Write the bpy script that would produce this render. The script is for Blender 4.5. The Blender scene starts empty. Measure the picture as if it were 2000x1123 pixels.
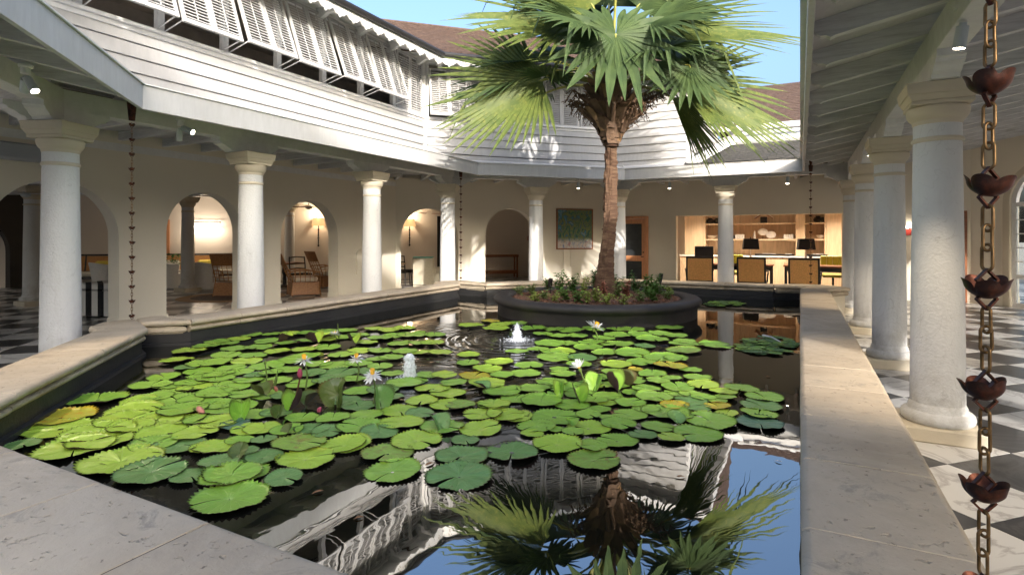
import bpy, math, random
from mathutils import Vector, Matrix, Euler, noise
R = math.radians
random.seed(11)
scene = bpy.context.scene
col = scene.collection

# ------------------------------------------------------------------ camera, sky, sun, exposure
EYE = 1.5; FPX = 1090.0; YAW = R(27.3)
cam_d = bpy.data.cameras.new('camera'); cam = bpy.data.objects.new('camera', cam_d); col.objects.link(cam)
cam.location = (0, 0, EYE); cam.rotation_euler = (R(90), 0, YAW)
cam_d.sensor_width = 36; cam_d.lens = FPX/2000*36; cam_d.shift_y = -96.5/2000
cam_d.clip_start = .05; cam_d.clip_end = 500
scene.camera = cam
SUN_DIR = Vector((.651, -.759, .31)).normalized()      # towards the sun
world = bpy.data.worlds.new('World'); scene.world = world; world.use_nodes = True
wn = world.node_tree.nodes; wl = world.node_tree.links
for n in list(wn): wn.remove(n)
sky = wn.new('ShaderNodeTexSky'); sky.sky_type = 'NISHITA'; sky.sun_disc = False
sky.sun_elevation = math.asin(SUN_DIR.z); sky.sun_rotation = math.atan2(SUN_DIR.x, SUN_DIR.y)
sky.air_density = 1.0; sky.dust_density = 10.0; sky.ozone_density = 3.0; sky.altitude = 10
bg = wn.new('ShaderNodeBackground'); bg.inputs[1].default_value = .15
wo = wn.new('ShaderNodeOutputWorld'); wl.new(sky.outputs[0], bg.inputs[0]); wl.new(bg.outputs[0], wo.inputs[0])
sun_d = bpy.data.lights.new('sun', 'SUN'); sun = bpy.data.objects.new('sun', sun_d); col.objects.link(sun)
sun_d.energy = 1.6; sun_d.angle = R(.8); sun_d.color = (1.0, .92, .83)
sun.rotation_euler = SUN_DIR.to_track_quat('Z', 'Y').to_euler(); sun.location = (8, -9, 12)
vs = scene.view_settings; vs.view_transform = 'Standard'; vs.look = 'None'; vs.gamma = 1; vs.use_curve_mapping = False
vs.exposure = 2.0
vs.use_white_balance = True; vs.white_balance_temperature = 6250; vs.white_balance_tint = 10
scene.render.engine = 'CYCLES'
scene.cycles.max_bounces = 8; scene.cycles.diffuse_bounces = 5; scene.cycles.glossy_bounces = 4
scene.cycles.transparent_max_bounces = 8; scene.cycles.sample_clamp_indirect = 6
scene.cycles.use_denoising = True
scene.cycles.caustics_reflective = False; scene.cycles.caustics_refractive = False

# ------------------------------------------------------------------ helpers
cF = Vector((-math.sin(YAW), math.cos(YAW), 0)); cR = Vector((math.cos(YAW), math.sin(YAW), 0))
def at(x, y, z):
    """the point at height z seen at photo pixel (x, y): used for surveying the photograph"""
    d = (z-EYE)*FPX/(465.0-y)
    p = cF*d + cR*(d*(x-1000)/FPX); return Vector((p.x, p.y, z))
def proj(p):
    d = cF.x*p[0]+cF.y*p[1]; r = cR.x*p[0]+cR.y*p[1]
    if d < .05: return None
    return (1000+FPX*r/d, 465-(p[2]-EYE)*FPX/d, d)

ORG = {}
def tag(o, label=None, cat=None, group=None, kind=None):
    if label: o['label'] = label
    if cat: o['category'] = cat
    if group: o['group'] = group
    if kind: o['kind'] = kind
    return o
def empty(name, loc=(0, 0, 0), rz=0, label=None, cat=None, group=None, kind=None):
    o = bpy.data.objects.new(name, None); col.objects.link(o); o.location = loc; o.rotation_euler = (0, 0, rz)
    o.empty_display_size = .1
    ORG[o.name] = Vector(loc)
    return tag(o, label, cat, group, kind)
def put(name, mesh, parent=None, loc=(0, 0, 0), rot=(0, 0, 0), scale=(1, 1, 1)):
    o = bpy.data.objects.new(name, mesh); col.objects.link(o)
    o.location = loc; o.rotation_euler = rot; o.scale = scale
    if parent: o.parent = parent; ORG[o.name] = ORG.get(parent.name, Vector())
    return o
def children(o): return [c for c in CH.get(o.name, [])]
def copy_tree(o, parent=None):
    c = o.copy(); col.objects.link(c)
    if parent: c.parent = parent
    for ch in list(o.children): copy_tree(ch, c)
    return c

class MB:
    def __init__(s): s.v = []; s.f = []; s.mi = []; s.m = 0
    def add(s, vs, fs):
        b = len(s.v); s.v += [tuple(v) for v in vs]; s.f += [tuple(b+i for i in f) for f in fs]; s.mi += [s.m]*len(fs)
        return s
    def box(s, c, d, M=None):
        c = Vector(c); h = Vector(d)/2
        vs = [Vector((sx*h.x, sy*h.y, sz*h.z)) for sx in (-1, 1) for sy in (-1, 1) for sz in (-1, 1)]
        if M is not None: vs = [M @ v for v in vs]
        return s.add([v+c for v in vs], [(0, 1, 3, 2), (4, 6, 7, 5), (0, 4, 5, 1), (2, 3, 7, 6), (0, 2, 6, 4), (1, 5, 7, 3)])
    def cbox(s, c, d, b=.01, M=None):
        """box with chamfered edges all round"""
        h = Vector(d)/2; c = Vector(c); b = min(b, h.x*.9, h.y*.9, h.z*.9)
        vs = []; idx = {}
        for sx in (-1, 1):
            for sy in (-1, 1):
                for sz in (-1, 1):
                    for a in range(3):
                        p = [sx*(h.x-b), sy*(h.y-b), sz*(h.z-b)]; p[a] = (sx*h.x, sy*h.y, sz*h.z)[a]
                        idx[(sx, sy, sz, a)] = len(vs); vs.append(Vector(p))
        fs = []
        g = lambda *k: idx[k]
        for sg in (-1, 1):
            fs.append([g(sg, -1, -1, 0), g(sg, 1, -1, 0), g(sg, 1, 1, 0), g(sg, -1, 1, 0)][::sg])
            fs.append([g(-1, sg, -1, 1), g(-1, sg, 1, 1), g(1, sg, 1, 1), g(1, sg, -1, 1)][::sg])
            fs.append([g(-1, -1, sg, 2), g(1, -1, sg, 2), g(1, 1, sg, 2), g(-1, 1, sg, 2)][::sg])
        for a1 in (-1, 1):
            for a2 in (-1, 1):
                q = a1*a2
                fs.append([g(a1, a2, -1, 0), g(a1, a2, -1, 1), g(a1, a2, 1, 1), g(a1, a2, 1, 0)][::q])
                fs.append([g(a1, -1, a2, 0), g(a1, 1, a2, 0), g(a1, 1, a2, 2), g(a1, -1, a2, 2)][::q])
                fs.append([g(-1, a1, a2, 1), g(-1, a1, a2, 2), g(1, a1, a2, 2), g(1, a1, a2, 1)][::q])
        for sx in (-1, 1):
            for sy in (-1, 1):
                for sz in (-1, 1):
                    fs.append([g(sx, sy, sz, 0), g(sx, sy, sz, 1), g(sx, sy, sz, 2)][::sx*sy*sz])
        if M is not None: vs = [M @ v for v in vs]
        return s.add([v+c for v in vs], fs)
    def prism(s, poly, fn, t0, t1):
        """poly of 2-D points swept from t0 to t1; fn(a, b, t) -> xyz"""
        n = len(poly); vs = [fn(a, b, t0) for a, b in poly]+[fn(a, b, t1) for a, b in poly]
        fs = [tuple(range(n))[::-1], tuple(range(n, 2*n))]+[(i, (i+1) % n, n+(i+1) % n, n+i) for i in range(n)]
        return s.add(vs, fs)
    def tube(s, pts, rad, n=8, cap=True):
        pts = [Vector(p) for p in pts]
        if not hasattr(rad, '__len__'): rad = [rad]*len(pts)
        vs = []; up = None
        for i, p in enumerate(pts):
            t = (pts[min(i+1, len(pts)-1)]-pts[max(i-1, 0)]).normalized()
            if up is None: up = Vector((0, 0, 1)) if abs(t.z) < .9 else Vector((1, 0, 0))
            a = t.cross(up).normalized(); b = t.cross(a).normalized(); up = -b if False else up
            for k in range(n):
                an = 2*math.pi*k/n; vs.append(p+(a*math.cos(an)+b*math.sin(an))*rad[i])
        fs = []
        for i in range(len(pts)-1):
            for k in range(n): fs.append((i*n+k, i*n+(k+1) % n, (i+1)*n+(k+1) % n, (i+1)*n+k))
        if cap: fs += [tuple(range(n))[::-1], tuple((len(pts)-1)*n+k for k in range(n))]
        return s.add(vs, fs)
    def ring(s, c, A, B, r, n=20, k=6):
        """closed tube along an oval c + A cos + B sin"""
        c = Vector(c); A = Vector(A); B = Vector(B); N = A.cross(B).normalized(); vs = []; fs = []
        for i in range(n):
            t = 2*math.pi*i/n; p = c+A*math.cos(t)+B*math.sin(t)
            o = (A*math.cos(t)/A.length+B*math.sin(t)/B.length).normalized()
            for j in range(k):
                u = 2*math.pi*j/k; vs.append(p+(o*math.cos(u)+N*math.sin(u))*r)
        for i in range(n):
            for j in range(k): fs.append((i*k+j, ((i+1) % n)*k+j, ((i+1) % n)*k+(j+1) % k, i*k+(j+1) % k))
        return s.add(vs, fs)
    def lathe(s, prof, n=32, c=(0, 0, 0), cap=True):
        c = Vector(c); vs = []; fs = []
        for r, z in prof:
            for k in range(n):
                a = 2*math.pi*k/n; vs.append(c+Vector((r*math.cos(a), r*math.sin(a), z)))
        for i in range(len(prof)-1):
            for k in range(n): fs.append((i*n+k, i*n+(k+1) % n, (i+1)*n+(k+1) % n, (i+1)*n+k))
        if cap: fs += [tuple(range(n))[::-1], tuple((len(prof)-1)*n+k for k in range(n))]
        return s.add(vs, fs)
    def poly(s, pts): return s.add(pts, [tuple(range(len(pts)))])
    def mesh(s, name, mats, smooth=False, angle=35):
        m = bpy.data.meshes.new(name); m.from_pydata(s.v, [], s.f)
        for x in (mats if isinstance(mats, (list, tuple)) else [mats]): m.materials.append(x)
        m.polygons.foreach_set('material_index', s.mi)
        if smooth:
            m.polygons.foreach_set('use_smooth', [True]*len(s.f))
            m.update()
            if angle < 180: m.set_sharp_from_angle(angle=R(angle))
        m.update(); return m
    def build(s, name, mats, parent=None, smooth=False, angle=35, world=True, bevel=0, loc=None):
        """one mesh object; with world=True the vertices were given in world space"""
        if world and parent is not None:
            o = ORG.get(parent.name, Vector()); s.v = [(v[0]-o.x, v[1]-o.y, v[2]-o.z) for v in s.v]
        ob = put(name, s.mesh(name, mats, smooth, angle), parent)
        if loc is not None: ob.location = loc
        if bevel:
            b = ob.modifiers.new('bevel', 'BEVEL'); b.width = bevel; b.segments = 2; b.limit_method = 'ANGLE'; b.angle_limit = R(40)
        return ob
def thing1(mb, name, mats, loc, label, cat, group=None, kind=None, **k):
    """a thing that is a single mesh given in world space, with its origin moved to loc"""
    L = Vector(loc); mb.v = [(v[0]-L.x, v[1]-L.y, v[2]-L.z) for v in mb.v]
    o = mb.build(name, mats, None, world=False, **k); o.location = L; ORG[o.name] = L
    return tag(o, label, cat, group, kind)

# ------------------------------------------------------------------ materials
class Mat:
    def __init__(s, name):
        s.m = bpy.data.materials.new(name); s.m.use_nodes = True; s.n = s.m.node_tree.nodes; s.l = s.m.node_tree.links
        s.b = s.n['Principled BSDF']; s._pos = None
    def node(s, t, **k):
        n = s.n.new(t)
        for a, b in k.items(): setattr(n, a, b)
        return n
    def link(s, a, b): s.l.new(a, b); return s
    def pos(s, scale=(1, 1, 1), obj=False, rnd=False, rot=(0, 0, 0)):
        mp = s.node('ShaderNodeMapping'); mp.inputs['Scale'].default_value = scale; mp.inputs['Rotation'].default_value = rot
        if obj: src = s.node('ShaderNodeTexCoord').outputs['Object']
        else: src = s.node('ShaderNodeNewGeometry').outputs['Position']
        if rnd:
            oi = s.node('ShaderNodeObjectInfo'); mu = s.node('ShaderNodeMath', operation='MULTIPLY'); mu.inputs[1].default_value = 50
            s.link(oi.outputs['Random'], mu.inputs[0]); ad = s.node('ShaderNodeVectorMath', operation='ADD')
            s.link(src, ad.inputs[0]); s.link(mu.outputs[0], ad.inputs[1]); src = ad.outputs[0]
        s.link(src, mp.inputs[0]); return mp.outputs[0]
    def noise(s, vec, scale=5, detail=4, rough=.55, dist=0):
        n = s.node('ShaderNodeTexNoise'); n.inputs['Scale'].default_value = scale; n.inputs['Detail'].default_value = detail
        n.inputs['Roughness'].default_value = rough; n.inputs['Distortion'].default_value = dist
        if vec is not None: s.link(vec, n.inputs['Vector'])
        return n.outputs['Fac']
    def ramp(s, fac, stops, interp='LINEAR'):
        r = s.node('ShaderNodeValToRGB'); r.color_ramp.interpolation = interp; e = r.color_ramp.elements
        while len(e) < len(stops): e.new(.5)
        for i, (p, c) in enumerate(stops):
            e[i].position = p; e[i].color = (c, c, c, 1) if isinstance(c, (int, float)) else (*c, 1)
        s.link(fac, r.inputs[0]); return r.outputs[0]
    def mix(s, fac, a, b, mode='MIX'):
        m = s.node('ShaderNodeMix', data_type='RGBA', blend_type=mode)
        for i, x in ((0, fac), (6, a), (7, b)):
            if isinstance(x, (int, float)): m.inputs[i].default_value = x
            elif isinstance(x, (tuple, list)): m.inputs[i].default_value = (*x, 1)
            else: s.link(x, m.inputs[i])
        return m.outputs[2]
    def bump(s, h, strength=.3, dist=.01):
        b = s.node('ShaderNodeBump'); b.inputs['Strength'].default_value = strength; b.inputs['Distance'].default_value = dist
        s.link(h, b.inputs['Height'])
        if s.b.inputs['Normal'].is_linked: s.link(s.b.inputs['Normal'].links[0].from_socket, b.inputs['Normal'])
        s.link(b.outputs[0], s.b.inputs['Normal']); return s
    def set(s, **k):
        for a, v in k.items():
            i = s.b.inputs[{'col': 'Base Color', 'rough': 'Roughness', 'metal': 'Metallic', 'spec': 'Specular IOR Level', 'ior': 'IOR',
                 'emit': 'Emission Color', 'es': 'Emission Strength', 'alpha': 'Alpha', 'trans': 'Transmission Weight', 'coat': 'Coat Weight'}[a]]
            if isinstance(v, (int, float)): i.default_value = v
            elif isinstance(v, tuple): i.default_value = (*v, 1)
            else: s.link(v, i)
        return s
def basic(name, c, rough=.6, var=.15, scale=3, bump=.0, bs=60, metal=0, spec=.5, stretch=(1, 1, 1), obj=False, rnd=False, bd=.01):
    m = Mat(name); v = m.pos(stretch, obj=obj, rnd=rnd)
    f = m.noise(v, scale, 5, .6)
    lo = tuple(x*(1-var) for x in c); hi = tuple(min(1, x*(1+var)) for x in c)
    m.set(col=m.ramp(f, [(.3, lo), (.7, hi)]), rough=rough, metal=metal, spec=spec)
    if bump: m.bump(m.noise(v, bs, 4, .6), bump, bd)
    return m.m

def stained(name, c, dirt, rough=.65, amt=.5, scale=1.2, bump=.25, bs=45, bd=.006, stretch=(1, 1, 1), spots=0):
    m = Mat(name); v = m.pos(stretch)
    f = m.noise(v, scale, 8, .65, .3); g = m.noise(v, scale*6, 6, .7)
    base = m.ramp(g, [(.3, tuple(x*.9 for x in c)), (.7, tuple(min(1, x*1.07) for x in c))])
    fac = m.ramp(f, [(.42, 0.), (.72, amt)])
    cc = m.mix(fac, base, dirt)
    if spots:
        s = m.noise(v, 38, 2, .5); cc = m.mix(m.ramp(s, [(.72, 0.), (.76, spots)]), cc, (.07, .055, .04))
    m.set(col=cc, rough=rough, spec=.35); m.bump(m.noise(v, bs, 5, .6), bump, bd)
    return m.m

M = {}
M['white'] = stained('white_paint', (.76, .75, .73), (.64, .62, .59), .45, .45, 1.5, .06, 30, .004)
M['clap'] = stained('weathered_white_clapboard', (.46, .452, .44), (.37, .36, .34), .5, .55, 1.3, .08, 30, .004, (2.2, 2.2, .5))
M['gap_shade'] = basic('sheathing_painted_shade', (.22, .21, .20), .8)  # dark tone paints the shade line between the clapboards
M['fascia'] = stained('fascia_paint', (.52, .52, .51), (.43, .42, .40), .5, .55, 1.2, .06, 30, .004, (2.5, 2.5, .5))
def rafterwood():
    m = Mat('weathered_rafter_paint'); v = m.pos((1, 1, 1), obj=True, rnd=True)
    mp = m.node('ShaderNodeMapping'); mp.inputs['Scale'].default_value = (1.2, 14, 14); m.link(v, mp.inputs[0])
    g = m.noise(mp.outputs[0], 2.2, 8, .7); w = m.noise(v, 2.0, 5, .6)
    c = m.ramp(g, [(.28, (.42, .41, .40)), (.5, (.60, .595, .58)), (.75, (.72, .72, .71))])
    c = m.mix(m.ramp(w, [(.55, 0.), (.75, .6)]), c, (.38, .36, .33))
    m.set(col=c, rough=.7, spec=.25); m.bump(g, .35, .006); return m.m
M['rafter'] = rafterwood()
M['beam'] = stained('beam_paint', (.68, .67, .65), (.50, .48, .45), .65, .55, 1.6, .3, 22, .006)
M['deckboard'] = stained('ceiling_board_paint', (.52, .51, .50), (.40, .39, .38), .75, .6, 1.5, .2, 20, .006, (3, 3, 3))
def stucco(name, c, dirt, st=.5, bs=70, bd=.006):
    m = Mat(name); v = m.pos()
    f = m.noise(v, 1.1, 6, .6); cc = m.mix(m.ramp(f, [(.4, 0.), (.75, .5)]), c, dirt)
    m.set(col=cc, rough=.85, spec=.2); m.bump(m.noise(v, bs, 3, .55), st, bd); m.bump(m.noise(v, bs*.3, 3, .5), st*.5, bd*1.5)
    return m.m
def colmat():
    m = Mat('column_stucco'); v = m.pos(); vz = m.pos((1, 1, .12))
    cc = m.mix(m.ramp(m.noise(v, 1.1, 6, .6), [(.4, 0.), (.75, .5)]), (.62, .62, .61), (.53, .53, .515))
    cc = m.mix(m.ramp(m.noise(vz, 9, 6, .7), [(.55, 0.), (.75, .35)]), cc, (.42, .41, .38))
    g = m.node('ShaderNodeNewGeometry'); sx = m.node('ShaderNodeSeparateXYZ'); m.link(g.outputs['Position'], sx.inputs[0])
    mr = m.node('ShaderNodeMapRange'); mr.inputs[1].default_value = .75; mr.inputs[2].default_value = .05; m.link(sx.outputs[2], mr.inputs[0])
    mu = m.node('ShaderNodeMath', operation='MULTIPLY'); m.link(mr.outputs[0], mu.inputs[0]); m.link(m.ramp(m.noise(v, 6, 7, .75), [(.40, 0.), (.66, .75)]), mu.inputs[1])
    cc = m.mix(mu.outputs[0], cc, (.33, .30, .25))
    cr = m.noise(m.pos((1, 1, .7)), 3.2, 2, .5, 2.5); ab = m.node('ShaderNodeMath', operation='SUBTRACT'); ab.inputs[1].default_value = .5; m.link(cr, ab.inputs[0]); a2 = m.node('ShaderNodeMath', operation='ABSOLUTE'); m.link(ab.outputs[0], a2.inputs[0])
    cc = m.mix(m.ramp(a2.outputs[0], [(0., .35), (.006, 0.)]), cc, (.30, .29, .27))
    m.set(col=cc, rough=.85, spec=.2); m.bump(m.noise(v, 52, 3, .55), .6, .009); m.bump(m.noise(v, 17, 3, .5), .35, .014); return m.m
M['col'] = colmat()
M['cap'] = stucco('capital_coral_stone', (.56, .50, .39), (.46, .39, .28), .3, 60, .005)
M['wall'] = stucco('arcade_plaster', (.74, .68, .56), (.67, .61, .50), .25, 60, .004)
M['roomwall'] = stucco('room_plaster', (.76, .69, .61), (.70, .63, .55), .1, 60, .003)
def coping_mat():
    m = Mat('coral_stone_coping'); v = m.pos((1, 1, 1)); vo = m.pos((1, 1, 1), obj=True, rnd=True)
    a = m.noise(vo, 1.6, 8, .66, .4); b = m.noise(v, 9, 7, .7); sp = m.noise(v, 34, 3, .55); st = m.noise(v, 2.3, 8, .75, .8)
    c = m.ramp(a, [(.25, (.345, .28, .20)), (.5, (.45, .37, .27)), (.75, (.52, .44, .33))])
    c = m.mix(m.ramp(b, [(.35, 0.), (.7, .35)]), c, (.36, .31, .245))
    c = m.mix(m.ramp(st, [(.56, 0.), (.7, .55)]), c, (.31, .28, .235))
    c = m.mix(m.ramp(sp, [(.68, 0.), (.72, .8)]), c, (.11, .085, .065))
    bl = m.noise(v, .8, 9, .72, 1.2); c = m.mix(m.ramp(bl, [(.50, 0.), (.62, .55)]), c, (.55, .47, .36)); lc = m.noise(vo, 5.5, 9, .8, .5); c = m.mix(m.ramp(lc, [(.56, 0.), (.66, .6)]), c, (.22, .20, .165))
    # lichen and grime on the moulded side, below the top face
    g = m.node('ShaderNodeNewGeometry'); sx = m.node('ShaderNodeSeparateXYZ'); m.link(g.outputs['Position'], sx.inputs[0])
    d = m.ramp(m.noise(m.pos((1, 1, 6)), 3, 7, .7), [(.45, 0.), (.65, .6)])
    mr = m.node('ShaderNodeMapRange'); mr.inputs[1].default_value = .585; mr.inputs[2].default_value = .56; m.link(sx.outputs[2], mr.inputs[0])
    mu = m.node('ShaderNodeMath', operation='MULTIPLY'); m.link(mr.outputs[0], mu.inputs[0]); m.link(d, mu.inputs[1])
    c = m.mix(mu.outputs[0], c, (.13, .115, .07))
    m.set(col=c, rough=.72, spec=.3); m.bump(m.ramp(m.noise(v, 26, 4, .6), [(.62, 1.), (.72, 0.)]), .8, .010); m.bump(b, .7, .010); m.bump(a, .4, .02); return m.m
M['coping'] = coping_mat()
M['liner'] = stained('black_pool_render', (.022, .022, .023), (.05, .048, .042), .5, .5, 2.5, .4, 40, .006)
M['planter'] = stained('black_planter_render', (.030, .027, .026), (.075, .065, .055), .55, .6, 2.0, .35, 35, .006, spots=0)
def marble(name, a, b, vein):
    m = Mat(name); v = m.pos((1, 1, 1), obj=True, rnd=True)
    n1 = m.noise(v, 1.4, 8, .6, 1.4)
    ab = m.node('ShaderNodeMath', operation='SUBTRACT'); ab.inputs[1].default_value = .5; m.link(n1, ab.inputs[0])
    ab2 = m.node('ShaderNodeMath', operation='ABSOLUTE'); m.link(ab.outputs[0], ab2.inputs[0])
    c = m.mix(m.ramp(ab2.outputs[0], [(.0, .85), (.035, 0.)]), m.mix(m.noise(v, 3, 4), a, b), vein)
    m.set(col=c, rough=.28, spec=.5); return m.m
M['tile_white'] = marble('white_veined_marble', (.66, .65, .63), (.55, .54, .52), (.33, .31, .30))
M['tile_dark'] = marble('charcoal_slate', (.030, .030, .033), (.052, .052, .056), (.09, .09, .09))
M['grout'] = basic('grout', (.16, .155, .15), .8)
M['ground'] = basic('ground_gravel', (.34, .31, .25), .9, .2, 2)
M['black'] = basic('black_lacquer', (.012, .010, .010), .4, .2)
M['iron'] = basic('dark_iron', (.03, .026, .024), .5, .3, 20, metal=.6)
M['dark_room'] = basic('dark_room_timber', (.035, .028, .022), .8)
M['gutter'] = basic('black_gutter', (.02, .019, .018), .45, .2)
def copper():
    m = Mat('aged_copper'); v = m.pos((1, 1, 1), obj=True)
    a = m.noise(v, 22, 6, .7); b = m.noise(v, 60, 4, .6)
    c = m.ramp(a, [(.3, (.018, .013, .012)), (.46, (.050, .022, .015)), (.60, (.12, .038, .021)), (.72, (.045, .042, .034))])
    m.set(col=m.mix(m.ramp(b, [(.6, 0.), (.8, .4)]), c, (.10, .10, .075)), rough=.42, metal=.75); m.bump(b, .15, .002); return m.m
M['copper'] = copper()
M['brass'] = basic('dull_brass', (.17, .10, .042), .45, .45, 40, metal=.85, obj=True)
M['cane'] = basic('orange_cane', (.74, .38, .12), .6, .2, 40, .3, 120)
M['rattan'] = basic('rattan', (.36, .17, .065), .5, .3, 30)
M['oak'] = basic('pale_oak', (.60, .44, .29), .5, .16, 3, stretch=(6, 6, .7))
M['mahog'] = basic('red_brown_wood', (.26, .095, .035), .4, .3, 4, stretch=(1, 1, 4))
M['doorwood'] = basic('orange_door_wood', (.60, .27, .12), .42, .18, 4, stretch=(6, 6, .8))
M['cushion'] = basic('cream_linen', (.62, .57, .48), .9, .08, 20, .2, 150)
M['whitefab'] = basic('white_fabric', (.70, .69, .67), .85, .06, 20)
M['creamfab'] = basic('cream_slipcover', (.72, .64, .48), .9, .06, 20)
M['yellow'] = basic('yellow_cushion', (.62, .50, .08), .85, .1, 20)
M['olive'] = basic('olive_leather', (.34, .30, .025), .5, .1, 20)
M['teal'] = basic('teal_piping', (.10, .42, .36), .7)
M['blackfab'] = basic('black_fabric', (.015, .014, .015), .9)
M['red'] = basic('red_sign', (.35, .03, .02), .6)
M['speaker'] = basic('grey_grille', (.30, .31, .33), .6, .05)
M['spot'] = basic('spotlight_housing', (.45, .49, .50), .4, .05)
M['glass_dark'] = basic('door_glass', (.035, .04, .042), .06, .2)
M['orange_sofa'] = basic('sofa_cane', (.55, .27, .09), .6, .15, 60)
def emis(name, c, s):
    m = Mat(name); m.set(col=c, emit=c, es=s); return m.m
M['bulb'] = emis('lit_bulb', (1, .86, .62), 14)
M['shade_lit'] = emis('lit_linen_shade', (.42, .24, .10), .55)
M['glass_lit'] = emis('lit_glass_shade', (1, .9, .75), 2.2)
# ------------------------------------------------------------------ plan of the courtyard (metres, x to the right side, y away)
def V2(x, y): return Vector((x, y))
ZC, ZW = .60, .32                       # coping top, water level
# inner edge of the coping, clockwise seen from above, with the small bays at the corners
A1, AQ, A2 = V2(-5.80, 3.30), V2(-6.30, 3.50), V2(-5.94, 3.84)
B1, BQ, B2 = V2(-5.94, 9.30), V2(-6.25, 9.72), V2(-5.50, 9.55)
E0 = V2(-3.35, 11.70)
C2, CQ, C1 = V2(-.45, 11.70), V2(.16, 11.92), V2(0, 11.35)
D1, DQ, D2 = V2(0, 1.50), V2(.30, .92), V2(-.42, 1.15)
N0 = V2(-3.65, 1.15)
INNER = [A1, AQ, A2, B1, BQ, B2, E0, C2, CQ, C1, D1, DQ, D2, N0]
W_ = .46
OUTER = [V2(-6.12, 2.97), V2(-6.42, 3.08), V2(-6.62, 3.28), V2(-6.66, 3.62), V2(-6.42, 4.02), V2(-6.40, 9.3), V2(-6.68, 9.45), V2(-6.70, 9.95), V2(-6.3, 10.1), V2(-5.83, 9.88),
         V2(-3.54, 12.16), V2(-.45, 12.16), V2(.05, 12.38), V2(.55, 12.30), V2(.82, 11.85), V2(.46, 11.35), V2(.46, 1.75), V2(.72, 1.45), V2(.70, .62), V2(.2, .45), V2(-.42, .69), V2(-3.84, .69)]
def offset(poly, d):
    out = []; n = len(poly)
    for i in range(n):
        a, b, c = poly[i-1], poly[i], poly[(i+1) % n]
        e1 = (b-a).normalized(); e2 = (c-b).normalized()
        n1 = V2(-e1.y, e1.x); n2 = V2(-e2.y, e2.x); m = (n1+n2)
        m = m/max(.35, m.dot(n1)) if m.length > .01 else n1
        out.append(b+m*d)
    return out
def inpoly(p, poly):
    c = False; n = len(poly)
    for i in range(n):
        a, b = poly[i], poly[(i+1) % n]
        if (a.y > p[1]) != (b.y > p[1]) and p[0] < (b.x-a.x)*(p[1]-a.y)/(b.y-a.y)+a.x: c = not c
    return c

# ------------------------------------------------------------------ ground and floor
g = MB(); g.poly([(-250, -250, -.06), (250, -250, -.06), (250, 250, -.06), (-250, 250, -.06)])
tag(g.build('ground', M['ground']), kind='structure')
fl = MB(); fl.box((-8, 9, -.028), (44, 36, .04))
floor = tag(fl.build('floor', M['grout'], world=False), kind='structure')
ORG['floor'] = Vector()
TS = .62; dA = TS*math.sqrt(2)
tile_mesh = {}
tb = MB(); tb.cbox((0, 0, 0), (TS-.004, TS-.004, .02), .0015)
for k in ('tile_white', 'tile_dark'): tile_mesh[k] = tb.mesh(k+'_mesh', M[k])
cands = []; INN_IN = offset(OUTER, -.08)
ox, oy = .87, 4.62+dA/2
for i in range(-48, 49):
    for j in range(-48, 49):
        x = ox+(i-j)*dA/2; y = oy+(i+j)*dA/2
        if not (-27 < x < 9 and -2.5 < y < 24): continue
        if inpoly((x, y), OUTER) and all(inpoly((x+a*.62, y+b*.62), OUTER) for a, b in ((1, 0), (-1, 0), (0, 1), (0, -1))): continue
        s = proj((x, y, 0)); sc = 0
        if s and 0-60 < s[0] < 2060 and s[1] < 1180:
            sc = 1/(s[2]**2)
            hid = (500 < s[0] < 1640) or (s[0] < 500 and s[1] > 900)
            if hid: sc *= .01
        cands.append((sc, x, y, (i+j) % 2 if False else (i % 2+j % 2) % 2))
cands.sort(key=lambda c: -c[0])
rest = MB()
for n_, (sc, x, y, par) in enumerate(cands):
    if n_ < 290 and sc > 1e-4:
        k = 'tile_dark' if par else 'tile_white'
        o = put('floor_tile', tile_mesh[k], floor, (x, y, -.0095+random.uniform(0, .0008)), (0, 0, R(45)+math.pi*random.choice((0, .5, 1, 1.5))))
    else:
        rest.m = par; M45 = Matrix.Rotation(R(45), 3, 'Z'); rest.box((x, y, -.0095), (TS-.004, TS-.004, .02), M45)
tag(rest.build('floor_tiles_beyond', [M['tile_white'], M['tile_dark']], floor), kind='stuff')

# ------------------------------------------------------------------ pool wall, liner, coping
pw = empty('pool_wall', (-3, 6, 0), 0, 'low pool wall with moulded coral stone coping and black lining around the lily pond', 'pool wall')
def strip(poly, z0, z1, close=True):
    m = MB(); n = len(poly); vs = [(p.x, p.y, z0) for p in poly]+[(p.x, p.y, z1) for p in poly]
    return m.add(vs, [(i, (i+1) % n, n+(i+1) % n, n+i) for i in range(n)])
lin = offset(INNER, .055)
l_ = MB(); i1, i0 = offset(INNER, .055), offset(INNER, .20); n = len(INNER)
vs = [(p.x, p.y, -.02) for p in i1]+[(p.x, p.y, .47) for p in i1]+[(p.x, p.y, .47) for p in i0]
l_.add(vs, [(i, (i+1) % n, n+(i+1) % n, n+i) for i in range(n)]+[(n+i, n+(i+1) % n, 2*n+(i+1) % n, 2*n+i) for i in range(n)])
l_.build('pool_lining', M['liner'], pw)
ledge = MB(); ia, ib = offset(INNER, .02), offset(INNER, .07)
vs = [(p.x, p.y, .335) for p in ia]+[(p.x, p.y, .350) for p in ia]+[(p.x, p.y, .355) for p in ib]+[(p.x, p.y, .28) for p in ia]
ledge.add(vs, [(3*n+i, 3*n+(i+1) % n, n+(i+1) % n, n+i) for i in range(n)]+[(n+i, n+(i+1) % n, 2*n+(i+1) % n, 2*n+i) for i in range(n)])
ledge.build('lining_ledge', M['liner'], pw)
strip(offset(OUTER, -.075), -.01, .50).build('outer_face', M['cap'], pw)
M['mortar'] = basic('dark_mortar', (.06, .05, .04), .9)
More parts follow.
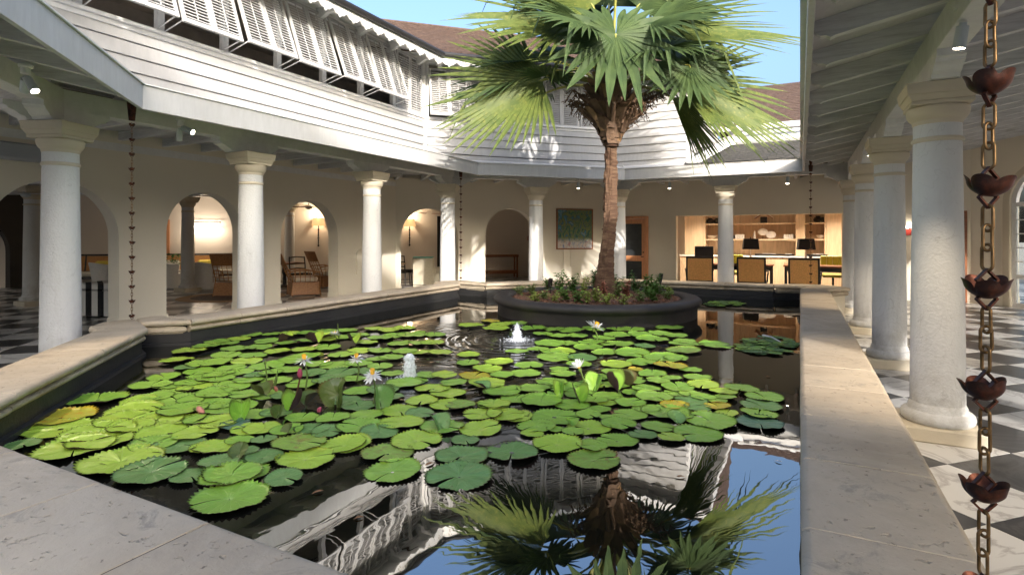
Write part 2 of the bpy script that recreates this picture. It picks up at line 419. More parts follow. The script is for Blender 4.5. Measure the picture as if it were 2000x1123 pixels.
PROF = [(.032, .600), (.016, .596), (.004, .585), (.0, .568), (.004, .552), (.016, .542), (.036, .538), (.044, .530), (.044, .522), (.030, .516), (.022, .503), (.024, .488), (.036, .478), (.056, .474), (.062, .462), (.10, .455)]
PROF = PROF+[(W_-u, z) for u, z in PROF[::-1]]
def stone_run(P, Q, n2, kP, kQ, length=.64, seed=1, ph=0.0):
    rr = random.Random(seed)
    L = (Q-P).length; e = (Q-P)/L; cuts = [0]; s = length*(1-ph) if ph else length*rr.uniform(.85, 1.1)
    while s < L-.35: cuts.append(s); s += length*rr.uniform(.97, 1.03)
    cuts.append(L)
    for a, b in zip(cuts[:-1], cuts[1:]):
        dz = rr.uniform(-.0018, .0018); du = rr.uniform(-.003, .003); g_ = .003
        c = P+e*(a+b)/2
        m = MB(); n = len(PROF); vs = []
        for (end, s0, k) in ((0, a, kP if a == 0 else 0), (1, b, kQ if b == L else 0)):
            for u, z in PROF:
                s_ = s0+(u*k)+(g_ if end == 0 else -g_)
                p = P+e*s_+n2*(u+du)-c; vs.append((p.x, p.y, z+dz))
        m.add(vs, [tuple(range(n)), tuple(range(n, 2*n))[::-1]]+[(i, n+i, n+(i+1) % n, (i+1) % n) for i in range(n)])
        o = m.build('coping_stone', M['coping'], pw, world=False, smooth=True, angle=50)
        o.location = Vector((c.x, c.y, 0))-ORG['pool_wall']
        bv = o.modifiers.new('bevel', 'BEVEL'); bv.width = .003; bv.segments = 2; bv.limit_method = 'ANGLE'; bv.angle_limit = R(70)
    mm = MB()                                            # mortar core just inside the stones
    a, b = P+n2*.09, Q+n2*.09; c_, d_ = Q+n2*(W_-.09), P+n2*(W_-.09)
    pts = [a, b, c_+e*kQ*W_, d_+e*kP*W_]
    mm.add([(p.x, p.y, .47) for p in pts]+[(p.x, p.y, .5965) for p in pts], [(0, 3, 2, 1), (4, 5, 6, 7), (0, 1, 5, 4), (1, 2, 6, 5), (2, 3, 7, 6), (3, 0, 4, 7)])
    mm.build('mortar_bed', M['mortar'], pw)
t22 = math.tan(R(22.5)); r2 = math.sqrt(.5)
stone_run(N0, A1, V2(-r2, -r2), -t22, 0, .66, 3)
stone_run(A2, B1, V2(-1, 0), 0, 0, .68, 4)
stone_run(B2, E0, V2(-r2, r2), 0, t22, .66, 5)
stone_run(E0, C2, V2(0, 1), -t22, 0, .66, 6)
stone_run(C1, D1, V2(1, 0), 0, 0, .635, 7)
stone_run(D2, N0, V2(0, -1), 0, t22, .645, 8)
def slab(pts_in, name='coping_stone'):
    if sum(pts_in[i-1].x*pts_in[i].y-pts_in[i].x*pts_in[i-1].y for i in range(len(pts_in))) > 0: pts_in = pts_in[::-1]
    m = MB(); c = sum(pts_in, V2(0, 0))/len(pts_in)
    m.prism([(p.x, p.y) for p in pts_in], lambda a, b, t: (a, b, t), .538, .600)
    ob = m.build(name, M['coping'], pw, bevel=.026); ob.modifiers[0].segments = 4; ob.modifiers[0].angle_limit = R(25)
    m = MB(); q = offset(pts_in, -.024)
    m.prism([(p.x, p.y) for p in q], lambda a, b, t: (a, b, t), .458, .530)
    ob = m.build('coping_moulding', M['coping'], pw, bevel=.024); ob.modifiers[0].segments = 3; ob.modifiers[0].angle_limit = R(25)
    m = MB(); q = offset(pts_in, -.05)
    m.prism([(p.x, p.y) for p in q], lambda a, b, t: (a, b, t), .45, .545); m.build('moulding_neck', M['coping'], pw)
e = .003
slab([A1, AQ+V2(.0, -.0), V2(-6.62, 3.62), V2(-6.66, 3.30), V2(-6.42, 3.06), V2(-6.125, 2.975)][::1])
slab([AQ, A2, V2(-6.40, 3.84), V2(-6.45, 3.98), V2(-6.66, 3.80), V2(-6.622, 3.626)])
slab([B1, BQ, V2(-6.70, 9.95), V2(-6.68, 9.45), V2(-6.40, 9.3)]); slab([BQ, B2, V2(-5.825, 9.875), V2(-6.3, 10.1), V2(-6.697, 9.956)])
slab([C2, CQ, V2(.55, 12.30), V2(.05, 12.38), V2(-.45, 12.16)]); slab([CQ, C1, V2(.46, 11.35), V2(.82, 11.80), V2(.556, 12.296)])
slab([D1, DQ, V2(.70, .62), V2(.74, 1.35), V2(.46, 1.62), V2(.46, 1.5)]); slab([DQ, D2, V2(-.42, .69), V2(.2, .45), V2(.697, .614)])

# ------------------------------------------------------------------ water
JETS = [at(800, 738, ZW), at(1010, 664, ZW)]
def water_mat():
    m = Mat('dark_pond_water'); v = m.pos()
    m.set(col=(.004, .005, .0035), rough=.012, ior=3.5, spec=.5)
    hs = []
    mp = m.node('ShaderNodeMapping'); mp.inputs['Scale'].default_value = (1, .55, 1); mp.inputs['Rotation'].default_value = (0, 0, R(-20)); m.link(v, mp.inputs[0])
    f = m.noise(mp.outputs[0], 2.6, 1.5, .45); m.bump(f, .06, .030)
    f = m.noise(mp.outputs[0], 7.5, 2, .5); m.bump(f, .03, .02)
    for j, (amp, rad) in enumerate(((.75, 1.5), (1.0, 2.0))):
        J = JETS[j]
        sub = m.node('ShaderNodeVectorMath', operation='SUBTRACT'); sub.inputs[1].default_value = (J.x, J.y, ZW); m.link(v, sub.inputs[0])
        nz = m.node('ShaderNodeTexNoise'); nz.inputs['Scale'].default_value = 2.2; m.link(v, nz.inputs['Vector'])
        le = m.node('ShaderNodeVectorMath', operation='LENGTH'); m.link(sub.outputs[0], le.inputs[0])
        ma = m.node('ShaderNodeMath', operation='MULTIPLY_ADD'); m.link(nz.outputs['Fac'], ma.inputs[0]); ma.inputs[1].default_value = .28; m.link(le.outputs['Value'], ma.inputs[2])
        s1 = m.node('ShaderNodeMath', operation='MULTIPLY'); s1.inputs[1].default_value = 46; m.link(ma.outputs[0], s1.inputs[0])
        s2 = m.node('ShaderNodeMath', operation='SINE'); m.link(s1.outputs[0], s2.inputs[0])
        fall = m.ramp(m_map(m, le.outputs['Value'], 0, rad, 1, 0), [(0, 0.), (1, 1.)])
        s3 = m.node('ShaderNodeMath', operation='MULTIPLY'); m.link(s2.outputs[0], s3.inputs[0]); m.link(fall, s3.inputs[1])
        m.bump(s3.outputs[0], .55*amp, .010)
        near = m.ramp(m_map(m, le.outputs['Value'], .05, .55, 1, 0), [(0, 0.), (1, 1.)])
        s4 = m.node('ShaderNodeMath', operation='MULTIPLY'); m.link(m.noise(v, 30, 3, .6), s4.inputs[0]); m.link(near, s4.inputs[1])
        m.bump(s4.outputs[0], .9, .03)
    return m.m
def m_map(m, x, a, b, c, d):
    n = m.node('ShaderNodeMapRange'); m.link(x, n.inputs[0])
    for i, k in enumerate((a, b, c, d)): n.inputs[i+1].default_value = k
    return n.outputs[0]
wt = MB(); wt.poly([(p.x, p.y, ZW) for p in offset(INNER, .062)])
tag(wt.build('water', water_mat()), kind='structure')

# ------------------------------------------------------------------ columns
HC = 2.65
def make_column():
    r = empty('column', (0, 0, 0))
    b = MB(); b.cbox((0, 0, .055), (.50, .50, .11), .012); b.build('plinth', M['cap'], r, world=False)
    b = MB(); pr = [(.15, .11), (.212, .11), (.228, .125), (.234, .150), (.228, .178), (.211, .195), (.192, .20), (.186, .212), (.186, .228), (.177, .245), (.171, .262), (.15, .27)]
    b.lathe(pr, 48); b.build('base', M['col'], r, True, world=False)
    b = MB(); pr = []
    for i in range(15):
        t = i/14; pr.append((.173-.022*t**1.4, .255+t*1.96))
    b.lathe(pr, 48); b.build('shaft', M['col'], r, True, world=False)
    b = MB()
    b.lathe([(.146, 2.22), (.158, 2.222), (.165, 2.232), (.165, 2.242), (.160, 2.252), (.152, 2.258), (.146, 2.26)], 48, cap=False)
    b.build('necking', M['cap'], r, True, world=False)
    b = MB(); b.lathe([(.152, 2.21), (.152, 2.365)], 48, cap=False); b.build('neck', M['col'], r, True, world=False)
    b = MB(); b.lathe([(.146, 2.35), (.154, 2.355), (.158, 2.37), (.161, 2.385), (.178, 2.40), (.193, 2.425), (.199, 2.455), (.199, 2.480), (.188, 2.49), (.17, 2.495)], 48)
    # spreading abacus with hollow cheeks
    for z0, z1, w0, w1 in ((2.490, 2.520, .38, .38), (2.520, 2.565, .38, .425), (2.565, HC, .435, .455)):
        vs = [(sx*w/2, sy*w/2, z) for z, w in ((z0, w0), (z1, w1)) for sx, sy in ((-1, -1), (1, -1), (1, 1), (-1, 1))]
        b.add(vs, [(3, 2, 1, 0), (4, 5, 6, 7), (0, 1, 5, 4), (1, 2, 6, 5), (2, 3, 7, 6), (3, 0, 4, 7)])
    b.build('capital', M['cap'], r, True, world=False, bevel=.006)
    return r
COLS = [((.93, 5.27), 0, 'nearest column on the right, with its whole base seen on the marble floor'),
        ((.93, 7.85), 0, 'second white column along the right walkway'),
        ((.93, 10.42), 0, 'third white column along the right walkway'),
        ((.93, 13.1), 0, 'slim far column at the right rear corner beside the reception opening'),
        ((-1.47, 13.2), 0, 'white column in front of the reception opening'),
        ((-3.87, 13.1), 22.5, 'white column half hidden behind the palm trunk'),
        ((-5.38, 11.62), 45, 'white column between the wooden bench arch and the painting'),
        ((-6.78, 10.1), 22.5, 'white column at the rear left corner with palm leaf shadows on it'),
        ((-6.7, 7.6), 0, 'sunlit white column left of the cream slipcovered chair'),
        ((-6.68, 5.15), 0, 'white column between the second and third arches'),
        ((-6.66, 2.93), 22.5, 'largest left column standing behind the pond corner with the rain chain'),
        ((-5.2, 1.5), 45, 'white column off the left edge beside the pond'),
        ((-4.07, .2), 22.5, 'white column behind the near left corner of the pond')]
col0 = make_column()
for i, ((x, y), rz, lab) in enumerate(COLS):
    o = col0 if i == 0 else copy_tree(col0)
    o.location = (x, y, 0); o.rotation_euler.z = R(rz)
    tag(o, lab, 'column', 'white columns around the lily pond')
for (x, y), lab in (((-15.2, 6.15), 'indoor column at the far left beyond the first arch'), ((-15.2, 9.7), 'indoor column seen through the second arch beside the white tub chair'), ((-15.2, 13.2), 'indoor column seen at the left edge of the third arch')):
    o = copy_tree(col0); o.location = (x, y, 0); tag(o, lab, 'column', 'indoor columns beyond the arches')

# ------------------------------------------------------------------ porch roof: fascia, beams, brackets, rafters, deck
FA, FB, FE, FC, FD, FF = V2(-5.9, 3.3), V2(-5.9, 9.9), V2(-3.5, 12.3), V2(.04, 12.3), V2(.04, 1.1), V2(-3.7, 1.1)
porch = empty('porch_roof', (-6, 6, 2.8), 0, 'white painted porch roof with fascia, beams and exposed rafters around the courtyard', 'porch roof')
SL = .2; ZF = 2.80; UB = .92
def zb(u, flat): return ZF+.045+SL*(min(u, UB) if flat else u)
def frame_fn(P, e, n2, s, w=.07):
    def fn(a, b, t):
        p = P+n2*a+e*(s+t); return (p.x, p.y, b)
    return fn
raft_cache = {}
def add_rafter(P, e, n2, s, u0, u1, flat):
    key = (round(u0, 2), round(u1, 2), flat); h = .135
    if key not in raft_cache:
        us = [u0]
        pts = []
        if u0 < .1:    # shaped tail
            pts += [(u0, zb(u0, flat)+.085), (u0+.012, zb(u0, flat)+.052), (u0+.04, zb(u0, flat)+.032), (u0+.075, zb(u0, flat)+.03), (u0+.10, zb(u0, flat)+.012), (u0+.13, zb(u0+.13, flat))]
        else: pts += [(u0, zb(u0, flat))]
        if flat and u0 < UB: pts.append((UB, zb(UB, flat)))
        pts.append((u1, zb(u1, flat))); pts.append((u1, zb(u1, flat)+h))
        if flat and u0 < UB: pts.append((UB, zb(UB, flat)+h))
        pts.append((u0, zb(u0, flat)+h))
        m = MB(); m.prism(pts, lambda a, b, t: (a-u0, t, b-ZF), -.036, .036)
        raft_cache[key] = m.mesh('rafter_mesh', M['rafter'])
    p = P+n2*u0+e*s
    o = put('rafter', raft_cache[key], porch, Vector((p.x, p.y, ZF))-ORG['porch_roof'], (0, random.uniform(-.0015, .0015), math.atan2(n2.y, n2.x)))
def porch_seg(P, Q, n2, D, flat, kP, kQ, pitch=.68, ph=.2, umax=None):
    """P,Q fascia ends, n2 outward, kP/kQ: how far the region opens along the run per metre outward"""
    L = (Q-P).length; e = (Q-P)/L; s = -kP*D+ph
    while s < L+kQ*D:
        u0 = .045
        if s < 0: u0 = max(u0, -s/kP+.03)
        if s > L: u0 = max(u0, (s-L)/kQ+.03)
        if u0 < D-.3: add_rafter(P, e, n2, s, u0, D, flat)
        s += pitch
    m = MB()      # fascia board
    a, b = P-e*.0, Q
    m.add([(p.x, p.y, z) for z in (ZF, ZF+.245) for p in (P, Q, Q+n2*.038+e*.038*kQ, P+n2*.038-e*.038*kP)],
          [(3, 2, 1, 0), (4, 5, 6, 7), (0, 1, 5, 4), (1, 2, 6, 5), (2, 3, 7, 6), (3, 0, 4, 7)])
    m.build('fascia', M['fascia'], porch, bevel=.004)
    m = MB()      # drip edge
    m.add([(p.x, p.y, z) for z in (ZF+.248, ZF+.262) for p in (P-n2*.018, Q-n2*.018, Q+n2*.06+e*.06*kQ, P+n2*.06-e*.06*kP)],
          [(3, 2, 1, 0), (4, 5, 6, 7), (0, 1, 5, 4), (1, 2, 6, 5), (2, 3, 7, 6), (3, 0, 4, 7)])
    m.build('drip_edge', M['gutter'] if False else M['white'], porch)
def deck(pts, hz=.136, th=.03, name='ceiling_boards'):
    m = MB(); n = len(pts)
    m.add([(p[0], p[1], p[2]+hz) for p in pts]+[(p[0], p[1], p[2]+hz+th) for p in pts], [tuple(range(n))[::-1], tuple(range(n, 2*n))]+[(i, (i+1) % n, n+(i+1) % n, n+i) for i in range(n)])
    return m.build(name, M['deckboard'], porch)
def deck_seg(P, Q, n2, D, flat, kP, kQ):
    e = (Q-P).normalized()
    f = lambda b, s, u: (lambda p: (p.x, p.y, zb(u, flat)))(b+n2*u+e*s*u)
    if flat:
        deck([f(P, -kP, .04), f(Q, kQ, .04), f(Q, kQ, UB), f(P, -kP, UB)]); deck([f(P, -kP, UB), f(Q, kQ, UB), f(Q, kQ, D), f(P, -kP, D)])
    else: deck([f(P, -kP, .04), f(Q, kQ, .04), f(Q, kQ, D), f(P, -kP, D)])
nL, nC, nB, nR, nN, nA = V2(-1, 0), V2(-r2, r2), V2(0, 1), V2(1, 0), V2(0, -1), V2(-r2, -r2)
porch_seg(FA, FB, nL, 3.6, True, t22, t22, ph=.45); deck_seg(FA, FB, nL, 3.7, True, t22, t22)
porch_seg(FB, FE, nC, 3.8, True, t22, t22, ph=.3); deck_seg(FB, FE, nC, 4.2, True, t22, t22)
porch_seg(FE, FC, nB, 4.0, True, t22, .25, ph=.3); deck_seg(FE, FC, nB, 4.2, True, t22, .21)
porch_seg(FF, FA, nA, 3.6, True, t22, t22, ph=.3); deck_seg(FF, FA, nA, 3.9, True, t22, t22)
# right side: rafters keep rising to the outer wall
Lr = FC.y-FD.y
m = MB(); m.add([(x, y, z) for z in (ZF, ZF+.245) for x, y in ((.04, 12.3), (.078, 12.338), (.078, 1.06), (.04, 1.1))], [(0, 1, 2, 3), (7, 6, 5, 4), (0, 3, 7, 4), (1, 0, 4, 5), (2, 1, 5, 6), (3, 2, 6, 7)])
m.build('fascia', M['fascia'], porch, bevel=.004)
m = MB(); m.box((.06, 6.7, ZF+.256), (.12, 11.3, .012)); m.build('drip_edge', M['white'], porch)
y = -1.8; k_ = 0
while y < 16.2:
    u0 = .045 if y < 12.2 else (y-12.3+.06 if y < 13.2 else .95)
    if y < 1.1: u0 = .045
    add_rafter(V2(.04, 0), V2(0, 1), nR, y, max(.045, u0), 6.6, False); y += .69
fz = lambda x, y: (x, y, ZF+.045+SL*(x-.04))
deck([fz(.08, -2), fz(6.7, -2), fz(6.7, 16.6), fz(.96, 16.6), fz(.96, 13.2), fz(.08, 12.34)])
m = MB(); m.box((.95, 14.8, 3.15), (.05, 3.6, .32)); m.build('ceiling_board', M['rafter'], porch)
# beams over the columns, with shaped brackets
def beam(P, Q, z0=2.815, z1=3.022, w=.17, name='beam'):
    L = (Q-P).length; e = (Q-P)/L; n2 = V2(-e.y, e.x); m = MB()
    m.add([(p.x, p.y, z) for z in (z0, z1) for p in (P-n2*w/2, Q-n2*w/2, Q+n2*w/2, P+n2*w/2)], [(3, 2, 1, 0), (4, 5, 6, 7), (0, 1, 5, 4), (1, 2, 6, 5), (2, 3, 7, 6), (3, 0, 4, 7)])
    return m.build(name, M['beam'], porch, bevel=.006)
k9 = .88
bl = [V2(FA.x-k9, FA.y-k9*t22), V2(FB.x-k9, FB.y+k9*t22), V2(FE.x-k9*t22, FE.y+k9), V2(.93, FE.y+k9)]
beam(bl[0], bl[1]); beam(bl[1], bl[2]); beam(bl[2], bl[3]); beam(V2(.93, -1.9), V2(.93, 13.05)); beam(V2(.93, 13.30), V2(.93, 16.25))
beam(bl[0], V2(FF.x-k9*t22, FF.y-k9))
def bracket_mesh(arms):
    m = MB()
    pr = [(-.46, .165), (-.46, .115), (-.43, .105), (-.42, .085), (-.37, .07), (-.33, .04), (-.29, .03), (-.27, .004), (.27, .004), (.29, .03), (.33, .04), (.37, .07), (.42, .085), (.43, .105), (.46, .115), (.46, .165)]
    for an in arms:
        c, s = math.cos(an), math.sin(an)
        m.prism(pr, lambda a, b, t: (a*c-t*s, a*s+t*c, b), -.085, .085)
    return m.mesh('bracket_mesh', M['beam'])
BR = [((.93, 5.27), [90]), ((.93, 7.85), [90]), ((.93, 10.42), [90]), ((.93, 13.1), [90, 179]), ((-1.47, 13.18), [0]), ((-3.87, 13.18), [0, 45]), ((-5.38, 11.65), [45]),
      ((-6.78, 10.2), [45, 90]), ((-6.78, 7.6), [90]), ((-6.78, 5.15), [90]), ((-6.76, 2.93), [90, -45]), ((-5.2, 1.4), [-45]), ((-4.07, .22), [-45])]
for (x, y), an in BR: put('bracket', bracket_mesh([R(a)+.001 for a in an]), porch, Vector((x, y, HC))-ORG['porch_roof'])
# outer roof skins (seen only as the sunlit apron between fascia and upper walls, and from other viewpoints)
def shingle_mat(name, cols, sx, rot):
    m = Mat(name); v = m.pos((1, 1, 1), obj=True)
    f = m.noise(v, 3.5, 4, .7); r_ = m.node('ShaderNodeObjectInfo')
    g_ = m.noise(v, 14, 6, .7)
    c = m.ramp(g_, [(.3, cols[0]), (.5, cols[1]), (.72, cols[2])]); m.set(col=m.mix(m.ramp(f, [(.4, 0.), (.7, .5)]), c, cols[0]), rough=.9, spec=.2); m.bump(g_, .5, .01); return m.m
M['shingle_brown'] = shingle_mat('brown_cedar_shingle', ((.060, .040, .032), (.10, .068, .054), (.15, .105, .085)), 1, 0)
M['shingle_grey'] = shingle_mat('grey_weathered_shingle', ((.045, .045, .043), (.085, .083, .08), (.14, .135, .13)), 1, 0)
def shingles(parent, P0, ex, up, L, H, mat, name, cw=.13, chh=.15, seed=2, objs=False, trim=None):
    """courses of overlapping shingles on the slope spanned by ex (along) and up (up the slope)"""
    rr = random.Random(seed); nrm = ex.cross(up).normalized(); m = MB(); k = 0; v = 0.0
    under = MB(); under.add([P0, P0+ex*L, P0+ex*L+up*H, P0+up*H], [(0, 1, 2, 3)])
    while v < H:
        s = -rr.uniform(0, cw)
        while s < L:
            w = cw*rr.uniform(.7, 1.3); a, b = max(0, s), min(L, s+w-.004)
            if trim: ta, tb = trim(v); a, b = max(a, ta), min(b, tb)
            if b-a > .02:
                h0 = .016+rr.uniform(0, .010); dv = rr.uniform(-.012, .012); o = P0+up*(v+dv)
                q = [o+ex*a+nrm*h0, o+ex*b+nrm*h0, o+ex*b+up*(chh*1.25)+nrm*.002, o+ex*a+up*(chh*1.25)+nrm*.002]
                m.add(q+[o+ex*a, o+ex*b], [(0, 1, 2, 3), (4, 5, 1, 0)])
            s += w
        v += chh
    return m.build(name, mat, parent)
def apron(P, Q, n2, kP, kQ, U, z1, mat=None):
    e = (Q-P).normalized(); a, b = P, Q; c, d = Q+n2*U+e*kQ*U, P+n2*U-e*kP*U; m = MB()
    m.poly([(a.x, a.y, ZF+.264), (b.x, b.y, ZF+.264), (c.x, c.y, z1), (d.x, d.y, z1)]); m.build('roof_apron', mat or M['white'], porch)
apron(FA, FB, nL, t22, t22, 1.08, 3.18); apron(FB, FE, nC, t22, t22, .56, 3.18); apron(FE, V2(-1.7, 12.3), nB, t22, 0, .42, 3.18)
apron(FF, FA, nA, t22, t22, 3.4, 4.0); m = MB(); m.poly([(.0, 1.1, 3.064), (.0, 16.5, 3.064), (6.7, 16.5, 4.6), (6.7, -2, 4.6), (.0, -2, 3.064)]); m.build('roof_apron', M['shingle_grey'], porch)
# dark shingled slope to the right of the bay
upv = Vector((0, 1.9, .62)).normalized()
shingles(porch, Vector((-1.75, 12.25, 3.07)), Vector((1, 0, 0)), upv, 2.6, 2.0, M['shingle_grey'], 'shingle_slope', .11, .10, 5)
m = MB(); m.poly([(-2.2, 12.25, 3.066), (.9, 12.25, 3.066), (.9, 14.35, 3.74), (-2.2, 14.35, 3.74)]); m.build('roof_apron', M['shingle_grey'], porch)

# ------------------------------------------------------------------ arcade walls
def wall_mesh(L, H, ops, th):
    """outline in (s, z) with openings from the floor: ops = (s0, s1, z_spring, arched)"""
    pts = [(0, 0)]
    for s0, s1, zs, arch in ops:
        pts += [(s0, 0)]
        if arch:
            r = (s1-s0)/2; c = (s0+s1)/2; N = 22
            for i in range(N+1):
                a = math.pi-math.pi*i/N; pts.append((c+r*math.cos(a), zs+r*math.sin(a)))
        else: pts += [(s0, zs), (s1, zs)]
        pts += [(s1, 0)]
    pts += [(L, 0), (L, H), (0, H)]
    return pts
def wall(P, Q, n2, H, ops, name, label, th=.3, mat='wall', skirt=True, cat='wall'):
    e = (Q-P).normalized(); L = (Q-P).length
    root = empty(name, (P.x, P.y, 0), 0, label, cat)
    m = MB(); m.prism(wall_mesh(L, H, ops, th), lambda a, b, t: ((P+e*a+n2*t).x, (P+e*a+n2*t).y, b-.005), 0, th)
    m.build('plaster', M[mat], root, smooth=True, angle=30)
    if skirt:
        s = 0
        segs = []
        for s0, s1, zs, ar in ops+[(L, L, 0, 0)]:
            if s0-s > .05: segs.append((s, s0))
            s = s1
        for a, b in segs:
            mm = MB(); mm.prism([(-.022, 0), (-.022, .20), (-.014, .225), (th+.0, .226), (th, 0)], lambda u, z, t: ((P+e*t+n2*u).x, (P+e*t+n2*u).y, z-.003), a-.018 if a > 0 else a, b+.018 if b < L else b)
            mm.build('skirting', M[mat], root)
    return root
XL = -9.5
# left arcade wall, running up Y from -1 to the chamfer corner at 11.7
def arch_at(x0, x1):       # photo columns of an opening in the wall X = XL -> distances along Y
    f = lambda x: XL/((-.4586)-(-.8886)*0) if False else None
def y_on(x, X):            # Y where the photo column x meets the plane X
    t = (x-1000)/FPX; return X*(cF.y+cR.y*t)/(cF.x+cR.x*t)
y0 = -1.5
ops = []
for a, b in ((-75, 232), (325, 474), (548, 660)):
    s0, s1 = y_on(a, XL)-y0, y_on(b, XL)-y0
    ops.append((s0, s1, 2.33-(s1-s0)/2, True))
ZWALL = 3.2
wl_ = wall(V2(XL, y0), V2(XL, 11.7), nL, ZWALL, [(ops[0][1]-1.62, ops[0][1], 2.33-.81, True)]+ops[1:], 'arcade_wall', 'beige plastered wall with three arches along the left walkway')
P, Q = V2(XL, 11.7), V2(-4.9, 16.3)
def s_on_ch(x, c=21.2):
    t = (x-1000)/FPX; d = c/((cF.y+cR.y*t)-(cF.x+cR.x*t)); X = (cF.x+cR.x*t)*d; return (X-XL)*math.sqrt(2)
ops = [(s_on_ch(783), s_on_ch(895), 2.31-(s_on_ch(895)-s_on_ch(783))/2, True), (s_on_ch(948), s_on_ch(1046), 2.33-(s_on_ch(1046)-s_on_ch(948))/2, True)]
wc_ = wall(P, Q, nC, ZWALL, ops, 'chamfer_wall', 'beige plastered angled wall with two arches and the painting')
Lc = (Q-P).length
XD0, XD1, XO0, XO1 = -4.42, -3.95+.12, -3.15, .95
wb_ = wall(V2(-4.9, 16.3), V2(3.5, 16.3), nB, 3.62, [(.08, .92, 2.12, False), (-3.15+4.9, .95+4.9, 2.13, False), (7.52, 8.32, 2.12, False)], 'reception_wall', 'beige rear wall with the orange door and the wide reception opening')
# right end wall (angled), with the double arched doors
P2_, Q2_ = V2(3.5, 16.3), V2(6.6, 13.2); e2 = (Q2_-P2_).normalized(); nR2 = V2(r2, r2)
wr_ = wall(P2_, Q2_, nR2, 4.3, [(.78, 2.44, 2.25, True)], 'angled_end_wall', 'beige angled end wall holding tall arched white glazed doors')
w_ = wall(V2(6.6, 13.2), V2(6.6, -2), nR, 4.4, [(.6+2.5*k, 2.6+2.5*k, 2.3, True) for k in range(6)], 'outer_light_arch_wall', 'open outer arcade wall of the walkway opposite the lounge', skirt=False)  # unseen wall; its arches are added to let daylight into the walkway
# small arched niches and switches
def niche(P, e, n2, s, w=.27, h=.62, z0=.62, parent=None):
    m = MB(); c = P+e*s; pts = []; N = 12; r = w/2
    out = [(-r, z0)]+[(-r*math.cos(math.pi*i/N), z0+h-r+r*math.sin(math.pi*i/N)) for i in range(N+1)]+[(r, z0)]
    k = .045; r3 = r-k
    inn = [(-r3, z0+k)]+[(-r3*math.cos(math.pi*i/N), z0+h-r+r3*math.sin(math.pi*i/N)) for i in range(N+1)]+[(r3, z0+k)]
    f = lambda a, z, u: ((c+e*a+n2*u).x, (c+e*a+n2*u).y, z); n = len(out)
    vs = [f(a, z, 0) for a, z in out]+[f(a, z, -.03) for a, z in out]+[f(a, z, -.03) for a, z in inn]+[f(a, z, -.001) for a, z in inn]
    m.add(vs, [q for i in range(n) for j in [(i+1) % n] for q in ((i, j, n+j, n+i), (n+i, n+j, 2*n+j, 2*n+i), (2*n+i, 2*n+j, 3*n+j, 3*n+i))])
    m.add([f(a, z, -.004) for a, z in inn], [tuple(range(n))]); m.build('niche', M['wall'], parent)
niche(V2(XL, y0), V2(0, 1), nL, y_on(703, XL)-y0, parent=wl_)
niche(P, V2(r2, r2), nC, s_on_ch(1108), parent=wc_)
# interior of the lounge behind the arches
Kb = 29.3
iw = empty('lounge_walls', (-15, 14, 0), 0, 'pale plastered walls of the lounge beyond the arches', 'wall')
def vwall(P, Q, z0, z1, mat, parent, th=.1, name='plaster'):
    e = (Q-P).normalized(); n2 = V2(-e.y, e.x); m = MB()
    m.add([(p.x, p.y, z) for z in (z0, z1) for p in (P, Q, Q+n2*th, P+n2*th)], [(3, 2, 1, 0), (4, 5, 6, 7), (0, 1, 5, 4), (1, 2, 6, 5), (2, 3, 7, 6), (3, 0, 4, 7)])
    return m.build(name, M[mat], parent)
def diag(x): return V2(x, Kb+x)
vwall(diag(-21.5), diag(-12.05), 0, 2.85, 'roomwall', iw); vwall(diag(-12.05), diag(-10.9), 2.32, 2.85, 'roomwall', iw); vwall(diag(-10.9), diag(-9.5), 0, 2.85, 'roomwall', iw)
vwall(V2(-9.5, 19.8), V2(-5.4, 16.4), 0, 2.85, 'roomwall', iw)
vwall(V2(-13.2, 18.3), V2(-11.2, 20.3), 0, 2.6, 'dark_room', iw)  # dark sheet behind the doorway, giving it a dark opening
for (a, b) in ((diag(-21.5), diag(-12.05)), (diag(-10.9), diag(-9.5))):
    e_ = (b-a).normalized(); n_ = V2(e_.y, -e_.x)*.02; vwall(b+n_, a+n_, 0, .17, 'roomwall', iw, .015, 'skirting')
wall(V2(-21, 2.0), V2(-21, 8.3), nL, 2.85, [(3.9, 5.95, 1.1, True)], 'dark_arch_wall', 'dark timber wall with an arch at the far left end of the lounge', mat='dark_room', skirt=False)
bw = empty('bar_room', (-25, 8, 0), 0, 'dark bar room glimpsed through the far left arch', 'room')
vwall(V2(-24, 2), V2(-24, 8.2), 0, 1.0, 'dark_room', bw); vwall(V2(-27, 3), V2(-27, 16), 0, .8, 'roomwall', bw); vwall(V2(-25, 8.6), V2(-21.2, 8.6), 0, 2.85, 'dark_room', bw)
# lounge ceiling with shallow beams
lc = empty('lounge_ceiling', (-14, 10, 2.75), 0, 'white lounge ceiling with shallow beams seen through the arches', 'ceiling')
m = MB(); m.box((-18.8, 10, 2.921), (18.6, 26, .12)); m.build('ceiling_panel', M['white'], lc)
m = MB(); m.add([(x, y, z) for z in (2.86, 2.98) for x, y in ((-9.5, 12.2), (-5.0, 16.7), (-5.0, 24), (-9.5, 24))], [(3, 2, 1, 0), (4, 5, 6, 7), (0, 1, 5, 4), (1, 2, 6, 5), (2, 3, 7, 6), (3, 0, 4, 7)]); m.build('ceiling_panel', M['white'], lc)
for yb in (2.6, 6.15, 9.7, 13.2, 16.7):
    m = MB(); m.box((-14.4, yb, 2.765), (9.2, .22, .18)); m.build('ceiling_beam', M['white'], lc)
for xb in (-15.2, -12.3):
    m = MB(); m.box((xb, 9.5, 2.74), (.24, 18, .13)); m.build('ceiling_beam', M['white'], lc)
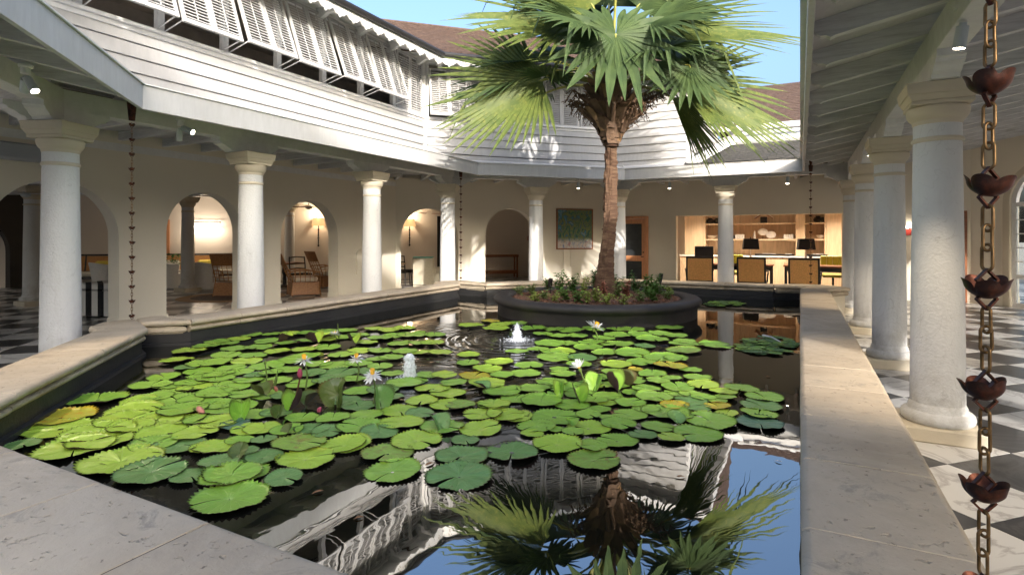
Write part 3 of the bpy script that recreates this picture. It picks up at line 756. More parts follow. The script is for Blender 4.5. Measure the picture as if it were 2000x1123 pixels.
# ------------------------------------------------------------------ upper storey
ub = empty('upper_storey', (-7, 9.57, 3.1), 0, 'white clapboard upper storey with louvred shutters and scalloped eaves above the porch', 'building')
U0 = V2(-7, 2.25); U1 = V2(-7, 9.57); U2 = V2(-3.86, 12.71); U3 = V2(-2.18, 12.71); U4 = V2(-2.18, 17.5); UA = V2(-4.6, -.15)
rrb = random.Random(5)
def clap(P, Q, n2, z0, z1, hgt=.176, parent=ub, mat='clap', trimL=0):
    """each board overlaps the one below; n2 points outward from the wall"""
    e = (Q-P).normalized(); z = z0
    while z < z1-.02:
        h = min(hgt, z1-z); m = MB()
        m.prism([(0, z+.009), (.042, z+.009), (.042, z+.020), (.016, z+h), (0, z+h)], lambda u, zz, t: ((P+e*t+n2*u).x, (P+e*t+n2*u).y, zz), 0, (Q-P).length)
        m.build('clapboard', M[mat], parent); z += h
    m = MB(); m.add([(p.x, p.y, zz) for zz in (z0, z1) for p in (P+n2*.002, Q+n2*.002)], [(0, 1, 3, 2)]); m.build('shade_backing', M['gap_shade'], parent)  # backing coloured dark to draw the shade under each board
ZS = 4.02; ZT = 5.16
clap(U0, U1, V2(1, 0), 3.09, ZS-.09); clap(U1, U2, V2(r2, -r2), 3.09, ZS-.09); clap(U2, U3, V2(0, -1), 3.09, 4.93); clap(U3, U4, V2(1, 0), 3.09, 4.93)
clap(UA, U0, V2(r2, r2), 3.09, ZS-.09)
def post(p, z0, z1, w=.09, ang=0, name='corner_board'):
    m = MB(); m.cbox((p.x, p.y, (z0+z1)/2), (w, w, z1-z0), .004, Matrix.Rotation(ang, 3, 'Z')); return m.build(name, M['white'], ub)
for p_, a_ in ((U1+V2(.012, -.03), R(22.5)), (U3+V2(-.012, .012), 0), (U2+V2(.01, -.02), R(22.5))): post(p_, 3.08, 4.9, .085, a_)
# solid backing of the wall below the sills
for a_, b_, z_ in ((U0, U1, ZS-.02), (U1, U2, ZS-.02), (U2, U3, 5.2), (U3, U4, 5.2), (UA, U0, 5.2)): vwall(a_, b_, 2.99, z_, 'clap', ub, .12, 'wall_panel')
# dim rooms behind the shutters
M['dim'] = basic('dim_room_wall', (.42, .38, .33), .8)
vwall(V2(-9.6, 1.5), V2(-9.6, 11.5), 3.1, 5.4, 'dim', ub, .1, 'room_back'); vwall(V2(-9.6, 11.5), V2(-4.9, 15.6), 3.1, 5.4, 'dim', ub, .1, 'room_back')
m = MB(); m.add([(x, y, z) for z in (5.22, 5.28) for x, y in ((-7.1, 2.0), (-7.1, 9.6), (-3.95, 12.8), (-4.9, 15.6), (-9.7, 11.5), (-9.7, 2.0))], [(5, 4, 3, 2, 1, 0), (6, 7, 8, 9, 10, 11)]+[(i, (i+1) % 6, 6+(i+1) % 6, 6+i) for i in range(6)])
m.build('room_ceiling', M['dim'], ub)
m = MB(); m.add([(x, y, z) for z in (3.3, 3.34) for x, y in ((-7.1, 2.0), (-7.1, 9.6), (-3.95, 12.8), (-4.9, 15.6), (-9.7, 11.5), (-9.7, 2.0))], [(5, 4, 3, 2, 1, 0), (6, 7, 8, 9, 10, 11)]+[(i, (i+1) % 6, 6+(i+1) % 6, 6+i) for i in range(6)])
m.build('room_floor', M['dim'], ub)
# sills, heads, posts
def rail(P, Q, n2, z0, z1, u0, u1, name, mat='white'):
    e = (Q-P).normalized(); m = MB(); m.prism([(u0, z0), (u1, z0), (u1, z1), (u0, z1)], lambda u, z, t: ((P+e*t+n2*u).x, (P+e*t+n2*u).y, z), 0, (Q-P).length)
    return m.build(name, M[mat], ub, bevel=.004)
for (P_, Q_, n_) in ((U0, U1, V2(1, 0)), (U1, U2, V2(r2, -r2))):
    rail(P_, Q_, n_, ZS-.09, ZS-.035, -.02, .035, 'apron_rail'); rail(P_, Q_, n_, ZS-.033, ZS+.012, -.1, .075, 'sill'); rail(P_, Q_, n_, ZT+.003, ZT+.14, -.1, .02, 'head_board')
# shutters
SW, SH = .82, 1.12; NSL = 21
slm = MB(); slm.cbox((0, 0, 0), (.012, SW/2-.085, .052), .003); slat_mesh = slm.mesh('slat_mesh', M['clap'])
def shutter(P, ang, nrm_ang, open_deg, individual=True, w=SW, h=SH, npan=2, label=None):
    """P: top centre of the shutter (world); nrm_ang: heading of the outward normal"""
    m = MB(); st = .045; pw_ = w/npan
    for k in range(npan):
        c = -w/2+pw_*(k+.5)
        for sgn in (-1, 1): m.cbox((0, c+sgn*(pw_/2-st/2-.002), -h/2), (.034, st, h), .003)
        m.cbox((0, c, -st/2-.001), (.032, pw_-2*st, st), .003); m.cbox((0, c, -h+st*.7), (.032, pw_-2*st, st*1.4), .003)
        m.box((.012, c, -h/2), (.010, .014, h-.14))
    fr = m.build('shutter', M['clap'], ub, world=False)
    fr.location = Vector(P)-ORG['upper_storey']; fr.rotation_euler = (0, -R(open_deg), nrm_ang)
    if label: fr['label'] = label
    zs = [-st-.035-(h-2*st-.06)*(i+.5)/NSL for i in range(NSL)]
    if individual:
        for k in range(npan):
            c = -w/2+pw_*(k+.5)
            for z in zs: put('slat', slat_mesh, fr, (0, c, z), (0, -R(42)+rrb.uniform(-.03, .03), 0))
    else:
        mm = MB(); Mr = Matrix.Rotation(-R(42), 3, 'Y')
        for k in range(npan):
            c = -w/2+pw_*(k+.5)
            for z in zs: mm.box((0, c, z), (.010, pw_-2*st-.0, .05), Mr)
        o = mm.build('slats', M['clap'], fr, world=False); o['kind'] = 'stuff'
    return fr
ys = [2.33, 3.23, 4.12, 4.99, 5.87, 6.77, 7.66, 8.56, 9.46]
for i in range(8):
    yc = (ys[i]+ys[i+1])/2; last = (i == 7)
    opn = 0 if last else 20+rrb.uniform(-1.5, 1.5)
    f = shutter((-6.965 if last else -6.95, yc, ZT), 0, 0, opn, individual=(i >= 1))
    post(V2(-7.02, ys[i]), ZS+.012, ZT, .085, 0, 'window_post')
    if not last:
        for sgn in (-1, 1):      # stay bars holding the shutter out
            a = Vector((-6.98, yc+sgn*.39, ZS+.03)); b = Vector((-6.95+math.sin(R(opn))*SH*.97, yc+sgn*.39, ZT-math.cos(R(opn))*SH*.97))
            mm = MB(); mm.tube([a, b], .008, 6); mm.build('stay_bar', M['white'], ub)
post(V2(-7.02, 9.46), ZS+.012, ZT, .085, 0, 'window_post')
ec = V2(r2, r2)
for i in range(5):
    c = U1+ec*(.48+.87*i)+V2(r2, -r2)*.035
    shutter((c.x, c.y, ZT-.1), 0, R(-45), 14 if i == 0 else 0, individual=False, h=1.06)
    q = U1+ec*(.05+.87*i)+V2(-r2, r2)*.03; post(q, ZS+.012, ZT, .07, R(-45), 'window_post')
for q in (U1+V2(-.06, -.02),): post(q, ZS, ZT+.1, .12, 0, 'window_post')
# little louvred window in the side of the bay
f = shutter((-2.14, 13.55, 4.5), 0, 0, 0, individual=False, w=.5, h=1.05, npan=1)
# eaves: soffit, brackets, scalloped trim, gutter
OV = .60
def eave(P, Q, n2, kP, kQ, zt=4.955, ov=OV, br=True, gut=True):
    e = (Q-P).normalized(); L = (Q-P).length
    f = lambda s, u, z: ((P+e*s+n2*u).x, (P+e*s+n2*u).y, z)
    m = MB(); zz = zt+.19
    m.add([f(0, -.1, zz+.10), f(L, -.1, zz+.10), f(L+kQ*ov, ov, zz), f(-kP*ov, ov, zz), f(0, -.1, zz+.13), f(L, -.1, zz+.13), f(L+kQ*ov, ov, zz+.03), f(-kP*ov, ov, zz+.03)],
          [(0, 1, 2, 3), (7, 6, 5, 4), (2, 6, 7, 3), (0, 4, 5, 1)]); m.build('soffit', M['beam'], ub)
    s = .3
    while br and s < L-.1:
        mm = MB(); mm.prism([(0, zz+.09), (0, zz-.10), (.10, zz-.09), (.25, zz-.03), (.42, zz-.03), (ov-.05, zz+.0)], lambda u, z, t: f(s+t, u, z), -.035, .035); mm.build('eave_bracket', M['beam'], ub); s += .88
    # trim board in repeats of .30 m, each lobe scalloped, with raised discs tinted as the shade of trefoil holes
    LL = L+(kP+kQ)*ov; n = max(1, round(LL/.30)); w = LL/n; m = MB()
    for i in range(n):
        b = -kP*ov+i*w; N = 8
        pts = [(b, zt+.20), (b, zt+.085)]
        for k in range(1, N):
            t = k/N; zed = zt+.085-.075*math.sin(math.pi*t)**.8+(.012 if k % 2 else 0); pts.append((b+w*t, zed-(.022 if k == N//2 else 0)))
        pts += [(b+w, zt+.085), (b+w, zt+.20)]
        m.prism(pts, lambda s_, z, t: f(s_, ov+t, z), .0, .022)
        m.m = 1
        for (cx, cz, r_) in ((.5, .075, .013), (.42, .105, .014), (.58, .105, .014), (.5, .135, .013), (.0, .14, .011), (.5, .045, .007)):
            c = b+w*cx; pp = [(c+r_*math.cos(a_*math.pi/3), zt+cz+r_*math.sin(a_*math.pi/3)) for a_ in range(6)]
            m.prism(pp, lambda s_, z, t: f(s_, ov+t, z), .0215, .0235)
        m.m = 0
    m.build('eave_trim', [M['white'], M['dim']], ub)
    if gut:
        mm = MB(); mm.tube([f(-kP*(ov+.06), ov+.065, zt+.215), f(L+kQ*(ov+.06), ov+.065, zt+.215)], .052, 10); mm.build('gutter', M['gutter'], ub)
eave(U0-V2(0, 1.2), U1, V2(1, 0), 0, -t22); eave(U1, U2, V2(r2, -r2), -t22, -.41, br=True); eave(U2, U3, V2(0, -1), -t22*.6, 1, zt=4.80, ov=.45, gut=False); eave(U3, U4, V2(1, 0), 1, 0, zt=4.80, ov=.45, gut=False)
# roofs
zr = 5.19
m = MB(); m.add([(-6.35, 1, zr), (-6.35, 9.9, zr), (-9.6, 11.3, zr+.5), (-9.6, 1, zr+.5)], [(0, 1, 2, 3)]); m.build('roof', M['shingle_brown'], ub)
ex = Vector((r2, r2, 0)); up = Vector((-r2*3.0, r2*3.0, 1.68)).normalized()
c0 = Vector((U1.x, U1.y, zr))+Vector((r2, -r2, 0))*.58-ex*3.5
def hip(v): return (v*.60+.2, 10.4)
rf = shingles(ub, c0, ex, up, 9.9, 3.44, M['shingle_brown'], 'shingle_roof', .15, .155, 9, trim=hip); rf['kind'] = 'stuff'
m = MB(); a = c0-up.cross(ex)*0; m.add([c0+ex*.2, c0+ex*9.9, c0+ex*9.9+up*3.44, c0+ex*2.26+up*3.44], [(0, 1, 2, 3)]); m.v = [(x, y, z-.006) for x, y, z in m.v]; m.build('roof', M['shingle_brown'], ub)
m = MB(); m.tube([c0+ex*2.2+up*3.45, c0+ex*9.9+up*3.45], .05, 6); m.build('ridge', M['shingle_brown'], ub)
# roof over the bay, running back
up2 = Vector((0, 3.2, 1.5)).normalized()
rf = shingles(ub, Vector((-4.1, 12.2, 5.03)), Vector((1, 0, 0)), up2, 2.35, 3.4, M['shingle_brown'], 'shingle_roof', .15, .155, 12); rf['kind'] = 'stuff'
m = MB(); m.add([(-4.3, 12.2, 5.02), (-1.75, 12.2, 5.02), (-1.75, 15.3, 6.47), (-4.3, 15.3, 6.47), (-1.75, 18, 5.02), (-4.3, 18, 5.02)], [(0, 1, 2, 3), (3, 2, 4, 5), (1, 4, 2)]); m.build('roof', M['shingle_brown'], ub)
# white flashing board running up beside the bay, ducts and far building
m = MB(); m.add([(-2.17, 12.35, 3.09), (-1.9, 12.35, 3.09), (-1.2, 14.2, 3.84), (-1.5, 14.2, 3.84), (-2.17, 12.35, 3.15), (-1.9, 12.35, 3.15), (-1.2, 14.2, 3.90), (-1.5, 14.2, 3.90)], [(3, 2, 1, 0), (4, 5, 6, 7), (0, 1, 5, 4), (1, 2, 6, 5), (2, 3, 7, 6), (3, 0, 4, 7)]); m.build('flashing_board', M['white'], porch)
du = MB(); du.cbox((-.2, 14.55, 3.86), (2.4, .28, .2), .05); du.tube([(-1.3, 14.35, 3.98), (1.2, 14.35, 3.98)], .04, 8); du.tube([(-1.3, 14.7, 4.03), (-2.0, 15.6, 4.03)], .05, 8)
thing1(du, 'roof_duct', M['white'], (-.2, 14.55, 3.75), 'white boxed duct and pipes running along the top of the dark shingled slope', 'duct', smooth=True)
fb = empty('rear_building', (0, 20, 3), 0, 'white rear building with louvred windows and brown shingle roof beyond the dark shingled slope', 'building')
vwall(V2(9, 20), V2(-2.1, 20), 3.0, 5.2, 'white', fb); 
for xw in (-1.3, -.5, .3, 1.6, 2.5):
    m = MB(); m.box((xw, 19.97, 4.45), (.62, .05, .95)); wn_ = m.build('window', M['white'], fb)
    mm = MB()
    for k in range(12): mm.box((xw, 19.93, 4.05+k*.072), (.52, .03, .04), Matrix.Rotation(R(-35), 3, 'X'))
    s_ = mm.build('louvre', M['beam'], wn_); s_['kind'] = 'stuff'
ex = Vector((1, 0, 0)); up3 = Vector((0, 3.4, 2.05)).normalized()
rf = shingles(fb, Vector((-3, 19.5, 5.12)), ex, up3, 13, 3.97, M['shingle_brown'], 'shingle_roof', .16, .16, 15); rf['kind'] = 'stuff'
m = MB(); m.add([(-3, 19.5, 5.11), (10, 19.5, 5.11), (10, 22.9, 7.15), (-3, 22.9, 7.15), (10, 26, 5.1), (-3, 26, 5.1)], [(0, 1, 2, 3), (3, 2, 4, 5)]); m.build('roof', M['shingle_brown'], fb)
m = MB(); m.box((3.5, 19.45, 5.06), (13, .05, .16)); m.build('eave_board', M['white'], fb)

# unseen stepped block added behind the camera; it keeps the low sun off the pond
nb = empty('sun_blocker', (6, -16, 0), 0, 'white two storey hotel wing across the garden behind the camera', 'building')
for x0, x1, zt in ((5.0, 13.2, 11.9), (13.201, 34, 8.5), (-8, 4.999, 8.5)):  # heights and ends stepped to set where the sun gets past
    m = MB(); m.box(((x0+x1)/2, -18, zt/2-.6), (x1-x0, 8, zt-1.2)); m.build('blocker_body', M['wall'], nb)
    m = MB(); m.add([(x0, -13.8, zt-1.2), (x1, -13.8, zt-1.2), (x1, -22.2, zt-1.2), (x0, -22.2, zt-1.2), (x0, -16, zt), (x1, -16, zt)], [(0, 1, 5, 4), (2, 3, 4, 5), (1, 2, 5), (3, 0, 4)]); m.build('roof', M['shingle_brown'], nb)

m = MB(); a = U1+V2(.10, -.10); b = U2+V2(.05, -.14); pts = []
for k in range(13): t = k/12; p = a.lerp(b, t); pts.append((p.x, p.y, 3.30-.05*math.sin(math.pi*t)-.02*t))
m.tube(pts, .008, 6); thing1(m, 'cable', M['black'], (a.x, a.y, 3.3), 'thin dark cable sagging along the foot of the angled clapboard wall', 'cable')
# ------------------------------------------------------------------ round planter, palm and shrubs
PC = Vector((-2.9, 8.5, 0))
pl = empty('planter', PC, 0, 'large round black planter standing in the pond with the palm in it', 'planter')
m = MB(); m.lathe([(1.55, .0), (1.55, .46), (1.565, .485), (1.60, .505), (1.618, .535), (1.61, .57), (1.575, .597), (1.53, .607), (1.40, .605), (1.35, .59), (1.33, .56), (1.325, .45)], 96, PC, cap=False)
m.build('rim', M['planter'], pl, True, angle=60)
def soil_mat():
    m = Mat('mulch_soil'); v = m.pos(); a = m.noise(v, 30, 6, .7)
    m.set(col=m.ramp(a, [(.3, (.05, .025, .014)), (.55, (.14, .065, .035)), (.75, (.24, .13, .08))]), rough=.95); m.bump(a, .8, .02); return m.m
M['soil'] = soil_mat()
m = MB(); rings = 10; n = 48; vs = []
for i in range(rings+1):
    r = 1.33*i/rings
    for k in range(n):
        a = 2*math.pi*k/n; p = Vector((r*math.cos(a), r*math.sin(a), 0)); vs.append(PC+p+Vector((0, 0, .585-.03*(r/1.33)**2+.03*noise.noise(p*4))))
m.add(vs, [(i*n+k, i*n+(k+1) % n, (i+1)*n+(k+1) % n, (i+1)*n+k) for i in range(rings) for k in range(n)]); m.build('soil', M['soil'], pl, True, angle=180)
rr = random.Random(7); m = MB()
for i in range(1500):
    r = 1.3*math.sqrt(rr.random()); a = rr.uniform(0, 6.283); m.m = rr.choice((0, 0, 1, 2))
    z = .588-.03*(r/1.33)**2+rr.uniform(-.005, .012)
    m.box(PC+Vector((r*math.cos(a), r*math.sin(a), z)), (rr.uniform(.02, .06), rr.uniform(.01, .025), .006), Euler((rr.uniform(-.5, .5), rr.uniform(-.5, .5), rr.uniform(0, 3))).to_matrix())
o = m.build('bark_chips', [basic('bark_chip', (.12, .055, .03), .9), basic('pale_chip', (.26, .15, .10), .9), basic('dead_leaf', (.22, .09, .04), .8)], pl); o['kind'] = 'stuff'
def leafmat(name, c1, c2, c3=None, tr=.25, rough=.45, veins=False):
    m = Mat(name); v = m.pos((1, 1, 1)); f = m.noise(v, 5, 4, .6); oi = m.node('ShaderNodeObjectInfo')
    c = m.ramp(f, [(.3, c1), (.7, c2)])
    if c3: c = m.mix(m.ramp(m.noise(v, 17, 3, .6), [(.55, 0.), (.72, .8)]), c, c3)
    m.set(col=c, rough=rough, spec=.22)
    t = m.node('ShaderNodeBsdfTranslucent'); m.link(c, t.inputs[0]); ms = m.node('ShaderNodeMixShader'); ms.inputs[0].default_value = tr
    out = m.n['Material Output']; m.link(m.b.outputs[0], ms.inputs[1]); m.link(t.outputs[0], ms.inputs[2]); m.link(ms.outputs[0], out.inputs[0]); return m.m
M['palm'] = leafmat('palm_leaf_sunlit', (.065, .098, .026), (.13, .162, .038), (.20, .20, .05), .22, .5)  # sunlit fronds, the light put into the leaf colour
M['palm_dark'] = leafmat('palm_leaf_shaded', (.036, .064, .024), (.074, .11, .036), None, .18, .55)  # same fronds in shade, the darkness put into the leaf colour
M['petiole'] = basic('yellow_green_petiole', (.26, .26, .05), .5, .2, 8)
def barkm():
    m = Mat('ringed_palm_bark'); v = m.pos((1, 1, 5)); a = m.noise(v, 4.5, 8, .75, .5); b = m.noise(m.pos((1, 1, 1)), 14, 6, .75)
    c = m.ramp(a, [(.3, (.030, .017, .012)), (.48, (.085, .048, .030)), (.64, (.16, .105, .066)), (.8, (.25, .19, .13))])
    c = m.mix(m.ramp(b, [(.55, 0.), (.7, .75)]), c, (.07, .035, .022)); m.set(col=c, rough=.88, spec=.2); m.bump(a, .7, .02); m.bump(b, .6, .012); return m.m
M['bark'] = barkm()
M['boot'] = stained('palm_boot', (.155, .095, .058), (.05, .032, .022), .8, .8, 6, .6, 50, .008, (1, 1, .5))
M['boot_light'] = stained('palm_boot_orange', (.28, .17, .085), (.12, .07, .04), .75, .6, 8, .5, 50, .006)
M['fibre'] = stained('dark_palm_fibre', (.05, .028, .018), (.12, .06, .03), .95, .6, 10, .6, 60, .01)
M['stalk'] = basic('dried_flower_stalk', (.13, .075, .04), .8, .4, 30)
TD = 8.9; T0 = cF*TD+cR*(1.53)       # palm axis
def PW(r, u, f): return T0+cR*r+cF*f+Vector((0, 0, u))
palm = empty('palm_tree', PW(-.06, .5, 0), 0, 'tall fan palm with a ringed brown trunk growing in the round black planter', 'palm tree')
tp = [(-.10, .44, .0, .34), (-.095, .54, 0, .30), (-.09, .66, 0, .25), (-.085, .82, 0, .215), (-.075, 1.0, 0, .185), (-.05, 1.25, 0, .165), (-.02, 1.5, 0, .152), (.005, 1.8, 0, .146), (.012, 2.1, 0, .140), (.015, 2.45, 0, .134), (.02, 2.75, 0, .132), (.03, 3.1, 0, .13)]
def tpos(z):
    for a, b in zip(tp[:-1], tp[1:]):
        if a[1] <= z <= b[1]:
            t = (z-a[1])/(b[1]-a[1]); return a[0]+(b[0]-a[0])*t, a[3]+(b[3]-a[3])*t
    return tp[-1][0], tp[-1][3]
m = MB(); vs = []; n = 40; Z = []
z = .44
while z < 3.08: Z.append(z); z += .016
for z in Z:
    x, r = tpos(z)
    for k in range(n):
        a = 2*math.pi*k/n; q = Vector((math.cos(a)*1.2, math.sin(a)*1.2, z))
        ph = (z*11.5+.6*noise.noise(Vector((math.cos(a)*.9, math.sin(a)*.9, z*1.5))))
        saw = ph-math.floor(ph); r *= .96; rad = r*(1+.075*saw-.03)+.022*noise.noise(q*4.5)+(.022 if noise.noise(q*5+Vector((9, 2, 1))) > .38 else 0)
        vs.append(PW(x, z, 0)+(cR*math.cos(a)+cF*math.sin(a))*rad)
m.add(vs, [(i*n+k, i*n+(k+1) % n, (i+1)*n+(k+1) % n, (i+1)*n+k) for i in range(len(Z)-1) for k in range(n)])
m.build('trunk', M['bark'], palm, True, angle=50)
m = MB(); m.lathe([(.10, 2.95), (.12, 3.05), (.18, 3.25), (.22, 3.5), (.22, 3.75), (.18, 4.0), (.12, 4.4), (.04, 4.9)], 20, PW(.05, 0, 0)); m.build('crown_core', M['fibre'], palm, True)
# old leaf bases wrapped round the head
rb = random.Random(21)
for i in range(84):
    t = i/84; a = i*2.39996+rb.uniform(-.2, .2); z0 = 2.96+.80*t**.9; r0 = .10+.15*min(1, (z0-2.95)/.32)
    Lb = rb.uniform(.22, .42)*(1.15 if t > .5 else 1); out = rb.uniform(.12, .28)*(.6+.6*min(1, (z0-2.95)/.3))*(1 if t < .7 else .7); tw = rb.uniform(-.45, .45); w0 = rb.uniform(.055, .09)
    er = cR*math.cos(a)+cF*math.sin(a); et = -cR*math.sin(a)+cF*math.cos(a); m = MB(); vs = []
    N = 6
    cut = rb.random() < .45
    for k in range(N+1):
        s = k/N; c = PW(.05, z0+Lb*s*(1-.15*s), 0)+er*(r0+out*s**1.5)+et*(tw*Lb*s)
        w = w0*(1.15-.35*s)*(1 if (cut or k < N) else .35)
        if k == N and not cut: c += er*.03
        th = .016*(1-.4*s)
        vs += [c-et*w, c+er*th+et*0, c+et*w, c-er*th]
    m.add(vs, [(k*4+j, k*4+(j+1) % 4, (k+1)*4+(j+1) % 4, (k+1)*4+j) for k in range(N) for j in range(4)]+[(N*4+3, N*4+2, N*4+1, N*4), (0, 1, 2, 3)])
    m.build('leaf_base', M['boot_light'] if rb.random() < .28 else M['boot'], palm, True, angle=60)
for i in range(9):     # short cut stubs sticking out
    a = rb.uniform(-3.1, .3) if i > 1 else (-.15, 2.9)[i]; z0 = 3.25+rb.uniform(0, .4); er = cR*math.cos(a)+cF*math.sin(a); c = PW(.05, z0, 0)+er*.25
    m = MB(); m.tube([c, c+er*.14+Vector((0, 0, .08)), c+er*.26+Vector((0, 0, .2))], [.045, .036, .03], 7); m.build('leaf_base', M['boot'], palm, True)
# dried flower stalks
for a, z0, L in ((.1, 3.5, .95), (-.35, 3.45, .75), (.5, 3.6, .8), (3.0, 3.5, .55), (2.7, 3.45, .6), (-2.8, 3.55, .6), (-.9, 3.4, .5), (.25, 3.4, .6)):
    er = cR*math.cos(a)+cF*math.sin(a); m = MB(); c0_ = PW(.05, z0, 0)+er*.22; pts = []
    for k in range(7): s = k/6; pts.append(c0_+er*L*s*.75+Vector((0, 0, .55*L*s-.15*L*s*s)))
    m.tube(pts, [.022, .020, .018, .015, .012, .009, .006], 6)
    for k in range(1, 7):
        for q in range(6):
            d = Vector((rb.uniform(-1, 1), rb.uniform(-1, 1), rb.uniform(-1.3, .5))).normalized(); LL = rb.uniform(.08, .22); p0 = pts[k]
            pp = [p0, p0+d*LL*.5, p0+d*LL+Vector((0, 0, -.03))]; m.tube(pp, [.007, .005, .003], 4)
            for b in range(7):
                u = (b+1)/7; cpt = p0+d*LL*u+Vector((rb.uniform(-.01, .01), rb.uniform(-.01, .01), rb.uniform(-.01, .01)-.03*u*u)); m.box(cpt, (.013, .013, .013), Euler((rb.random()*3, rb.random()*3, 0)).to_matrix())
    m.build('flower_stalk', M['stalk'], palm)
# leaves
def fan(hub, dr, nr, L, spread=120, nseg=38, fold=.25, droop=.35, mat='palm', limp=.14, seed=0, fused=.46, base=None):
    rr = random.Random(seed); C = lambda v: (cR*v[0]+Vector((0, 0, 1))*v[1]+cF*v[2])
    h = PW(*hub); a = C(dr).normalized(); nn = C(nr); nn = (nn-a*nn.dot(a)).normalized(); b = nn.cross(a)
    m = MB(); ST = [.02, .12, .25, fused, .56, .70, .82, .92, 1.0]; dphi = 2*R(spread)/nseg
    for i in range(nseg):
        ph = -R(spread)+dphi*(i+.5); q = abs(ph)/R(spread)
        phj = ph+rr.uniform(-.25, .25)*dphi
        Ls = L*(1-.28*q*q)*rr.uniform(.86, 1.07); dj = rr.uniform(-.06, .06); lp = rr.random() < limp*.7; lt = rr.uniform(.5, .75); fl = rr.uniform(-.5, .5)
        vs = []
        for t in ST:
            pj = ph+(phj-ph)*max(0, t-fused)*1.7
            d = a*math.cos(pj)+b*math.sin(pj); d = (d+nn*(fold*math.sin(abs(pj))**1.0-.1)*min(1, .4+t)+nn*dj*max(0, t-fused)).normalized()
            p = h+d*Ls*t
            g_ = droop*L*max(0, t-.35)**2*(1+.6*rr.random()*0)
            if lp and t > lt: g_ += (t-lt)*Ls*.95; p -= d*(t-lt)*Ls*.55
            p.z -= g_
            side = (-a*math.sin(pj)+b*math.cos(pj))
            if t <= fused: w = Ls*t*math.tan(dphi/2)*(1.02+.33*t/fused)
            else: w = Ls*fused*math.tan(dphi/2)*(1-((t-fused)/(1-fused))**2.1)*1.35
            w = max(w, .0008); rg = w*.55*(1 if t <= fused else .8)
            sd = (side+nn*fl*max(0, t-fused)).normalized()
            vs += [p-sd*w, p-nn*rg, p+sd*w]
        m.add(vs, [f for k in range(len(ST)-1) for f in ((k*3, k*3+1, k*3+4, k*3+3), (k*3+1, k*3+2, k*3+5, k*3+4))])
    lf = m.build('leaf', M[mat], palm)
    # petiole from the crown to the hub
    c = PW(.05+.1*hub[0], min(3.9, 3.45+.12*hub[1]) if base is None else base, .1*hub[2]); mid = (c+h)/2+Vector((0, 0, .18))-a*.0
    m = MB(); pts = []
    for k in range(9): s = k/8; pts.append(c*(1-s)**2+mid*2*s*(1-s)+h*s*s)
    m.tube(pts+[h+a*.06], [.038, .034, .03, .027, .025, .023, .021, .019, .017, .006], 6); m.build('petiole', M['petiole'], lf, True)
    return lf
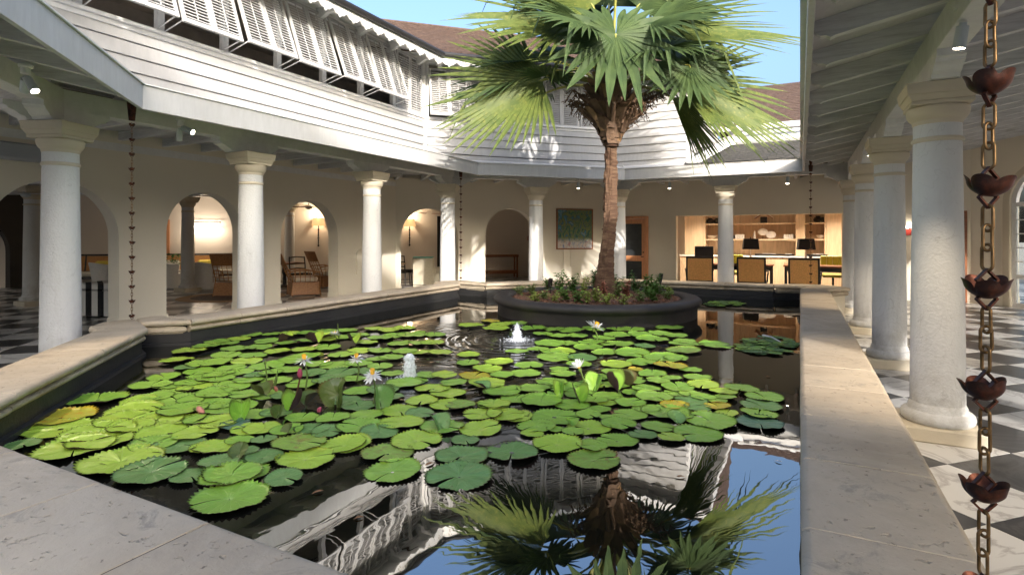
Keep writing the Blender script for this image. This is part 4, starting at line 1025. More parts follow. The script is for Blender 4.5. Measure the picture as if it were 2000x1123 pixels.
LV = [((-1.06, 3.97, -.15), (-1, -.26, -.05), (.05, .55, -.83), 1.68, 86, 36, .30, .10, 'palm', .05),
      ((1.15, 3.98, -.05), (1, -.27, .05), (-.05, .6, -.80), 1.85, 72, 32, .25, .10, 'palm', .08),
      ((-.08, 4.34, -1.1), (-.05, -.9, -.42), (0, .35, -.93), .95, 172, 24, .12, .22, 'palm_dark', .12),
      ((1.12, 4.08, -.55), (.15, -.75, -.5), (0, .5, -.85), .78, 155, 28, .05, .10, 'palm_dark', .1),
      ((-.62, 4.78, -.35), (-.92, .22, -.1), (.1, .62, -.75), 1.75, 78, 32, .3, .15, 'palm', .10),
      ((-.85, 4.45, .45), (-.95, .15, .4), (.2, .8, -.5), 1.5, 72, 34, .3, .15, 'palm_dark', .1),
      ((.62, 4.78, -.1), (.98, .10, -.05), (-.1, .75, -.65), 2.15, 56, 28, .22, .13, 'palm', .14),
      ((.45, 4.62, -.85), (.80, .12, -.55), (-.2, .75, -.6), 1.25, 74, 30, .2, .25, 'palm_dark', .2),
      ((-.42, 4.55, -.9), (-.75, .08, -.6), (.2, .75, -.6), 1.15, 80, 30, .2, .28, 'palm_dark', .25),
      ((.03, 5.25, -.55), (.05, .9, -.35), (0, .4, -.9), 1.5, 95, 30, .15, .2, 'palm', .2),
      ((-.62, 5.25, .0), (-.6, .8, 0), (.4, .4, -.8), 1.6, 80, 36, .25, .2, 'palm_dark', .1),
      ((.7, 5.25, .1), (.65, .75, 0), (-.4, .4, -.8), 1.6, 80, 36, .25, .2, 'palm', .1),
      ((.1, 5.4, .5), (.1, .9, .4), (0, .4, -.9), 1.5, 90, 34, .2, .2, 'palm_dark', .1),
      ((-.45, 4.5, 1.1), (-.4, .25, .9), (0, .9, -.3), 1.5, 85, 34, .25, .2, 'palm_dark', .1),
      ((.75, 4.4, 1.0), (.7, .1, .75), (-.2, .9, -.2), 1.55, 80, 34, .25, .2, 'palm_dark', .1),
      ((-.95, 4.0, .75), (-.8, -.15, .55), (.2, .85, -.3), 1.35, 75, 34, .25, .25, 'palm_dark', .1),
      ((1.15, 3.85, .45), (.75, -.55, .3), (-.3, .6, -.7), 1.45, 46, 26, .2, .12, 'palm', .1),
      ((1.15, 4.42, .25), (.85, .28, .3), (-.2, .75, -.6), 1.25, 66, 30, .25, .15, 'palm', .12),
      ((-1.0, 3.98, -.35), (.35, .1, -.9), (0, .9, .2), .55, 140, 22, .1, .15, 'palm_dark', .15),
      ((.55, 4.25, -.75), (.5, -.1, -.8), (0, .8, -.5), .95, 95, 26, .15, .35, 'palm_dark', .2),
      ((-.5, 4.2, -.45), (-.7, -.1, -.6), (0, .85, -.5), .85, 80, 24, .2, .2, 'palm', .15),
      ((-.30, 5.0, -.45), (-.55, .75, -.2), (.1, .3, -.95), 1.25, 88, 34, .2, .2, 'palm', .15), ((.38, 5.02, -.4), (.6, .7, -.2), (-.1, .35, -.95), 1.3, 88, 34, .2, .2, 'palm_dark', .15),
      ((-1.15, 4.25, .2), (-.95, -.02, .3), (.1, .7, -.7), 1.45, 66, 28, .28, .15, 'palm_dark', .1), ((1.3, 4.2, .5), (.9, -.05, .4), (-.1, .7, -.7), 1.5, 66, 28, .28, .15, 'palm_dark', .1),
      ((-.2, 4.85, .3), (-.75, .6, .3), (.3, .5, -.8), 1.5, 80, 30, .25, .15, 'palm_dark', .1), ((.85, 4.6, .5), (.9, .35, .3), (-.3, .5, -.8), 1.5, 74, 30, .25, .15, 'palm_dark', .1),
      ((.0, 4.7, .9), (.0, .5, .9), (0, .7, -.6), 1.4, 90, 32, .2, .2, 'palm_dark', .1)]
for i, L_ in enumerate(LV):
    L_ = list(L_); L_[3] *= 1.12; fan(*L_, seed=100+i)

# shrubs in the planter
def leaf_blade(m, p, d, n_, L, w):
    s = d.cross(n_).normalized(); q = p+d*L*.5-n_*0
    m.add([p, p+d*L*.3+s*w*.42+n_*w*.12, p+d*L*.62+s*w*.40+n_*w*.10, p+d*L-n_*L*.12, p+d*L*.62-s*w*.40+n_*w*.10, p+d*L*.3-s*w*.42+n_*w*.12, q], [(0, 1, 6), (1, 2, 6), (2, 3, 6), (3, 4, 6), (4, 5, 6), (5, 0, 6)])
SM = {'green': leafmat('shrub_green', (.07, .16, .03), (.12, .25, .045), None, .25), 'lime': leafmat('shrub_lime', (.24, .33, .06), (.36, .44, .10), (.14, .24, .05), .3),
      'dark': leafmat('shrub_dark', (.04, .10, .03), (.075, .17, .04), None, .2), 'pink': leafmat('shrub_coral', (.33, .12, .08), (.42, .17, .11), (.22, .16, .06), .25),
      'varieg': leafmat('shrub_variegated', (.12, .20, .05), (.18, .27, .07), (.42, .44, .20), .25)}
M['twig'] = basic('shrub_twig', (.13, .09, .05), .8)
def shrub(x, y, h, spread, kind, seed, label, lw=.045):
    rr = random.Random(seed); base = Vector((x, y, .575)); ns = rr.randint(5, 8)
    root = empty('shrub', base, 0, label, 'shrub', 'small shrubs planted round the palm'); f = MB(); st = MB()
    for s in range(ns):
        a = rr.uniform(0, 6.283); tilt = rr.uniform(.1, 1)*spread; hh = h*rr.uniform(.55, 1.0)*(1-.35*tilt/max(spread, .01)*.6); pts = []
        for k in range(6):
            t = k/5; pts.append(base+Vector((math.cos(a)*tilt*t**1.2, math.sin(a)*tilt*t**1.2, hh*t*(1-.1*t))))
        st.tube(pts, [.006, .0055, .005, .004, .003, .002], 5)
        nl = int(hh/.02)+5
        for k in range(nl):
            t = .15+.85*k/nl; i = min(4, int(t*5)); p = pts[i].lerp(pts[i+1], t*5-i); b = k*2.4+rr.uniform(-.4, .4); el = rr.uniform(-.2, .75)
            d = Vector((math.cos(b)*math.cos(el), math.sin(b)*math.cos(el), math.sin(el))); L = lw*rr.uniform(1.1, 2.0)*(1.1-.3*t)
            n_ = (Vector((0, 0, 1))-d*d.z+Vector((rr.uniform(-.3, .3), rr.uniform(-.3, .3), 0))).normalized(); leaf_blade(f, p, d, n_, L, L*.55)
    f.build('foliage', SM[kind], root); st.build('stem', M['twig'], root)
P_ = lambda x, y: at(x, y, .57)
SH = [(1015, 578, .26, .12, 'varieg', 'thin sparse shrub at the far left end of the planter soil'), (1040, 577, .25, .16, 'varieg', 'pale speckled shrub beside the small dark spotlight in the planter'), (1036, 590, .18, .14, 'lime', None), (1062, 586, .20, .15, 'varieg', None), (1082, 590, .20, .16, 'lime', None),
      (1094, 575, .52, .16, 'green', 'tallest leggy green shrub left of the palm trunk, its top sprig standing clear'), (1118, 574, .44, .18, 'green', None), (1105, 590, .26, .16, 'green', None), (1128, 592, .28, .18, 'green', None), (1140, 577, .42, .2, 'lime', 'bright green shrub touching the left side of the palm trunk'), (1147, 594, .26, .17, 'lime', None),
      (1163, 592, .30, .17, 'lime', None), (1180, 585, .38, .15, 'pink', 'coral pink leaved shrub in front of the palm trunk'), (1184, 597, .22, .16, 'lime', None), (1205, 583, .36, .18, 'varieg', None), (1222, 582, .36, .18, 'pink', 'reddish green shrub just to the side of the palm trunk base'), (1217, 596, .22, .17, 'lime', None),
      (1240, 573, .46, .18, 'dark', 'dark green shrub behind the reddish one, standing against the orange door'), (1212, 566, .45, .18, 'dark', None), (1262, 580, .40, .18, 'green', None), (1275, 574, .46, .16, 'green', 'tall glossy shrub in front of the stone coping near the box spotlight'), (1250, 592, .22, .17, 'varieg', None), (1275, 590, .26, .15, 'green', None),
      (1284, 580, .30, .14, 'green', None), (1302, 585, .16, .10, 'varieg', None), (1315, 578, .24, .09, 'lime', 'little isolated lime green sprig at the far end of the planter soil'), (1160, 565, .5, .16, 'dark', None), (1070, 568, .3, .15, 'green', None)]
order = ['clump of {c} leaves low at the planter front, {k} from the sparse left end']
ordn = ['first', 'second', 'third', 'fourth', 'fifth', 'sixth', 'seventh', 'eighth', 'ninth', 'tenth', 'eleventh', 'twelfth', 'thirteenth', 'fourteenth', 'fifteenth', 'sixteenth', 'seventeenth', 'eighteenth', 'nineteenth', 'twentieth']
cn = {'green': 'mid green', 'lime': 'lime green', 'varieg': 'pale speckled', 'dark': 'dark green', 'pink': 'coral'}; cnt = {}
for i, (px_, py_, h, s, k, lab) in enumerate(SH):
    p = P_(px_, py_)
    if not lab: cnt[k] = cnt.get(k, 0)+1; lab = '%s shrub in the planter, %s of its colour from the sparse end' % (cn[k], ordn[cnt[k]-1])
    if (p-PC).to_2d().length > 1.24: p = PC+(p-PC)*(1.22/(p-PC).to_2d().length)
    shrub(p.x, p.y, h, s, k, 300+i, lab, .05 if k in ('green', 'dark') else .042)
# small garden spotlights standing in the soil
for (px_, py_), sz, lab in (((1075, 574), (.07, .07, .12), 'small dark garden spotlight among the shrubs at the sparse end of the planter'), ((1290, 566), (.07, .05, .16), 'box shaped dark garden spotlight on a stake at the far end of the planter')):
    p = at(px_, py_, .57); L = empty('garden_spotlight', p, 0, lab, 'spotlight')
    m = MB(); m.tube([p, p+Vector((0, 0, .14))], .009, 8); m.build('stake', M['iron'], L)
    m = MB(); m.cbox(p+Vector((0, 0, .14+sz[2]/2)), sz, .012, Euler((.25, .15, .4)).to_matrix()); m.build('housing', M['iron'], L)
    m = MB(); m.cbox(p+Vector((0, 0, .14)), (.03, .09, .03), .004); m.build('yoke', M['iron'], L)
# ------------------------------------------------------------------ water lilies
def padmat(name, c1, c2, vein, edge, blot=None, rough=.35, spot=.82):
    m = Mat(name); tc = m.node('ShaderNodeTexCoord').outputs['Object']; oi = m.node('ShaderNodeObjectInfo').outputs['Random']
    sx = m.node('ShaderNodeSeparateXYZ'); m.link(tc, sx.inputs[0])
    at2 = m.node('ShaderNodeMath', operation='ARCTAN2'); m.link(sx.outputs[1], at2.inputs[0]); m.link(sx.outputs[0], at2.inputs[1])
    nz = m.noise(m.pos((1, 1, 1), obj=True, rnd=True), 2.5, 3, .6)
    ad = m.node('ShaderNodeMath', operation='MULTIPLY_ADD'); m.link(nz, ad.inputs[0]); ad.inputs[1].default_value = .35; m.link(at2.outputs[0], ad.inputs[2])
    mu = m.node('ShaderNodeMath', operation='MULTIPLY'); mu.inputs[1].default_value = 9.5; m.link(ad.outputs[0], mu.inputs[0])
    si = m.node('ShaderNodeMath', operation='SINE'); m.link(mu.outputs[0], si.inputs[0]); ab = m.node('ShaderNodeMath', operation='ABSOLUTE'); m.link(si.outputs[0], ab.inputs[0])
    ln = m.node('ShaderNodeVectorMath', operation='LENGTH'); m.link(tc, ln.inputs[0]); r_ = ln.outputs['Value']
    vfac = m.ramp(ab.outputs[0], [(0., 1.), (.16, 0.)])
    base = m.mix(oi, c1, c2)
    mot = m.noise(m.pos((1, 1, 1), obj=True, rnd=True), 4.5, 5, .65); base = m.mix(m.ramp(mot, [(.35, 0.), (.75, .45)]), base, c2)
    c = m.mix(m.mixf(vfac, .5), base, vein)
    c = m.mix(m.ramp(r_, [(0., .75), (.16, 0.)]), c, vein)
    c = m.mix(m.ramp(r_, [(.90, 0.), (.99, .6)]), c, edge)
    if blot: c = m.mix(m.ramp(m.noise(m.pos((1, 1, 1), obj=True, rnd=True), 3.2, 6, .75), [(.52, 0.), (.62, .85)]), c, blot)
    sp_ = m.noise(m.pos((1, 1, 1), obj=True, rnd=True), 13, 2, .5); c = m.mix(m.ramp(sp_, [(.70, 0.), (.74, .8)]), c, (.14, .09, .025))
    big = m.noise(m.pos((1, 1, 1), obj=True, rnd=True), 1.1, 3, .5); c = m.mix(m.ramp(big, [(.55, 0.), (.75, .5)]), c, (c1[0]*1.5, c1[1]*1.05, c1[2]))
    m.set(col=c, rough=rough, spec=.5); m.bump(m.ramp(ab.outputs[0], [(0., 0.), (.3, 1.)]), .35, .004); m.bump(m.noise(m.pos((1, 1, 1), obj=True, rnd=True), 6, 3, .5), .3, .01)
    t = m.node('ShaderNodeBsdfTranslucent'); m.link(c, t.inputs[0]); ms = m.node('ShaderNodeMixShader'); ms.inputs[0].default_value = .12
    # the underside is purple brown
    g_ = m.node('ShaderNodeNewGeometry'); d = m.node('ShaderNodeBsdfPrincipled'); d.inputs['Base Color'].default_value = (.06, .03, .03, 1) if 'raised' not in name else (.05, .045, .015, 1); d.inputs['Roughness'].default_value = .5
    m2 = m.node('ShaderNodeMixShader'); m.link(m.b.outputs[0], ms.inputs[1]); m.link(t.outputs[0], ms.inputs[2]); m.link(g_.outputs['Backfacing'], m2.inputs[0]); m.link(ms.outputs[0], m2.inputs[1]); m.link(d.outputs[0], m2.inputs[2])
    m.link(m2.outputs[0], m.n['Material Output'].inputs[0]); return m.m
def mixf(s, f, k):
    n = s.node('ShaderNodeMath', operation='MULTIPLY'); n.inputs[1].default_value = k; s.link(f, n.inputs[0]); return n.outputs[0]
Mat.mixf = mixf
PM = {'g': padmat('pad_mid_green', (.21, .42, .04), (.28, .48, .06), (.40, .56, .18), (.12, .15, .03), None, .35, .78),
      'y': padmat('pad_yellow_green', (.33, .53, .045), (.40, .57, .06), (.50, .62, .20), (.24, .27, .03), None, .35, .80),
      'd': padmat('pad_dark_green', (.12, .26, .06), (.16, .30, .08), (.26, .38, .16), (.08, .09, .03)),
      't': padmat('pad_grey_teal', (.09, .19, .12), (.12, .22, .14), (.20, .30, .21), (.06, .09, .06)),
      'o': padmat('pad_yellowing', (.42, .45, .04), (.52, .46, .04), (.38, .44, .08), (.60, .34, .02), (.55, .28, .02)),
      'b': padmat('pad_green_browned', (.21, .37, .05), (.26, .42, .06), (.38, .48, .16), (.18, .14, .03), (.22, .17, .045)),
      'r': padmat('pad_raised_olive', (.06, .12, .018), (.10, .13, .025), (.14, .16, .05), (.12, .06, .02))}
cname = {'g': 'mid green', 'y': 'bright yellow green', 'd': 'dull dark green', 't': 'grey teal', 'o': 'yellowing', 'b': 'brown speckled green', 'r': 'olive brown'}
pad_meshes = {}
def pad_mesh(kind, var, fold=0):
    if (kind, var) in pad_meshes: return pad_meshes[(kind, var)]
    rr = random.Random(var*17+3); NA = 76; gap = rr.uniform(.06, .22); over = rr.uniform(-.02, .05); m = MB(); vs = []; RR = [.02, .22, .45, .68, .86, .955, 1.0]
    ph = [rr.uniform(0, 6.3) for _ in range(4)]; cup = rr.uniform(.0, .05); curl = rr.uniform(0, 1) < .6; ca = rr.uniform(0, 6.3)
    teeth = 36
    for r in RR:
        for k in range(NA+1):
            u = k/NA; a = gap/2*(1-.0*r)+u*(2*math.pi-gap)
            ee = min(u, 1-u)*2*math.pi
            rad = r*(1+.035*math.sin(2*a+ph[0])+.02*math.sin(3*a+ph[1]))
            if r > .9: rad *= (1-.10*math.exp(-(ee/.10)**2))
            z = cup*r*r*.6+.018*r*r*math.sin(5*a+ph[2])+.012*r*math.sin(9*a+ph[3])
            if r == 1.0:
                tk = (k % 2); rad *= (1.02 if tk else .925); z += .035 if tk else .01
            if r >= .86 and curl: z += .16*max(0, math.cos(a-ca)-.55)*(r-.8)*5
            z += .05*math.exp(-(ee/.13)**2)*r*(1-r)*3
            z -= .05*math.exp(-(r/.12)**2)
            if fold: z += fold*abs(rad*math.sin(a))**1.3*.9+.22*math.sin(rad*math.cos(a)*2.2+ph[0])*rad; q_ = 1-.28*fold*abs(math.sin(a))
            else: q_ = 1
            vs.append((rad*math.cos(a), rad*math.sin(a)*q_, z))
    m.add(vs, [(i*(NA+1)+k, (i+1)*(NA+1)+k, (i+1)*(NA+1)+k+1, i*(NA+1)+k+1) for i in range(len(RR)-1) for k in range(NA)])
    me = m.mesh('lily_pad_mesh', PM[kind], True, 180); pad_meshes[(kind, var)] = me; return me
PADS = """1160 900 98 b;1088 872 88 y;1000 884 98 d;902 892 97 d;897 932 117 d;767 922 100 g;757 887 95 b;813 862 92 y;675 870 90 y;597 898 106 y;585 868 100 b;672 871 80 y;706 836 90 g;783 829 82 y;712 813 67 g;781 804 72 y
939 839 78 y;942 812 73 y;988 812 72 y;863 836 78 g;908 860 54 d;515 862 48 d;513 895 72 d;463 925 118 g;554 938 72 d;424 876 84 y;427 906 76 d;433 792 72 g;430 827 76 y;460 832 58 t;512 839 70 y;877 792 73 y;824 785 58 y;846 760 64 y;875 771 66 y;951 752 68 y;963 794 60 g;900 794 55 b;975 768 60 g;790 751 66 g
951 723 54 y;975 710 50 y;914 710 42 g;914 695 42 y;845 671 45 y;927 736 57 o;980 735 46 g;442 695 57 g;494 696 54 g;427 707 54 g;482 707 60 y;521 716 64 g;427 733 58 g;451 721 58 g;485 745 58 g;424 753 60 g;542 688 50 y;594 697 58 g;594 684 48 y;566 653 40 y;530 653 36 g;467 663 42 y;424 670 45 g;460 683 54 g;660 715 66 g;663 730 72 d;703 686 46 y;735 703 44 g;742 662 48 g;806 655 58 g;733 644 40 y;679 647 40 g;715 671 44 y
117 817 150 o;118 838 160 y;190 846 160 y;257 836 90 y;330 847 122 y;148 878 165 y;254 892 106 y;251 820 145 y;191 781 122 g;262 803 104 y;272 785 70 y;294 754 80 g;339 767 68 g;400 736 66 g;369 687 60 y;424 669 46 g;403 678 52 g;345 706 64 y;407 711 84 g;390 726 60 g;421 742 70 g;424 769 80 g;348 785 100 g;357 803 92 g;427 801 85 g;366 820 70 y;424 828 78 y;330 756 60 g;375 749 66 g;484 841 66 y;44 872 72 d;296 924 135 d;372 932 80 d;236 904 160 y;450 932 112 g;448 976 142 g;432 904 78 d;516 896 72 d;348 872 100 d;408 876 72 y;196 866 120 y
1003 814 72 y;1083 815 90 g;1149 812 46 g;1149 837 78 y;1190 819 36 g;1208 831 64 g;1230 812 64 g;1299 807 86 g;1388 824 96 g;1484 828 90 t;1363 849 92 g;1285 835 60 g;1256 851 54 d;1311 858 50 y;1205 862 76 g;1156 873 58 g;1048 833 70 g;1085 841 34 g;1039 848 42 y;1119 846 40 g
964 792 60 y;1007 780 56 g;984 767 68 g;1042 762 62 g;1078 748 58 g;1057 785 78 g;1071 775 50 g;1117 792 64 g;1099 757 64 g;1026 730 56 g;1033 716 54 g;973 710 50 y;952 722 52 y;918 694 38 y;1010 688 42 g;1051 683 42 g;1085 699 68 g;1099 687 46 y;1075 672 56 g;1149 680 56 g;1156 669 50 g;1131 713 48 g;1092 723 36 g;1099 733 50 g;1138 700 54 d;1206 673 64 g;1235 691 68 g;1295 701 74 g;1204 713 56 y;1252 709 54 g;1310 717 62 o;1201 729 52 g;1274 732 54 g;1242 723 30 o;1226 743 68 g;1285 746 44 g;1313 740 38 g;1349 725 42 g;1363 739 52 g;1262 760 54 g;1324 758 64 g;1374 754 60 y;1413 767 50 y;1449 760 68 g;1493 778 70 g;1486 794 76 d;1482 811 68 g;1320 771 52 g;1278 778 72 g;1349 785 62 d;1374 778 46 g;1417 778 42 g;1317 794 52 o;1402 796 50 o;1363 799 52 d;1420 809 42 y;1185 775 52 g;1185 789 36 y;1231 789 56 g;1337 668 44 g;1340 674 64 g;1399 675 66 g;1302 641 56 g;1231 646 52 g;1274 664 60 g;1335 686 64 b;1206 655 50 g;1114 646 50 g;1042 642 50 g;1021 630 40 g;969 643 50 y;978 635 42 y;921 637 48 y;958 628 36 o;1082 644 40 g;1092 657 46 g;1128 657 40 g;1060 653 40 g
560 672 44 g;600 668 42 g;640 664 46 y;520 668 46 g;490 655 42 g;448 672 40 g;640 680 50 g;668 694 52 g;620 712 54 g;570 706 52 g;560 724 56 g;610 730 54 d;540 744 56 g;590 752 60 g;640 746 58 d;690 742 54 g;722 726 52 d;742 718 50 g;770 730 50 g;765 700 46 g;742 686 46 g;790 688 46 g;824 690 42 y;780 672 44 g;820 672 42 g;860 690 44 y;760 646 42 y;790 642 42 y;700 655 44 g;640 648 40 g;600 652 38 g;670 660 44 g;850 655 40 g;770 657 44 g
748 764 58 d;760 778 56 d;700 766 56 g;672 786 60 d;700 795 62 d;560 775 58 d;520 772 62 g;480 772 66 g;470 795 66 g;500 812 66 g;540 808 60 d;590 818 62 g;650 820 64 g;610 840 66 d;560 843 64 g;640 846 60 d;740 848 70 d;820 810 54 d;808 746 54 g;835 735 46 g;868 735 46 y;885 750 50 g;700 712 50 g;1170 738 46 g;1150 752 54 g;1205 752 50 g;1240 768 48 g;1130 770 54 g;1160 785 50 g;1180 755 44 y;1170 802 44 g;1262 800 50 g;1330 815 50 d;1350 772 44 g;1400 785 40 g
390 782 84 g;396 822 70 g;310 822 90 y;300 870 90 g;380 850 84 y;468 862 56 g;480 885 50 d;300 778 76 g;320 737 60 g;380 760 66 y;460 757 56 g;470 728 50 g;530 730 46 g;500 735 44 d;505 680 50 g;365 720 50 d;1180 662 40 g;1250 655 46 g;1290 652 44 g;1320 656 46 g;1260 677 40 d;1180 690 46 g;1200 640 40 g;1160 640 42 g;1110 672 40 g;1075 688 38 g;1320 702 44 g"""
LM = [('the larger fountain jet', JETS[0]), ('the farther fountain jet', JETS[1]), ('the tall magenta bud', at(570, 795, ZW)), ('the flower by the planter', at(1163, 665, ZW)), ('the half open flower', at(1140, 775, ZW)),
      ('the red lying bud', at(382, 806, ZW)), ('the funnel rain chain', at(310, 700, ZW)), ('the palm reflection', at(1180, 930, ZW)), ('the open water edge', at(1500, 840, ZW)), ('the near coping', at(300, 940, ZW)), ('the round planter', at(1250, 645, ZW)), ('the rolled bright leaves', at(650, 665, ZW))]
plist = []
rp = random.Random(77)
for tok in PADS.replace('\n', ';').split(';'):
    if not tok.strip(): continue
    x, y, w, k = tok.split(); x, y, w = float(x), float(y), float(w); p = at(x, y, ZW)
    s = proj(p); r = w/2*s[2]/FPX
    # wide-angle stretch: circles far from the picture centre look wider than they are
    off = abs((x-1000)/FPX); r /= (1+.35*off*off)
    q = (p-PC).to_2d()
    if q.length < 1.6+r: p = PC+(p-PC).normalized()*(1.62+r); p.z = ZW
    plist.append([p.x, p.y, min(.20, r*1.13), k])
ranks = {}
for p in plist:
    best = min(range(len(LM)), key=lambda i: (LM[i][1].x-p[0])**2+(LM[i][1].y-p[1])**2); p.append(best); p.append(math.hypot(LM[best][1].x-p[0], LM[best][1].y-p[1]))
TENS = ['', '', 'twenty', 'thirty', 'forty', 'fifty', 'sixty']
def ordinal(n):
    if n >= 29 and (n+1) % 10: return TENS[(n+1)//10]+'-'+ordn[(n+1) % 10-1]
    if n >= 29: return {30: 'thirtieth', 40: 'fortieth', 50: 'fiftieth'}.get(n+1, 'last')
    w = ordn+['twenty-first', 'twenty-second', 'twenty-third', 'twenty-fourth', 'twenty-fifth', 'twenty-sixth', 'twenty-seventh', 'twenty-eighth', 'twenty-ninth', 'thirtieth', 'thirty-first', 'thirty-second', 'thirty-third', 'thirty-fourth', 'thirty-fifth']
    return w[n] if n < len(w) else 'outermost'
for k_ in set((p[3], p[4]) for p in plist):
    for i, p in enumerate(sorted([p for p in plist if (p[3], p[4]) == k_], key=lambda p: p[5])): p.append(i)
for i, (x, y, r, k, b, d, rk) in enumerate(plist):
    o = put('lily_pad', pad_mesh(k, rp.randrange(9)), None, (x, y, ZW+.005+rp.uniform(0, .011)), (rp.uniform(-.04, .04), rp.uniform(-.04, .04), rp.uniform(0, 6.28)), (r, r*rp.uniform(.94, 1.0), r))
    tag(o, '%s lily pad, %s of its colour out from %s' % (cname[k], ordinal(rk), LM[b][0]), 'lily pad', 'lily pads floating on the pond')
# leaves standing out of the water
def raised(x, y, r, kind, tilt, heading, label, z=None, sy=1):
    r *= .82 if kind in ('g', 'd', 'y') else .92
    p = at(x, y, ZW); o = put('lily_leaf', pad_mesh(kind, 20+int(x+y) % 40, (.35, .6, .9, 1.2)[int(x) % 4]), None, (p.x, p.y, ZW+(r*math.sin(tilt)*.8 if z is None else z)), Euler((0, tilt, heading)), (r, r*sy, r*1.6))
    tag(o, label, 'lily leaf', 'lily leaves standing out of the water'); return o
hv = YAW+R(90)        # heading that points away from the camera
for a in ((660, 793, .125, 'r', 1.15, hv+2.8, 'large dark leaf standing upright in the middle between the two white flower stems'), (741, 797, .11, 'd', 1.0, hv+3.9, 'folded dark green leaf standing at the foot of the tallest white flower'),
          (610, 790, .075, 'r', .8, hv+2.6, 'brown leaf leaning beside the pink budded flower stem'), (505, 775, .085, 'r', .55, hv+4.3, 'bronze leaf tilted up beside the thin green bud'), (545, 815, .06, 'r', .9, hv+3.3, 'small olive leaf leaning below the pink budded flower'),
          (560, 850, .055, 'r', .5, hv+2.3, 'dark curled leaf with a brown underside near the speckled pad'), (468, 893, .06, 'r', .9, hv+3.2, 'round dark olive leaf lifted edge on among the near pads'), (856, 838, .09, 'd', .6, hv+3.9, 'folded green leaf with its dark side showing'),
          (640, 663, .12, 'y', .5, hv+2.4, 'bright rolled leaf beside the far small flower'), (610, 672, .12, 'y', .45, hv+4.2, 'bright curled leaf in the far left drift of pads'), (560, 668, .11, 'y', .45, hv+1.4, 'light green cupped leaf lifted above the far pads'), (690, 672, .11, 'y', .4, hv+3.7, 'pale green leaf tipped up right of the far small flower'),
          (1165, 760, .11, 'g', .5, hv+2.5, 'cupped green leaf left of the flower among raised leaves'), (1195, 760, .10, 'g', .6, hv+3.9, 'cupped green leaf right of the flower among raised leaves'), (1215, 752, .08, 'r', 1.1, hv+4.2, 'small olive leaf standing on edge beyond the cupped leaves'),
          (1095, 772, .08, 'g', .9, hv+2.9, 'little pointed green leaf standing up among the middle pads'), (1130, 785, .10, 'g', .35, hv+3.4, 'folded bright leaf in front of the flower among raised leaves'), (1320, 825, .075, 'd', .7, hv+3.2, 'small dark leaf folded over the pads near the open water'),
          (940, 760, .08, 'd', .6, hv+4.1, 'green leaf curled over its dark shadow in the pond centre'), (575, 800, .10, 'g', .3, hv+2.9, 'green leaf lifted in front of the pink budded stem'), (470, 820, .10, 'g', .5, hv+3.5, 'green leaf with a lifted rim beside the grey teal pad'), (1117, 832, .06, 'g', .4, hv+3.2, 'small green leaf folded onto the bright notched pad')):
    x, y, r, k, tl, hd, lab = a; raised(x, y, r, k, tl, hd, lab)
# flowers
M['petal'] = leafmat('white_petal', (.80, .80, .80), (.86, .86, .84), None, .2, .5)
M['pink'] = leafmat('magenta_sepal', (.36, .05, .12), (.46, .10, .16), (.30, .10, .06), .15)
M['sepal_green'] = leafmat('green_sepal', (.10, .16, .03), (.16, .22, .05), None, .1)
M['stamen'] = basic('yellow_stamens', (.75, .42, .02), .6, .15, 60)
M['stem_red'] = basic('dark_red_stem', (.10, .025, .02), .4); M['stem_green'] = basic('green_stem', (.11, .16, .035), .45); M['pale_pink'] = leafmat('pale_pink_bud', (.50, .16, .11), (.60, .27, .20), (.62, .40, .25), .15)
def petal_mesh(nm, mat, L, w, up):
    m = MB(); vs = []; N = 6
    for k in range(N+1):
        t = k/N; ww = w*math.sin(math.pi*min(.98, t*.93+.05))**.8; z = up*(t**1.4)*L; x = L*t
        vs += [(x, -ww, z+.15*ww), (x, 0, z-.1*ww), (x, ww, z+.15*ww)]
    m.add(vs, [f for k in range(N) for f in ((k*3, k*3+1, k*3+4, k*3+3), (k*3+1, k*3+2, k*3+5, k*3+4))]); return m.mesh(nm, mat, True, 180)
pet = [petal_mesh('petal_mesh', M['petal'], .070, .0095, .05), petal_mesh('petal_mesh', M['petal'], .058, .009, .35), petal_mesh('petal_mesh', M['petal'], .044, .008, .8)]
sep_ = petal_mesh('sepal_mesh', M['pink'], .062, .012, -.5)
def flower(xb, yb, xt, yt, label, tilt=(0, 0), stem='stem_green', sc=1.0, down=0, sepal=True, dd=0):
    b = at(xb, yb, ZW); s = proj(b); d = s[2]+dd; top = cF*d+cR*(d*(xt-1000)/FPX); top = Vector((top.x, top.y, EYE+(465-yt)*d/FPX))
    root = empty('water_lily', b, 0, label, 'flower', 'white water lily flowers')
    m = MB(); pts = [b-Vector((0, 0, .05))]
    for k in range(1, 7):
        t = k/6; q = b.lerp(top, t); q += cR*.02*math.sin(math.pi*t); pts.append(q)
    m.tube(pts, [.007]*5+[.006, .006], 7); m.build('stem', M[stem], root, True)
    E = Euler((tilt[0], tilt[1], random.uniform(0, 6))); head = put('calyx', bud_mesh(M['pink'] if sepal else M['sepal_green'], .016*sc, .02*sc, True), root, top-b-Vector((0, 0, .0)), E)
    rr = random.Random(int(xb))
    for ring, (n, off) in enumerate(((11, 0), (10, .3), (8, .1))):
        for k in range(n):
            a = 2*math.pi*(k+off)/n+rr.uniform(-.1, .1); o = put('petal', pet[ring], head, (0, 0, .012*sc+.003*ring), (rr.uniform(-.2, .2), rr.uniform(-.15, .12)+down, a), (sc*rr.uniform(1.0, 1.25),)*3)
    m = MB(); m.lathe([(.004, 0), (.014, .006), (.016, .018), (.012, .034), (.005, .042)], 12); 
    for k in range(18): a = k*2.4; m.tube([(.008*math.cos(a), .008*math.sin(a), .01), (.016*math.cos(a), .016*math.sin(a), .038), (.010*math.cos(a), .010*math.sin(a), .046)], .0022, 4)
    o = m.build('stamens', M['stamen'], head, world=False); o.location = (0, 0, .012*sc); o.scale = (sc,)*3
    return root
